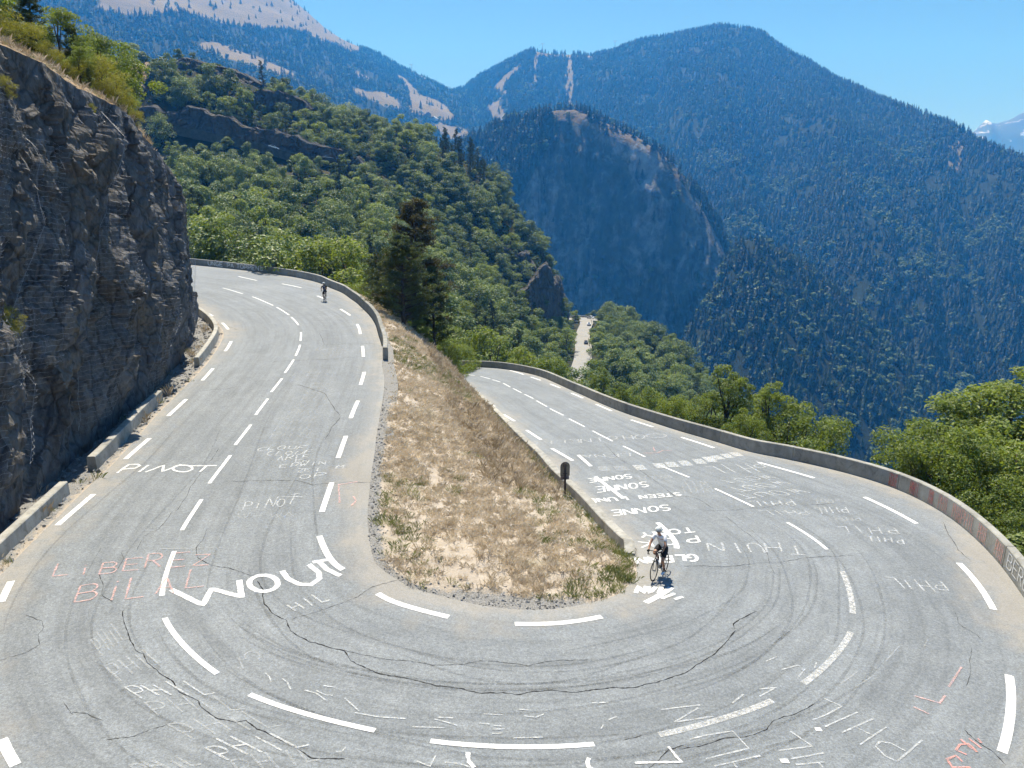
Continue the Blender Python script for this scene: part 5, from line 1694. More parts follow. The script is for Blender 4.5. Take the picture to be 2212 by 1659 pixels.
def round_far(seed, mat, n=170, ls=0.20):
    rng = np.random.default_rng(seed)
    cl = rng.normal(size=(9, 3)); cl /= np.linalg.norm(cl, axis=1)[:, None]
    cl = cl * np.array([.26, .26, .30]) + np.array([0, 0, .52])
    C, N = [], []
    for c in cl:
        d = rng.normal(size=(n // 9, 3)); d /= np.linalg.norm(d, axis=1)[:, None]
        d[:, 2] = np.abs(d[:, 2]) * np.where(rng.random(len(d)) < .75, 1, -1)
        C.append(c + d * 0.17 * rng.uniform(.5, 1, len(d))[:, None]); N.append(d + np.array([0, 0, .5]))
    return leaf_mesh('far_broadleaf', np.concatenate(C), np.concatenate(N), ls, 0.8, mat, rng, 0.65)

def tree(name, meshes, loc, scale, rz, label, cat='tree', group=None):
    t = empty(name, tuple(loc), rz, label, cat, group)
    t.scale = scale if hasattr(scale, '__len__') else (scale,) * 3
    for nm, me in zip(('trunk', 'crown'), meshes):
        if me is None: continue
        o = bpy.data.objects.new(nm, me)
        COL.objects.link(o)
        o.parent = t
    return t

# geometry-node scatter for what cannot be counted
def scatter_group(name, coll):
    g = bpy.data.node_groups.new(name, 'GeometryNodeTree')
    g.interface.new_socket('Geometry', in_out='INPUT', socket_type='NodeSocketGeometry')
    g.interface.new_socket('Geometry', in_out='OUTPUT', socket_type='NodeSocketGeometry')
    N = g.nodes
    gi, go = N.new('NodeGroupInput'), N.new('NodeGroupOutput')
    ip = N.new('GeometryNodeInstanceOnPoints')
    ci = N.new('GeometryNodeCollectionInfo')
    ci.inputs['Collection'].default_value = coll
    ci.inputs['Separate Children'].default_value = True
    ci.inputs['Reset Children'].default_value = True
    def at(nm, typ):
        a = N.new('GeometryNodeInputNamedAttribute'); a.data_type = typ
        a.inputs['Name'].default_value = nm
        return a.outputs['Attribute']
    L = g.links.new
    L(gi.outputs[0], ip.inputs['Points'])
    L(ci.outputs[0], ip.inputs['Instance'])
    ip.inputs['Pick Instance'].default_value = True
    L(at('pick', 'INT'), ip.inputs['Instance Index'])
    L(at('turn', 'FLOAT_VECTOR'), ip.inputs['Rotation'])
    L(at('size', 'FLOAT_VECTOR'), ip.inputs['Scale'])
    L(ip.outputs[0], go.inputs[0])
    return g

def scatter(name, protos, P, pick, turn, size, label, cat):
    coll = bpy.data.collections.new(name + '_kinds')
    for i, me in enumerate(protos):
        o = bpy.data.objects.new('%s_%02d' % (name, i), me)
        coll.objects.link(o)
    me = bpy.data.meshes.new(name)
    me.vertices.add(len(P))
    me.vertices.foreach_set('co', np.asarray(P, np.float32).ravel())
    a = me.attributes.new('pick', 'INT', 'POINT'); a.data.foreach_set('value', np.asarray(pick, np.int32))
    a = me.attributes.new('turn', 'FLOAT_VECTOR', 'POINT'); a.data.foreach_set('vector', np.asarray(turn, np.float32).ravel())
    a = me.attributes.new('size', 'FLOAT_VECTOR', 'POINT'); a.data.foreach_set('vector', np.asarray(size, np.float32).ravel())
    o = obj(name, me, None, label=label, cat=cat, kind='stuff')
    md = o.modifiers.new('scatter', 'NODES')
    md.node_group = scatter_group(name, coll)
    return o

def sample_grid(G, dens, rng, wfun=None):
    """random points on a sheet, dens per square metre"""
    A = G[:-1, :-1]; B = G[:-1, 1:]; C = G[1:, :-1]; D = G[1:, 1:]
    area = 0.5 * np.linalg.norm(np.cross(B - A, C - A), axis=-1) + 0.5 * np.linalg.norm(np.cross(B - D, C - D), axis=-1)
    lam = area * dens
    if wfun is not None: lam = lam * wfun
    k = rng.poisson(lam)
    idx = np.repeat(np.arange(k.size), k.ravel())
    i, j = np.unravel_index(idx, k.shape)
    a, b = rng.random(len(i))[:, None], rng.random(len(i))[:, None]
    return (A[i, j] * (1 - a) + B[i, j] * a) * (1 - b) + (C[i, j] * (1 - a) + D[i, j] * a) * b

def turns(n, rng, tilt=0.0):
    return np.stack([rng.normal(size=n) * tilt, rng.normal(size=n) * tilt, rng.uniform(0, 6.283, n)], 1)

# ---- far forests
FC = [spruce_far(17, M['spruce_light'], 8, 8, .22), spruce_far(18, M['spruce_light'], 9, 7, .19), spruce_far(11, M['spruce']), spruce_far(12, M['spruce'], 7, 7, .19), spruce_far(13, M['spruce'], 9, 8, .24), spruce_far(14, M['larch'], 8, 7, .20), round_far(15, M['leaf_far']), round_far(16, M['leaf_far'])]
def forest(name, G, rowmax, dens, clear, label, rng, hgt=(11, 19), dec=0.12, sparse=None, vis=(-160, 2380, -80, 1300)):
    P = sample_grid(G[:rowmax], dens, rng)
    u, v = proj(P)
    ok = (u > vis[0]) & (u < vis[1]) & (v > vis[2]) & (v < vis[3])
    P, u, v = P[ok], u[ok], v[ok]
    keep = np.ones(len(P), bool)
    for poly, p in clear:
        m = inpoly(u, v, poly)
        keep &= ~(m & (rng.random(len(P)) > p))
    gap = fbm(P[:, 0] * 0.012, P[:, 1] * 0.006, 12.0, 4, 0.6)
    keep &= ~((gap > 0.38) & (rng.random(len(P)) < 0.75))
    P, u, v = P[keep], u[keep], v[keep]
    n = len(P)
    nz = fbm(P[:, 0] * 0.0075, P[:, 1] * 0.0075, 2.0, 4, 0.6)
    pd = np.clip(dec * 0.5 + 2.4 * np.clip(nz - 0.16, 0, 1) * np.clip(0.25 + (P[:, 2].mean() + 60 - P[:, 2]) / 260, 0.08, 1.4), 0, 0.85)
    isd = rng.random(n) < pd
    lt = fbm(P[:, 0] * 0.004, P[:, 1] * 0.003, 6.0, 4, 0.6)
    sunlit_p = np.clip(0.30 + 1.7 * lt, 0.0, 0.95)  # share of paler spruces, painting broad folds of light and shade
    pick = np.where(isd, rng.integers(6, 8, n), np.where(rng.random(n) < sunlit_p, rng.integers(0, 2, n), rng.choice([2, 3, 4, 2, 3, 4, 2, 3, 4, 5], n)))
    h = rng.uniform(*hgt, n) * np.where(isd, 0.72, 1.0) * (1 + 0.25 * fbm(P[:, 0] * 0.01, P[:, 1] * 0.01, 9.0, 2))
    wd_ = np.where(isd, h * rng.uniform(0.85, 1.2, n), h * rng.uniform(0.85, 1.25, n))
    P = P - np.array([0, 0, 0.4])
    print(name, n)
    return scatter(name, FC, P, pick, turns(n, rng, .02), np.stack([wd_, wd_, h], 1), label, 'forest')
rngF = np.random.default_rng(101)
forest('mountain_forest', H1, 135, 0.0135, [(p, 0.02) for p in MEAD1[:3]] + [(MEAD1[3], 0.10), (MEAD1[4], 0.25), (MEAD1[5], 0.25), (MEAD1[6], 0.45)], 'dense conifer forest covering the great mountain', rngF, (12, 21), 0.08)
forest('pasture_forest', H3, 92, 0.0075, [(MEAD3[0], 0.035), (MEAD3[1], 0.05)] + [(p, 0.05) for p in MEAD3[2:]], 'conifer and broadleaf woods below the alpine pasture', rngF, (12, 20), 0.22)
forest('toe_forest', H6, 48, 0.017, [], 'conifers and pale broadleaf trees on the toe below the knoll', rngF, (11, 19), 0.30)
forest('knoll_forest', H4, 118, 0.020, [(rock4[0], 0.05), (LIT_CREST[0], 0.45)], 'conifers on the crown and flank of the rocky knoll', rngF, (12, 20), 0.15)

# ---- hillside woods
rngT = np.random.default_rng(55)
MID = [broadleaf(200 + i, 8.0, r, nc, 3000, 0.34, M['leaf_mid'], 0.75, low=lo, crad=cr, flat=0.58) for i, (r, nc, lo, cr) in enumerate([(3.2, 20, .16, .42), (2.8, 17, .2, .44), (3.7, 24, .14, .40), (2.4, 15, .22, .46), (3.0, 18, .12, .44)])] + [broadleaf(215, 8.0, 2.7, 19, 2800, 0.32, M['leaf_bright'], 0.7, low=.12, crad=.42, flat=0.55), broadleaf(216, 8.0, 2.0, 16, 2200, 0.32, M['leaf_near'], 0.7, open_=.5, low=.1, crad=.46, flat=0.5)]
MIDP = [pine(230, 10.0, 2.2, M['needle'], 46, 9, 12, .12, .12, .5), pine(231, 11.0, 1.7, M['larch'], 52, 8, 12, .14, .15, .5)]
def joined(pair):
    a, b = pair
    bm = bmesh.new(); bm.from_mesh(b); nb = len(bm.faces); bm.from_mesh(a)
    bm.faces.ensure_lookup_table()
    for f in bm.faces[nb:]: f.material_index = 1
    me = bpy.data.meshes.new('tree_kind'); bm.to_mesh(me); bm.free()
    me.materials.append(b.materials[0]); me.materials.append(M['bark'])
    return me
wf = np.ones((H5.shape[0] - 1, H5.shape[1] - 1))
P5 = sample_grid(H5[:104], 0.055, rngT)
u5, v5 = proj(P5)
ok = (u5 > 180) & (u5 < 2300) & (v5 > 60) & (v5 < 1250)
P5 = P5[ok]
# thin out trees that stand too close
cell = {}
keep = []
for i in rngT.permutation(len(P5)):
    p = P5[i]; k = (int(p[0] // 4.2), int(p[1] // 4.2))
    if any(math.hypot(P5[j][0] - p[0], P5[j][1] - p[1]) < 3.8 for dx in (-1, 0, 1) for dy in (-1, 0, 1) for j in cell.get((k[0] + dx, k[1] + dy), ())): continue
    cell.setdefault(k, []).append(i); keep.append(i)
P5 = P5[np.array(keep)]
hh = rngT.uniform(4.0, 12.0, len(P5)) * (0.85 + 0.3 * np.clip(fbm(P5[:, 0] * 0.02, P5[:, 1] * 0.02, 3, 2) + .5, 0, 1))
u5, v5 = proj(P5); ut, vt = proj(P5 + np.stack([0 * hh, 0 * hh, hh], 1))
keep = np.ones(len(P5), bool)
for poly, p in [(OPEN5[0], .22), (OPEN5[1], .1), (OPEN5[2], .4)]:
    m = inpoly(u5, v5, poly); keep &= ~(m & (rngT.random(len(P5)) > p))
for poly, p in [([(320, 245), (500, 280), (650, 318), (745, 330), (745, 362), (640, 352), (500, 318), (320, 275)], .35), ([(495, 170), (560, 195), (670, 230), (672, 262), (560, 240), (490, 232)], .32), ([(1160, 560), (1226, 580), (1226, 690), (1175, 690)], .25), ([(320, 105), (480, 130), (570, 160), (560, 190), (400, 152), (320, 150)], .25)]:
    m = inpoly((u5 + ut) / 2, (v5 + vt) / 2, poly); keep &= ~(m & (rngT.random(len(P5)) > p))
for path, dd in ((LRd, 5.6), (LR2d, 6), (TRd, 6)):
    d = np.sqrt(((P5[:, None, :2] - path[None, :, :2]) ** 2).sum(-1)).min(1); keep &= d > dd
rp_ = [(1236, 681), (1284, 681), (1276, 700), (1271, 745), (1264, 786), (1252, 786), (1249, 740), (1248, 705)]
for f in (0.1, 0.35, 0.6, 0.8, 1.0):
    for dx in (-1, 0, 1):
        uu_ = u5 + (ut - u5) * f + dx * hh * 0.30 * F / np.maximum(P5[:, 1], 40)
        keep &= ~(inpoly(uu_, v5 + (vt - v5) * f, rp_) & (P5[:, 1] < 400))
tr_ = [(316, 262), (500, 303), (655, 343), (770, 350), (770, 360), (655, 356), (500, 318), (316, 280)]
keep &= ~(inpoly(ut, vt + 4, tr_) & (P5[:, 1] < 310))
P5, hh = P5[keep], hh[keep]
def off_road(P):
    k = np.ones(len(P), bool)
    for i_ in np.where(P[:, 1] < 135)[0]:
        s_i, l_i = to_sl(P[i_][0], P[i_][1], 1 if P[i_][0] < -6 else 0)
        if P[i_][0] < -6 and l_i < lin(s_i) + 3.2: k[i_] = False
    return k
kr = off_road(P5); P5, hh = P5[kr], hh[kr]
# what hides behind the near walls and the rock is dropped
SV, SF = [], []
for V_, F_ in SOLID:
    b = len(SV); SV += [tuple(v) for v in V_]; SF += [tuple(int(i) + b for i in f) for f in F_]
SOLID_BVH = BVHTree.FromPolygons(SV, SF)
def hidden(p, bvs):
    d = Vector(p) - CAMV; L = d.length
    return any(b.ray_cast(CAMV, d / L, L - 1.0)[0] is not None for b in bvs)
vis_ = np.array([not (hidden(p + np.array([0, 0, h]), (SOLID_BVH, ROAD_BVH, ISL_BVH)) ) for p, h in zip(P5, hh)])
P5, hh = P5[vis_], hh[vis_]
u5, v5 = proj(P5)
con = (fbm(P5[:, 0] * 0.018, P5[:, 1] * 0.018, 7, 2) > 0.42) & (u5 > 880) & (u5 < 1150)
con |= rngT.random(len(P5)) < 0.035
app = hh / P5[:, 1] * np.where((u5 > 0) & (u5 < 2212), 1, 0)
order = np.argsort(-app)
NIND = 236
print('hillside trees', len(P5))
glab = {True: ('hillside_pine', 'conifer among the broadleaf woods on the near hillside', 'conifers on the near hillside'),
        False: ('hillside_tree', 'rounded green broadleaf tree in the woods on the near hillside', 'broadleaf trees on the near hillside')}
for i in order[:NIND]:
    c = bool(con[i])
    pr = MIDP[rngT.integers(len(MIDP))] if c else MID[rngT.integers(len(MID))]
    s = hh[i] / (10.0 if c else 8.0) * (1.15 if c else 1)
    nm, lb, gr = glab[c]
    uz, vz = float(u5[i]), float(v5[i])
    zn = [t_ for lim_, t_ in ((-1e9, 'at the left behind the rock corner'), (430, 'over the first word of the white slogan'), (490, 'over the last word of the white slogan'), (560, 'over the parapet right of the slogan'),
          (640, 'straight above the climbing cyclist'), (720, 'above the parapet bend right of the climbing cyclist'), (800, 'behind the large dark pine'), (880, 'just right of the large dark pine'),
          (960, 'above the far end of the lower parapet'), (1060, 'midway between dark pine and lower road'), (1160, 'close to the left of the lower road'), (1275, 'close to the right of the lower road'),
          (1345, 'on the crest right of the lower road'), (1425, 'on the falling right flank of the spur'), (1510, 'at the right foot of the spur')) if uz >= lim_][-1]
    vlo = 760 if uz > 1275 else (600 if uz < 900 else 700)
    zn = ('low down ' if vz > vlo else ('half way up ' if vz > vlo - 110 else 'high up ')) + zn
    sz_ = 'tall' if hh[i] > 10.6 else ('middling' if hh[i] > 8.4 else 'low')
    lb = '%s %s %s' % (sz_, 'dark conifer' if c else 'rounded broadleaf tree', zn)
    tree(nm, pr, P5[i] - np.array([0, 0, .3]), (s * rngT.uniform(.9, 1.2), s * rngT.uniform(.9, 1.2), s), rngT.uniform(0, 6.28), lb, 'tree', gr)
rest = order[NIND:]
protos = [joined(m) for m in MID + MIDP]
n = len(rest)
pk_ = np.where(con[rest], 7 + rngT.integers(0, 2, n), rngT.integers(0, 7, n))
sz = hh[rest] / np.where(con[rest], 9.0, 8.0)
scatter('hillside_woods', protos, P5[rest] - np.array([0, 0, .3]), pk_, turns(n, rngT, .03), np.stack([sz * rngT.uniform(.9, 1.25, n), sz * rngT.uniform(.9, 1.25, n), sz], 1), 'dense broadleaf woods covering the far part of the near hillside', 'woods')
# scrub on the hillside floor
PS = sample_grid(H5[:104], 0.05, rngT)
us, vs = proj(PS)
ok = (us > 180) & (us < 1560) & (vs > 60) & (vs < 1000)
for path, dd in ((LRd, 6.5), (LR2d, 6), (TRd, 5)):
    ok &= np.sqrt(((PS[:, None, :2] - path[None, :, :2]) ** 2).sum(-1)).min(1) > dd
for poly in OPEN5:
    ok &= ~(inpoly(us, vs, poly) & (rngT.random(len(PS)) > .3))
ok &= ~(inpoly(us, vs - 8, rp_) & (PS[:, 1] < 400))
PS = PS[ok]; PS = PS[off_road(PS)]; n = len(PS)
BUSHF = [round_far(41, M['leaf_mid'], 260, .17), round_far(42, M['leaf_mid'], 220, .18)]
sz = rngT.uniform(1.2, 3.4, n)
scatter('hillside_scrub', BUSHF, PS - np.array([0, 0, .3]), rngT.integers(0, 2, n), turns(n, rngT, .1), np.stack([sz * 1.4, sz * 1.4, sz], 1), 'low green scrub between the trees of the hillside', 'scrub')

# ---- single plants close to the road
ASH = [broadleaf(300, 6.0, 1.9, 46, 9000, 0.155, M['leaf_near'], 0.42, open_=.6, low=.12, crad=.26, stems=2), broadleaf(301, 7.0, 1.5, 44, 8000, 0.15, M['leaf_near'], 0.42, open_=.7, low=.15, crad=.27),
       broadleaf(302, 5.0, 2.3, 60, 12000, 0.15, M['leaf_near'], 0.45, open_=.4, low=.08, crad=.26, stems=3)]
BRI = [broadleaf(310, 5.0, 2.0, 48, 8000, 0.17, M['leaf_bright'], 0.5, open_=.4, low=.08, crad=.28, stems=2), broadleaf(311, 5.0, 2.6, 54, 9000, 0.18, M['leaf_bright'], 0.5, low=.1, crad=.27, stems=2)]
YEL = [broadleaf(320, 3.0, 1.6, 44, 8000, 0.11, M['yellowgreen'], 0.35, low=.02, crad=.30, stems=3), broadleaf(321, 4.5, 1.7, 44, 7000, 0.14, M['leaf_bright'], 0.45, open_=.6, low=.1, crad=.28)]
PIN = [pine(330, 10.0, 3.9, M['needle'], 120, 22, 18, .06, .05, .40), pine(331, 9.0, 3.0, M['needle_brown'], 95, 15, 16, .10, .08, .40), pine(332, 7.0, 2.2, M['needle'], 64, 14, 18, .12, .05, .34)]

def ground_at(x, y, bvs):
    best = None
    for b in bvs:
        h = b.ray_cast(Vector((x, y, 200)), Vector((0, 0, -1)))
        if h[0] is not None and (best is None or h[0].z > best): best = h[0].z
    return best
def place(meshes, protoh, u, vtop, Y, wscale, name, label, bvs, cat='tree', group=None, hmax=None, rz=None, force=False):
    for _ in range(14):
        t = W(u, vtop, Y)
        g = ground_at(t[0], t[1], bvs)
        if bvs[0] is UP_BVH or force: break
        need = 0.48 * (min(t[2] - g, hmax or 99) if g is not None else 4) * wscale + 0.8
        s_i, l_i = to_sl(t[0], t[1], 1 if t[0] < -6 else -1)
        clear = (l_i - lin(s_i)) if t[0] < -6 else (lout(s_i) - l_i if bvs[0] is BANK_BVH else 9e9)
        if clear > need: break
        Y += 1.0
    if g is None: g = t[2] - protoh
    h = t[2] - g
    if hmax: h = min(h, hmax)
    s = h / protoh * 1.05
    return tree(name, meshes, (t[0], t[1], t[2] - h), (s * wscale, s * wscale, s), random.uniform(0, 6.28) if rz is None else rz, label, cat, group)
random.seed(5)
BK = (BANK_BVH,)
for u, vt_, Y, k, w, lb in [
    (2140, 806, 42, 0, 1.3, 'tall ash tree at the right edge of the picture behind the red graffiti'),
    (2035, 892, 37, 2, 0.95, 'broad leafy ash shrub behind the parapet bend'),
    (1985, 965, 37, 0, 0.7, 'leafy shrub at the left end of the clump behind the parapet bend'),
    (2070, 862, 41, 1, 1.2, 'slender ash sapling rising from the clump behind the parapet bend'),
    (2205, 786, 42, 1, 1.35, 'ash tree cut off by the right edge of the picture, upper crown'),
    (2195, 1010, 33, 2, 1.0, 'dense ash shrub outside the parapet beside the red scrawl'),
    (2125, 950, 37, 2, 1.0, 'bushy ash in the middle of the clump at the right edge'),
    (2085, 892, 39, 0, 1.2, 'leafy ash in front of the slender sapling'),
    (2175, 880, 39, 2, 1.1, 'thick ash crown above the end of the red scrawl'),
    (2235, 930, 35, 0, 1.1, 'ash branches low at the right edge of the picture'),
    (2290, 1060, 30, 2, 0.9, 'leafy branches outside the parapet above the word BERLIN'),
    (1735, 866, 47, 2, 1.0, 'dense round bush behind the long parapet'),
    (1665, 812, 50, 1, 0.95, 'thin ash sapling standing left of the round bush'),
    (1578, 776, 54, 1, 1.0, 'tallest ash sapling behind the long parapet'),
    (1530, 838, 54, 0, 1.0, 'loose ash shrub below the tallest sapling'),
    (1470, 845, 58, 2, 0.8, 'low leafy shrub behind the parapet near the road bend'),
    (1425, 850, 60, 0, 0.9, 'pale leafy shrub beside the view down to the lower road'),
    (1620, 890, 47, 2, 0.8, 'low shrub between the two saplings behind the parapet'),
    (1345, 832, 72, 1, 0.9, 'thin dark leaved tree right of the lower road'),
    (1300, 790, 95, 1, 0.9, 'feathery tree in front of the wall of the lower road'),
    (1385, 822, 78, 2, 0.8, 'bright shrub in the gap above the parapet')]:
    place(ASH[k], (6, 7, 5)[k], u, vt_, Y, w, 'ash_tree', lb, BK, group='ash trees outside the lower parapet', hmax=9.0)
IS = (ISL_BVH, BV5)
place(PIN[0], 10, 866, 520, 67, 1.15, 'pine_tree', 'large dark pine beside the end of the upper parapet', IS, force=True)
place(PIN[1], 9, 888, 450, 74, 1.0, 'pine_tree', 'taller pine with browning needles behind the large dark pine', IS, force=True)
place(PIN[2], 7, 548, 522, 110, 1.0, 'pine_tree', 'small dark pine behind the white slogan', IS)
place(PIN[2], 7, 815, 560, 80, 1.0, 'pine_tree', 'young pine left of the large dark pine', IS)
place(PIN[2], 7, 935, 590, 72, 0.9, 'pine_tree', 'young pine right of the large dark pine', IS)
place(BRI[1], 5, 722, 512, 98, 1.1, 'leafy_tree', 'bright green round tree behind the upper parapet', IS)
place(BRI[0], 5, 465, 482, 116, 1.1, 'leafy_tree', 'yellowish leafy tree above the start of the slogan', IS)
place(BRI[0], 5, 612, 552, 112, 1.0, 'leafy_tree', 'green shrub behind the parapet between slogan and round tree', IS)
place(BRI[1], 5, 438, 540, 118, .8, 'leafy_tree', 'low shrub tucked beside the rock corner', IS)
place(BRI[0], 5, 945, 692, 78, 1.0, 'leafy_tree', 'light green shrub at the far end of the island', IS)
place(BRI[0], 5, 1040, 715, 98, 1.0, 'leafy_tree', 'light green tree above the far end of the lower parapet', IS)
place(BRI[1], 5, 672, 565, 102, 0.9, 'leafy_tree', 'shrub left below the bright round tree', IS)
place(BRI[1], 5, 1195, 775, 92, 0.9, 'leafy_tree', 'shrub above the far curve of the lower parapet', IS + BK, hmax=7)
place(BRI[0], 5, 1130, 755, 96, 0.9, 'leafy_tree', 'green shrub left of the far curve shrub', IS + BK, hmax=7)
for u_, v_, Y_, k_, w_, lb_ in [(800, 640, 74, 1, 1.0, 'green shrub between the parapet and the large dark pine'), (842, 690, 68, 0, .9, 'low bush left of the foot of the large dark pine'), (905, 690, 70, 1, 1.0, 'green shrub at the right foot of the large dark pine'),
                               (965, 735, 74, 0, 1.0, 'shrub below the far end of the island grass'), (765, 612, 84, 1, 1.0, 'shrub behind the tightest part of the upper parapet'), (990, 745, 84, 1, .9, 'leafy bush above the rocky end of the lower road'), (925, 725, 66, 0, .9, 'light bush on the edge of the dry slope'), (975, 775, 80, 1, .8, 'bush at the far tip of the island above the lower road'), (950, 765, 70, 1, .8, 'low green bush on the island slope near its far tip')]:
    place(BRI[k_], 5, u_, v_, Y_, w_, 'leafy_tree', lb_, IS, hmax=4.5, force=True)
UPB = (UP_BVH,)
for u, vt_, Y, m, ph, w, lb, hm in [
    (215, 118, 44, YEL[0], 3, 1.0, 'yellow green broom bush on the rim of the rock', 4.5), (245, 165, 43, YEL[0], 3, 1.0, 'yellow green bush hanging over the rock rim', 3.5),
    (118, 8, 46, YEL[1], 4.5, 1.0, 'sunlit leafy tree at the top of the rock', 7), (60, -10, 46, PIN[2], 7, 1.1, 'dark pine at the upper left corner', 8), (150, 60, 47, PIN[2], 7, .8, 'dark conifer between the bushes on the rock', 6),
    (10, 20, 42, YEL[0], 3, 1.3, 'olive bush at the upper left edge', 5), (290, 235, 44, YEL[0], 3, .9, 'low yellow green bush near the lower end of the rim', 2.2), (165, 95, 43, YEL[1], 4.5, .9, 'green shrub behind the broom bush', 5),
    (140, 130, 42, YEL[0], 3, 1.1, 'yellowish bush in the middle of the rock rim', 3.2), (270, 195, 46, YEL[1], 4.5, 1.0, 'green bush at the right end of the rock rim', 4), (205, 70, 52, YEL[1], 4.5, 1.1, 'light green tree standing behind the broom bush', 8),
    (190, 150, 41, PIN[2], 7, .7, 'small dark juniper on the rock rim', 3.2), (100, 90, 42, YEL[0], 3, .9, 'broom bush above the grassy rim', 3), (255, 100, 60, BRI[0], 5, 1.1, 'tree behind the rock rim against the hillside', 8), (30, 60, 48, BRI[1], 5, 1.0, 'leafy tree behind the olive bush', 8), (-20, -40, 50, BRI[0], 5, 1.2, 'tall leafy tree cut by the left edge', 9)]:
    place(m, ph, u, vt_, Y, w, 'rim_shrub', lb, UPB, 'shrub', 'shrubs on top of the rock', hmax=hm)
# tufts of bush growing on the rock
for u, v, s, lb in [(8, 690, .42, 'leafy bush clinging to the rock at the left edge'), (6, 185, .3, 'small bush on the rock near the upper left edge'), (196, 232, .16, 'tiny green tuft on the rock rim')]:
    h = BVHTree.FromPolygons(SV, SF).ray_cast(CAMV, Vector(ray(u, v)).normalized())[0]
    if h: tree('rock_shrub', (None, YEL[0][1]), h - Vector((0, 0, 3 * s * .5)), s, 1.0, lb, 'shrub')

# ---- grass, stones
rngG = np.random.default_rng(77)
PQ = sample_grid(BANKV[:, 2:9], 0.10, rngG)
uq, vq = proj(PQ + np.array([0, 0, 2.0]))
PQ = PQ[~((uq > 1300) & (uq < 1960))]
n = len(PQ); sz = rngG.uniform(.8, 2.0, n)
scatter('slope_scrub', [round_far(43, M['leaf_near'], 900, .085), round_far(44, M['leaf_near'], 800, .09)], PQ - np.array([0, 0, .25]), rngG.integers(0, 2, n), turns(n, rngG, .1), np.stack([sz * 1.3, sz * 1.3, sz], 1), 'low scrub on the steep slope outside the parapet', 'scrub')
def tuft(seed, n, h, spread, w, mat, lean=0.5):
    r = np.random.default_rng(seed)
    V, Q = [], []
    for k in range(n):
        a = r.uniform(0, 6.28); o = r.normal(size=2) * spread * 0.35
        hh_ = h * r.uniform(.5, 1.2); le = lean * r.uniform(.2, 1.2)
        c, s = math.cos(a), math.sin(a); px, py = -s * w / 2, c * w / 2
        b = len(V)
        V += [(o[0] - px, o[1] - py, -0.02), (o[0] + px, o[1] + py, -0.02), (o[0] + c * hh_ * le * .5 + px * .6, o[1] + s * hh_ * le * .5 + py * .6, hh_ * .6), (o[0] + c * hh_ * le, o[1] + s * hh_ * le, hh_ * (1 - .3 * le))]
        Q.append((b, b + 1, b + 3, b + 2))
    me = mesh_np('grass_tuft', np.array(V), np.array(Q)); me.materials.append(mat)
    return me
TF = [tuft(1, 16, .16, .20, .012, M['grass_dry'], 1.0), tuft(2, 16, .22, .22, .012, M['grass_dry'], .9), tuft(3, 14, .20, .2, .013, M['grass_brown'], 1.0), tuft(4, 18, .16, .2, .014, M['grass_green'], .8), tuft(5, 22, .24, .24, .016, M['grass_green'], .7), tuft(6, 20, .42, .22, .012, M['grass_brown'], .6)]
nI = np.clip((78 - YR) / 10, 0.25, 1)
PI_ = sample_grid(ISL, 26.0, rngG, np.repeat(nI[:-1, None], len(TT) - 1, 1))
# attributes by nearest island vertex
ty = np.searchsorted(YR, PI_[:, 1]).clip(0, len(YR) - 1)
xa, xb = ISL[ty, 0, 0], ISL[ty, -1, 0]
tpos = np.clip((PI_[:, 0] - xa) / (xb - xa + 1e-6), 0, 1)
wid_ = np.abs(xb - xa)
eA, eB = tpos * wid_, (1 - tpos) * wid_
dtip = PI_[:, 1] - ytip
gr_ = GRAV[ty, (tpos * (len(TT) - 1)).astype(int)] + 0.5 * fbm(PI_[:, 0] * 0.7, PI_[:, 1] * 0.7, 1, 3)
patch = fbm(PI_[:, 0] * 0.35, PI_[:, 1] * 0.35, 5, 3)
bare_ = fbm(PI_[:, 0] * 0.22, PI_[:, 1] * 0.22, 9, 3)
ok = (gr_ < 0.42) & (rngG.random(len(PI_)) > 0.55 * (bare_ > 0.30))
PI_, tpos, eA, eB, dtip, patch = PI_[ok], tpos[ok], eA[ok], eB[ok], dtip[ok], patch[ok]
n = len(PI_)
green = np.clip(1.0 - eB / 1.0, 0, 1) * 0.85 + 0.5 * (patch > 0.42) + 0.55 * ((PI_[:, 1] > 48) & (PI_[:, 1] < 56) & (eA < 6)) + 0.35 * ((eA < 2.2) & (dtip < 9)) + 0.75 * ((eB < 1.8) & (dtip < 3.2))
isg = rngG.random(n) < np.clip(green, 0, .95)
tall = (eB < 4.5) & (PI_[:, 1] > 30) & (rngG.random(n) < .28)
pick = np.where(isg, np.where((eB < .8) & (rngG.random(n) < .5), 4, 3), np.where(tall, np.where(rngG.random(n) < .4, 5, 2), rngG.choice([0, 0, 0, 0, 1, 1], n)))
sz = rngG.uniform(.6, 1.35, n)
print('tufts', n)
scatter('island_grass', TF, PI_, pick, turns(n, rngG, .15), np.stack([sz, sz, sz], 1), 'sun dried grass with green patches covering the island', 'grass')
def pebble(seed, r=1.0):
    q = np.random.default_rng(seed)
    bm = bmesh.new(); bmesh.ops.create_icosphere(bm, subdivisions=1, radius=r)
    for v in bm.verts:
        v.co = Vector(v.co) * q.uniform(.65, 1.2); v.co.z *= .65
    me = bpy.data.meshes.new('stone_kind'); bm.to_mesh(me); bm.free(); me.materials.append(M['stone'])
    return me
PB = [pebble(i) for i in range(4)]
PG = sample_grid(ISL, 130, rngG, np.clip((GRAV[:-1, :-1] - 0.25) * 1.6, 0, 1) * np.clip((45 - YR[:-1, None]) / 12, 0.12, 1))
tyg = np.searchsorted(YR, PG[:, 1]).clip(0, len(YR) - 1)
n = len(PG); sz = 0.012 + 0.05 * rngG.random(n) ** 3
print('stones', n)
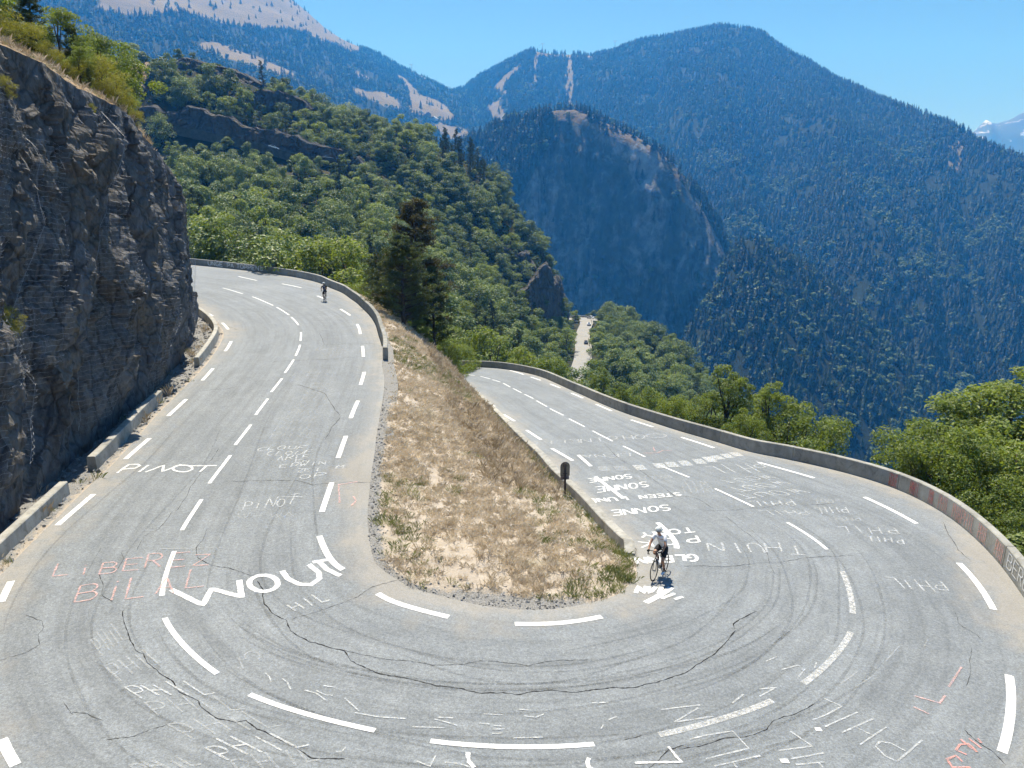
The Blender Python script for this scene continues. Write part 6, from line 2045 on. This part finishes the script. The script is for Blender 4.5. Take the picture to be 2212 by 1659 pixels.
scatter('gravel', PB, PG, rngG.integers(0, 4, n), turns(n, rngG, .8), np.stack([sz * 1.2, sz, sz], 1), 'grey gravel along the edge of the grassy island', 'gravel')
DG = sample_grid(DV[:, 1:8], 26, rngG)
n = len(DG); sz = 0.02 + 0.11 * rngG.random(n) ** 3.5
scatter('rubble', PB, DG, rngG.integers(0, 4, n), turns(n, rngG, .8), np.stack([sz * 1.3, sz, sz], 1), 'broken stones lying in the ditch at the rock foot', 'rubble')
dg = sample_grid(DV[:, 0:6], 1.6, rngG)
ug_, vg_ = proj(dg)
nz_ = fbm(dg[:, 0] * .5, dg[:, 1] * .5, 3, 2)
dg = dg[(nz_ > 0.15) | (inpoly(ug_, vg_, [(400, 730), (440, 725), (445, 790), (400, 800)]))]
n = len(dg); sz = rngG.uniform(.7, 1.6, n)
scatter('verge_grass', TF, dg, rngG.choice([3, 4, 1, 5], n), turns(n, rngG, .15), np.stack([sz, sz, sz], 1), 'sparse tufts of grass on the verge below the rock', 'grass')
rg = sample_grid(UP[:4], 5.0, rngG)
n = len(rg); sz = rngG.uniform(.6, 1.1, n)
scatter('rim_grass', TF, rg, rngG.choice([0, 1, 2, 5, 3], n), turns(n, rngG, .2), np.stack([sz, sz, sz], 1), 'dry grass along the top of the rock', 'grass')

# ------------------------------------------------------------------ bicycles and riders
def skin_obj(name, nodes, edges, mat, parent, sub=2, root=0):
    bm = bmesh.new()
    lay = bm.verts.layers.skin.verify()
    vs = []
    for (p, r) in nodes:
        v = bm.verts.new(p)
        rr = r if hasattr(r, '__len__') else (r, r)
        v[lay].radius = rr
        vs.append(v)
    vs[root][lay].use_root = True
    for a, b in edges: bm.edges.new((vs[a], vs[b]))
    me = bpy.data.meshes.new(name); bm.to_mesh(me); bm.free()
    o = obj(name, me, mat, parent)
    m = o.modifiers.new('skin', 'SKIN'); m.use_smooth_shade = True; m.branch_smoothing = 0.6
    if sub:
        s = o.modifiers.new('sub', 'SUBSURF'); s.levels = sub; s.render_levels = sub
    return o

def part(name, geos, mat, parent, smooth=True):
    V, Fc = join(geos) if isinstance(geos, list) else geos
    return obj(name, mesh_from(name, V, Fc, smooth), mat, parent)

def bicycle(loc, heading, pitch, lean, label, steer=0.0):
    b = empty('bicycle', loc, heading, label, 'bicycle')
    b.rotation_mode = 'ZYX' if False else 'XYZ'
    b.rotation_euler = (lean, -pitch, heading)
    Rw, hz_ = 0.335, 0.335
    BB = (-.07, 0, .27); ST = (-.22, 0, .80); HT, HB = (.38, 0, .86), (.41, 0, .72)
    rear, front = (-.49, 0, hz_), (.50, 0, hz_)
    fr_ = part('frame', [tube_geo([BB, ST], .016, 8), tube_geo([ST, HT], .016, 8), tube_geo([BB, HB], .021, 8), tube_geo([HT, HB], .020, 8),
                         tube_geo([BB, (-.3, .035, .3), (rear[0], .055, hz_)], .010, 6), tube_geo([BB, (-.3, -.035, .3), (rear[0], -.055, hz_)], .010, 6),
                         tube_geo([(-.21, .02, .77), (rear[0], .055, hz_)], .009, 6), tube_geo([(-.21, -.02, .77), (rear[0], -.055, hz_)], .009, 6)], M['carbon'], b)
    part('bottle', [tube_geo([(.10, 0, .43), (.22, 0, .57)], .036, 10), tube_geo([(.22, 0, .57), (.24, 0, .59)], .018, 8)], M['bottle'], fr_)
    part('fork', [tube_geo([HB, (.43, .045, .66), (front[0], .055, hz_)], [.018, .014, .010], 6), tube_geo([HB, (.43, -.045, .66), (front[0], -.055, hz_)], [.018, .014, .010], 6)], M['carbon'], b)
    part('saddle', [tube_geo([(-.38, 0, .94), (-.32, 0, .955), (-.2, 0, .955), (-.10, 0, .95)], [.05, .072, .04, .018], 10), tube_geo([ST, (-.245, 0, .94)], .013, 8)], M['black'], b)
    hb = []
    for s in (1, -1):
        hb.append(tube_geo([(.44, 0, .95), (.44, s * .18, .95), (.50, s * .21, .955), (.55, s * .21, .92), (.545, s * .21, .86), (.48, s * .21, .83), (.42, s * .21, .83)], .013, 8))
        hb.append(tube_geo([(.54, s * .21, .955), (.585, s * .21, 1.0)], [.017, .013], 8))
        hb.append(tube_geo([(.575, s * .21, .97), (.59, s * .215, .90), (.565, s * .22, .84)], .007, 6))
    hb.append(tube_geo([HT, (.375, 0, .91), (.44, 0, .95)], .016, 8))
    part('handlebar', hb, M['black'], b)
    ck = [torus_geo((BB[0], -.045, BB[2]), .095, .006, n=24, m=5), tube_geo([(BB[0], -.06, BB[2]), (BB[0], .06, BB[2])], .02, 8)]
    for s, a in ((1, -1.45), (-1, 1.69)):
        e = (BB[0] + .17 * math.cos(a), s * .075, BB[2] + .17 * math.sin(a))
        ck.append(tube_geo([(BB[0], s * .065, BB[2]), e], .011, 6))
        ck.append(box_geo((e[0], s * .125, e[2]), (.07, .085, .018)))
    part('crankset', ck, M['steel'], b)
    for nm, c in (('wheel', front), ('wheel', rear)):
        w = empty('wheel', c); w.parent = b
        part('tyre', torus_geo((0, 0, 0), Rw - .013, .0155, n=44, m=8), M['rubber'], w)
        part('rim', torus_geo((0, 0, 0), Rw - .036, .0105, n=44, m=6), M['carbon'], w)
        sp = [tube_geo([(0, .03 * (1 if k % 2 else -1), 0), (math.cos(k * math.pi / 9) * (Rw - .04), 0, math.sin(k * math.pi / 9) * (Rw - .04))], .0016, 3, False) for k in range(18)]
        part('spokes', sp + [tube_geo([(0, -.05, 0), (0, .05, 0)], .02, 8)], M['steel'], w)
    return b

def rider(loc, heading, pitch, lean, label, jersey, sleeves_skin=True, helmet_mat=None, standing=0.0, white_back=False):
    r = empty('person', loc, heading, label, 'person')
    r.rotation_euler = (lean, -pitch, heading)
    st = standing
    hip = (-.23 + .12 * st, 0, 1.00 + .10 * st); wst = (-.11 + .10 * st, 0, 1.16 + .10 * st); chest = (.10 + .06 * st, 0, 1.35 + .09 * st); nb = (.20 + .06 * st, 0, 1.44 + .09 * st); nk = (.255 + .06 * st, 0, 1.50 + .09 * st)
    hd = (.31 + .06 * st, 0, 1.575 + .09 * st); cr = (.29 + .06 * st, 0, 1.68 + .09 * st); ch = (.365 + .06 * st, 0, 1.525 + .09 * st)
    N = [(hip, (.115, .10)), (wst, (.10, .085)), (chest, (.115, .09)), (nb, (.06, .055)), (nk, .052), (hd, (.078, .085)), (cr, .062), (ch, .040)]
    E_ = [(0, 1), (1, 2), (2, 3), (3, 4), (4, 5), (5, 6), (5, 7)]
    sh = {}
    for s in (1, -1):
        b = len(N)
        N += [((chest[0] + .05, s * .17, chest[2] + .04), .046), ((.30 + .04 * st, s * .245, 1.17 + .06 * st), .043), ((.47, s * .225, 1.02), .030), ((.545, s * .21, .985), .034)]
        E_ += [(2, b), (b, b + 1), (b + 1, b + 2), (b + 2, b + 3)]
        sh[s] = b
    legs = {}
    for s, foot_, knee in ((1, (-.05, .115, .155), (.14, .125, .56)), (-1, (-.085, -.115, .50), (.24, -.13, .82))):
        b = len(N)
        hp = (hip[0] + .02, s * .10, hip[2] - .04)
        ank = (foot_[0] - .07, foot_[1], foot_[2] + .06)
        N += [(hp, .092), (((hp[0] + knee[0]) / 2, s * .12, (hp[2] + knee[2]) / 2 + .02), .078), (knee, .055), (((knee[0] + ank[0]) / 2 - .03, s * .118, (knee[2] + ank[2]) / 2 + .03), .050), (ank, .034), ((foot_[0] + .02, foot_[1], foot_[2]), .035), ((foot_[0] + .12, foot_[1], foot_[2] - .02), .026)]
        E_ += [(0, b), (b, b + 1), (b + 1, b + 2), (b + 2, b + 3), (b + 3, b + 4), (b + 4, b + 5), (b + 5, b + 6)]
        legs[s] = b
    skin_obj('body', N, E_, M['skin'], r)
    up = lambda p, k: (p, tuple((x + k) for x in (p if False else (0, 0))))
    g = lambda i, k, f=1.0: (N[i][0], tuple(x + k for x in (N[i][1] if hasattr(N[i][1], '__len__') else (N[i][1],) * 2)))
    mid = lambda a, b, t, rad: (tuple(N[a][0][k] * (1 - t) + N[b][0][k] * t for k in range(3)), rad)
    JN = [g(0, .035), g(1, .045), g(2, .062), (tuple((a + b) / 2 for a, b in zip(chest, nb)), (.135, .105)), g(3, .034)]; JE = [(0, 1), (1, 2), (2, 3), (3, 4)]
    for s in (1, -1):
        b = len(JN); JN += [g(sh[s], .034), mid(sh[s], sh[s] + 1, .62, .064)]; JE += [(3, b), (b, b + 1)]
    skin_obj('jersey', JN, JE, jersey, r, root=1)
    SN = [g(0, .048), mid(0, 1, .45, (.155, .137))]; SE = [(0, 1)]
    for s in (1, -1):
        b = len(SN); SN += [g(legs[s], .024), g(legs[s] + 1, .018), mid(legs[s] + 1, legs[s] + 2, .62, .078)]; SE += [(0, b), (b, b + 1), (b + 1, b + 2)]
    skin_obj('shorts', SN, SE, M['black_cloth'], r)
    for s in (1, -1):
        b = legs[s]
        skin_obj('sock', [mid(b + 3, b + 4, .45, .046), g(b + 4, .007)], [(0, 1)], M['black_cloth'] if not white_back else M['white_cloth'], r)
        f = N[b + 5][0]
        skin_obj('shoe', [((f[0] - .11, f[1], f[2] + .005), (.036, .038)), ((f[0] - .02, f[1], f[2] + .005), (.043, .038)), ((f[0] + .11, f[1], f[2] - .018), (.040, .026)), ((f[0] + .155, f[1], f[2] - .024), (.028, .018))], [(0, 1), (1, 2), (2, 3)], M['white_cloth'] if not white_back else M['grey_cloth'], r)
        # gloved hand: palm on the hood, four curled fingers and a thumb
        hx, hy, hz = N[sh[s] + 3][0]
        GN = [((hx - .05, hy, hz + .01), .030), ((hx, hy, hz + .008), (.036, .022))]; GE = [(0, 1)]
        for k in range(4):
            b2 = len(GN); oy = s * (.030 - .004 * k); ox = .028 - .020 * k; l_ = (1.0, 1.08, 1.0, .8)[k]
            GN += [((hx + ox, hy + oy, hz + .006), .010), ((hx + ox + .012 * l_, hy + oy + s * .006, hz - .026 * l_), .009), ((hx + ox + .004, hy + oy - s * .016, hz - .046 * l_), .008)]
            GE += [(1, b2), (b2, b2 + 1), (b2 + 1, b2 + 2)]
        b2 = len(GN)
        GN += [((hx - .01, hy - s * .034, hz + .002), .011), ((hx + .018, hy - s * .040, hz - .018), .010), ((hx + .036, hy - s * .030, hz - .030), .008)]
        GE += [(1, b2), (b2, b2 + 1), (b2 + 1, b2 + 2)]
        skin_obj('glove', GN, GE, M['black_cloth'], r, 1)
        # ear
        part('ear', torus_geo((hd[0] - .01, s * .082, hd[2] + .01), .016, .007, n=10, m=5), M['skin'], r)
    part('nose', tube_geo([(hd[0] + .082, 0, hd[2] + .025), (hd[0] + .104, 0, hd[2] - .012), (hd[0] + .084, 0, hd[2] - .022)], [.006, .014, .010], 6), M['skin'], r)
    part('mouth', tube_geo([(hd[0] + .084, -.022, hd[2] - .048), (hd[0] + .090, 0, hd[2] - .05), (hd[0] + .084, .022, hd[2] - .048)], .005, 5), simple('lip', (.28, .11, .09)), r)
    gl = []
    for s in (1, -1):
        gl.append(tube_geo([(hd[0] + .092, s * .008, hd[2] + .022), (hd[0] + .086, s * .045, hd[2] + .024), (hd[0] + .05, s * .078, hd[2] + .026)], [.014, .019, .010], 8))
        gl.append(tube_geo([(hd[0] + .05, s * .078, hd[2] + .026), (hd[0] - .03, s * .086, hd[2] + .03)], .004, 5))
    part('sunglasses', gl, M['lens'], r)
    # vented helmet: ribs over a dark liner
    he = empty('helmet', (hd[0] - .012, 0, hd[2] + .042)); he.parent = r
    V, Fc = [], []
    nA, nB = 18, 9
    for i in range(nA):
        a = 2 * math.pi * i / nA
        for j in range(nB):
            t = j / (nB - 1) * math.pi / 2
            V.append((math.cos(a) * math.cos(t) * .128 - .012, math.sin(a) * math.cos(t) * .096, math.sin(t) * .098))
    for i in range(nA):
        for j in range(nB - 1):
            i2 = (i + 1) % nA
            Fc.append((i * nB + j, i2 * nB + j, i2 * nB + j + 1, i * nB + j + 1))
    part('liner', (V, Fc), M['black'], he)
    rb = []
    for k in range(-3, 4):
        y0 = k * .030
        wd = math.sqrt(max(0.02, 1 - (y0 / .104) ** 2))
        rb.append(tube_geo([(.137 * wd * math.cos(t) - .012, y0, .110 * wd * math.sin(t) + .002) for t in np.linspace(-.05, math.pi + .05, 12)], [.008] + [.0125] * 10 + [.008], 6))
    rb.append(tube_geo([(.134 * math.cos(t) - .012, .101 * math.sin(t), .006) for t in np.linspace(0, 2 * math.pi, 24)], .010, 6))
    part('shell', rb, helmet_mat or M['helmet_white'], he)
    return r

def put_rider(fu, fv, ru, rv, label_b, label_r, jersey, helmet, lean=0.0, direction=None, **kw):
    f, rr = R(fu, fv), R(ru, rv)
    m = (f + rr) / 2
    d = (f - rr) if direction is None else Vector(direction)
    hd = math.atan2(d.y, d.x)
    e = Vector((math.cos(hd), math.sin(hd), 0))
    zf, zr = roadz(m.x + e.x * .5, m.y + e.y * .5), roadz(m.x - e.x * .49, m.y - e.y * .49)
    pitch = math.atan2(zf - zr, .99)
    m.z = (zf + zr) / 2 + 0.002
    bicycle(m, hd, pitch, lean, label_b)
    p = rider(m, hd, pitch, lean, label_r, jersey, helmet_mat=helmet, **kw)
    return p
put_rider(1413, 1254, 1434, 1238, 'black road bicycle ridden down through the hairpin', 'person in white jersey and black shorts riding down, wearing a white vented helmet', M['white_cloth'], M['helmet_white'], lean=0.03)
sr, lrr = pic_sl(702, 652)
q0, q1 = road_pt(sr, lrr), road_pt(sr + 1, lrr - 0.1)
put_rider(704, 654, 700, 648, 'dark road bicycle climbing the upper bend', 'person in dark cycling kit climbing away round the upper bend', M['navy_cloth'], M['helmet_white'], direction=q1 - q0 + np.array([0.25, .35, 0]), white_back=True)

# ------------------------------------------------------------------ traffic sign seen from behind
sp0 = R(1232, 1064)
s_, l_ = to_sl(sp0.x, sp0.y)
bp_ = road_pt(s_, lin(s_) + 0.72)
bz = ground_at(bp_[0], bp_[1], (ISL_BVH,)) or bp_[2]
sg = empty('traffic_sign', (bp_[0], bp_[1], bz), math.radians(8), 'round topped traffic sign seen from behind on the low wall', 'sign')
SH = 1.5
part('post', [tube_geo([(0, 0, -.4), (0, 0, SH + .03)], .05, 12)], M['post'], sg)
def plate(w, h, rtop, y, z0, th=.02):
    pts = [(-w / 2, z0), (w / 2, z0), (w / 2, z0 + h - rtop)] + ([(rtop * math.cos(t), z0 + h - rtop + rtop * math.sin(t)) for t in np.linspace(0, math.pi, 14)][1:-1] if rtop else []) + [(-w / 2, z0 + h - rtop)]
    if not rtop: pts = [(-w / 2, z0), (w / 2, z0), (w / 2, z0 + h), (-w / 2, z0 + h)]
    n = len(pts)
    V = [(x, y, z) for x, z in pts] + [(x, y + th, z) for x, z in pts]
    Fc = [tuple(range(n)), tuple(range(2 * n - 1, n - 1, -1))] + [(i, i + n, (i + 1) % n + n, (i + 1) % n) for i in range(n)]
    return V, Fc
mp_ = part('main_plate', plate(.42, .66, .21, .06, SH - .60), M['sign_back'], sg, False)
rimp = [(-.21, .055, SH - .60), (.21, .055, SH - .60), (.21, .055, SH - .15)] + [(.21 * math.cos(t), .055, SH - .15 + .21 * math.sin(t)) for t in np.linspace(0, math.pi, 16)][1:-1] + [(-.21, .055, SH - .15), (-.21, .055, SH - .60)]
part('rim', tube_geo(rimp, .014, 6), M['post'], mp_)
part('lower_plate', plate(.40, .18, 0, .06, SH - .80), simple('lower_plate_back', (.14, .13, .15), .5, .3), sg, False)
for z in (SH - .12, SH - .50, SH - .71):
    part('bracket', box_geo((0, .045, z), (.2, .05, .035)), M['post'], sg, False)

# ------------------------------------------------------------------ small cars on the far roads
def car(loc, rz, paint, label, pitch=0.0):
    c = empty('car', loc, rz, label, 'car')
    c.rotation_euler = (0, -pitch, rz)
    prof = [(-2.1, .30), (-2.12, .75), (-1.9, .95), (-1.55, 1.0), (-1.1, 1.42), (.25, 1.45), (1.0, 1.0), (1.85, .86), (2.1, .62), (2.1, .30)]
    V, Fc = [], []
    for k, (y, ins) in enumerate(((-.86, .0), (.86, .0))):
        for x, z in prof:
            yy = y * (0.86 if z > 1.1 else 1)
            V.append((x, yy, z))
    n = len(prof)
    Fc = [tuple(range(n)), tuple(range(2 * n - 1, n - 1, -1))] + [(i, i + n, (i + 1) % n + n, (i + 1) % n) for i in range(n)]
    part('body', (V, Fc), paint, c, False)
    for s in (1, -1):
        part('side_window', ([(-1.35, s * .875, 1.03), (.85, s * .875, 1.03), (.2, s * .80, 1.36), (-1.0, s * .80, 1.36)], [(0, 1, 2, 3)]), M['glass'], c, False)
    part('windscreen', ([(.98, -.7, 1.03), (.98, .7, 1.03), (.32, .62, 1.43), (.32, -.62, 1.43)], [(0, 1, 2, 3)]), M['glass'], c, False)
    part('rear_window', ([(-1.56, -.7, 1.05), (-1.56, .7, 1.05), (-1.14, .62, 1.42), (-1.14, -.62, 1.42)], [(3, 2, 1, 0)]), M['glass'], c, False)
    for x in (-1.3, 1.3):
        for s in (1, -1):
            part('wheel', tube_geo([(x, s * .70, .32), (x, s * .88, .32)], .32, 16), M['rubber'], c)
    return c
def car_on(path, u, v, off, paint, label, flip=False, up=0.06):
    uu_, vv_ = proj(path)
    i = int(np.clip(np.argmin(np.hypot(uu_ - u, vv_ - v)), 1, len(path) - 2))
    t = path[i + 1] - path[i - 1]
    rz = math.atan2(t[1], t[0])
    nn = np.array([-math.sin(rz), math.cos(rz), 0])
    p = path[i] + nn * off + np.array([0, 0, up])
    return car(p, rz + (math.pi if flip else 0), paint, label, math.atan2(t[2], math.hypot(t[0], t[1])) * (-1 if flip else 1))
car_on(LRd, 1260, 700, 1.8, M['car_grey'], 'grey car coming down just below the far hairpin')
car_on(LRd, 1258, 742, 1.7, M['car_dark'], 'dark car on the straight of the lower road')
car_on(LR2d, 1244, 687, 1.5, M['car_dark'], 'dark car at the left end of the far hairpin', up=.12)
car_on(LR2d, 1272, 689, -1.6, M['car_white'], 'white car at the right end of the far hairpin', up=.12)
car_on(TRd, 595, 330, -1.6, M['car_white'], 'white car parked on the terrace road across the hillside')
car_on(TRd, 697, 351, -1.6, M['car_grey'], 'grey car parked at the end of the terrace road')

# ------------------------------------------------------------------ chalets and lift pylons far away
def chalet(u, v, bv, w, d, h, rz, wallm, roofm, label):
    p = cast(bv, u, v)
    if p is None: return
    c = empty('chalet', p + Vector((0, 0, -1)), rz, label, 'house')
    part('wall', box_geo((0, 0, h / 2), (w, d, h)), wallm, c, False)
    o, rh = 1.0, w * .32
    V = [(-w / 2 - o, -d / 2 - o, h - .3), (0, -d / 2 - o, h + rh), (w / 2 + o, -d / 2 - o, h - .3), (w / 2 + o, -d / 2 - o, h), (0, -d / 2 - o, h + rh + .4), (-w / 2 - o, -d / 2 - o, h)]
    V += [(x, d / 2 + o, z) for x, y, z in V]
    Fc = [tuple(range(6)), tuple(range(11, 5, -1))] + [(i, i + 6, (i + 1) % 6 + 6, (i + 1) % 6) for i in range(6)]
    rf = part('roof', (V, Fc), roofm, c, False)
    part('chimney', box_geo((w * .2, d * .15, h + rh * .75), (.9, .9, 2.2)), M['plaster'], rf, False)
    part('gable', ([(-w / 2, -d / 2 + .01, h), (w / 2, -d / 2 + .01, h), (0, -d / 2 + .01, h + rh)], [(0, 1, 2)]), M['wood_wall'], c, False)
    for x in (-.28, 0, .28):
        for z in (.3, .7):
            wn = part('window', box_geo((x * w, -d / 2 - .03, z * h), (w * .12, .12, h * .2)), M['plaster'], c, False)
            part('pane', box_geo((x * w, -d / 2 - .10, z * h), (w * .09, .06, h * .16)), M['glass'], wn, False)
chalet(924, 254, BV3, 16, 18, 10, .3, M['wood_wall'], M['slate'], 'largest dark chalet at the edge of the tan meadow')
chalet(938, 261, BV3, 18, 14, 7, -.4, M['plaster'], M['pale_roof'], 'pale roofed chalet just below the largest chalet')
chalet(1022, 282, BV3, 16, 14, 8, .2, M['plaster'], M['pale_roof'], 'white chalet at the right end of the lower meadow')
chalet(990, 284, BV3, 14, 14, 8, -.1, M['wood_wall'], M['slate'], 'small dark chalet left of the white chalet')
chalet(1103, 266, BV1, 14, 12, 8, .5, M['plaster'], M['pale_roof'], 'small pale house at the foot of the ski run')
def pylon(u, v, bv, h, label, arm=8):
    p = None
    for dv in range(0, 40, 2):
        p = cast(bv, u, v + dv)
        if p is not None: break
    if p is None: return None
    c = empty('lift_pylon', p, 0, label, 'pylon')
    part('mast', [tube_geo([(sx * 2.2, sy * 2.2, -2), (sx * .5, sy * .5, h)], .35, 4) for sx in (1, -1) for sy in (1, -1)] + [tube_geo([(-2.2 + k * .28 * 1.0, -2.2 + k * .28, h * k / 6), (2.2 - (k + 1) * .28, -2.2 + (k + 1) * .28, h * (k + 1) / 6)], .2, 4) for k in range(6)], M['steel'], c)
    part('cross_arm', [tube_geo([(-arm, 0, h), (arm, 0, h)], .45, 4), tube_geo([(-arm, 0, h), (0, 0, h - 4)], .25, 4), tube_geo([(arm, 0, h), (0, 0, h - 4)], .25, 4)], M['steel'], c)
    return p + Vector((0, 0, h))
pA = pylon(1172, 112, BV1, 36, 'lift pylon on the bare saddle of the ridge')
pB = pylon(1328, 104, BV1, 34, 'lift pylon on the rising ridge right of the saddle')
pC = pylon(889, 160, BV3, 36, 'lift pylon on the left mountain skyline', 10)
pD = cast(BV1, 1085, 150)
if pA and pD:
    a, b = pA, pD + Vector((0, 0, 25))
    pts = [a.lerp(b, t) + Vector((0, 0, -12 * math.sin(math.pi * t))) for t in np.linspace(0, 1, 12)]
    V, Fc = tube_geo(pts, .45, 4)
    obj('lift_cable', mesh_from('lift_cable', V, Fc), M['steel'], label='lift cable running down from the saddle pylon', cat='cable')

# ------------------------------------------------------------------ haze
def build_haze():
    V, Fc = box_geo((0, 1900, 419), (10800, 8600, 1682))
    t = NT('haze_air')
    pv = t.n("VolumePrincipled")
    pv.inputs['Color'].default_value = (0.048, 0.33, 0.95, 1)
    pv.inputs['Density'].default_value = 0.000195
    pv.inputs['Anisotropy'].default_value = 0.25
    try: pv.inputs['Absorption Color'].default_value = (1, 1, 1, 1)
    except Exception: pass
    t.l(pv.outputs[0], t.out.inputs['Volume'])
    obj('haze', mesh_from('haze', V, Fc), t.m, kind='stuff', label='blue summer haze filling the valley air', cat='haze')
build_haze()
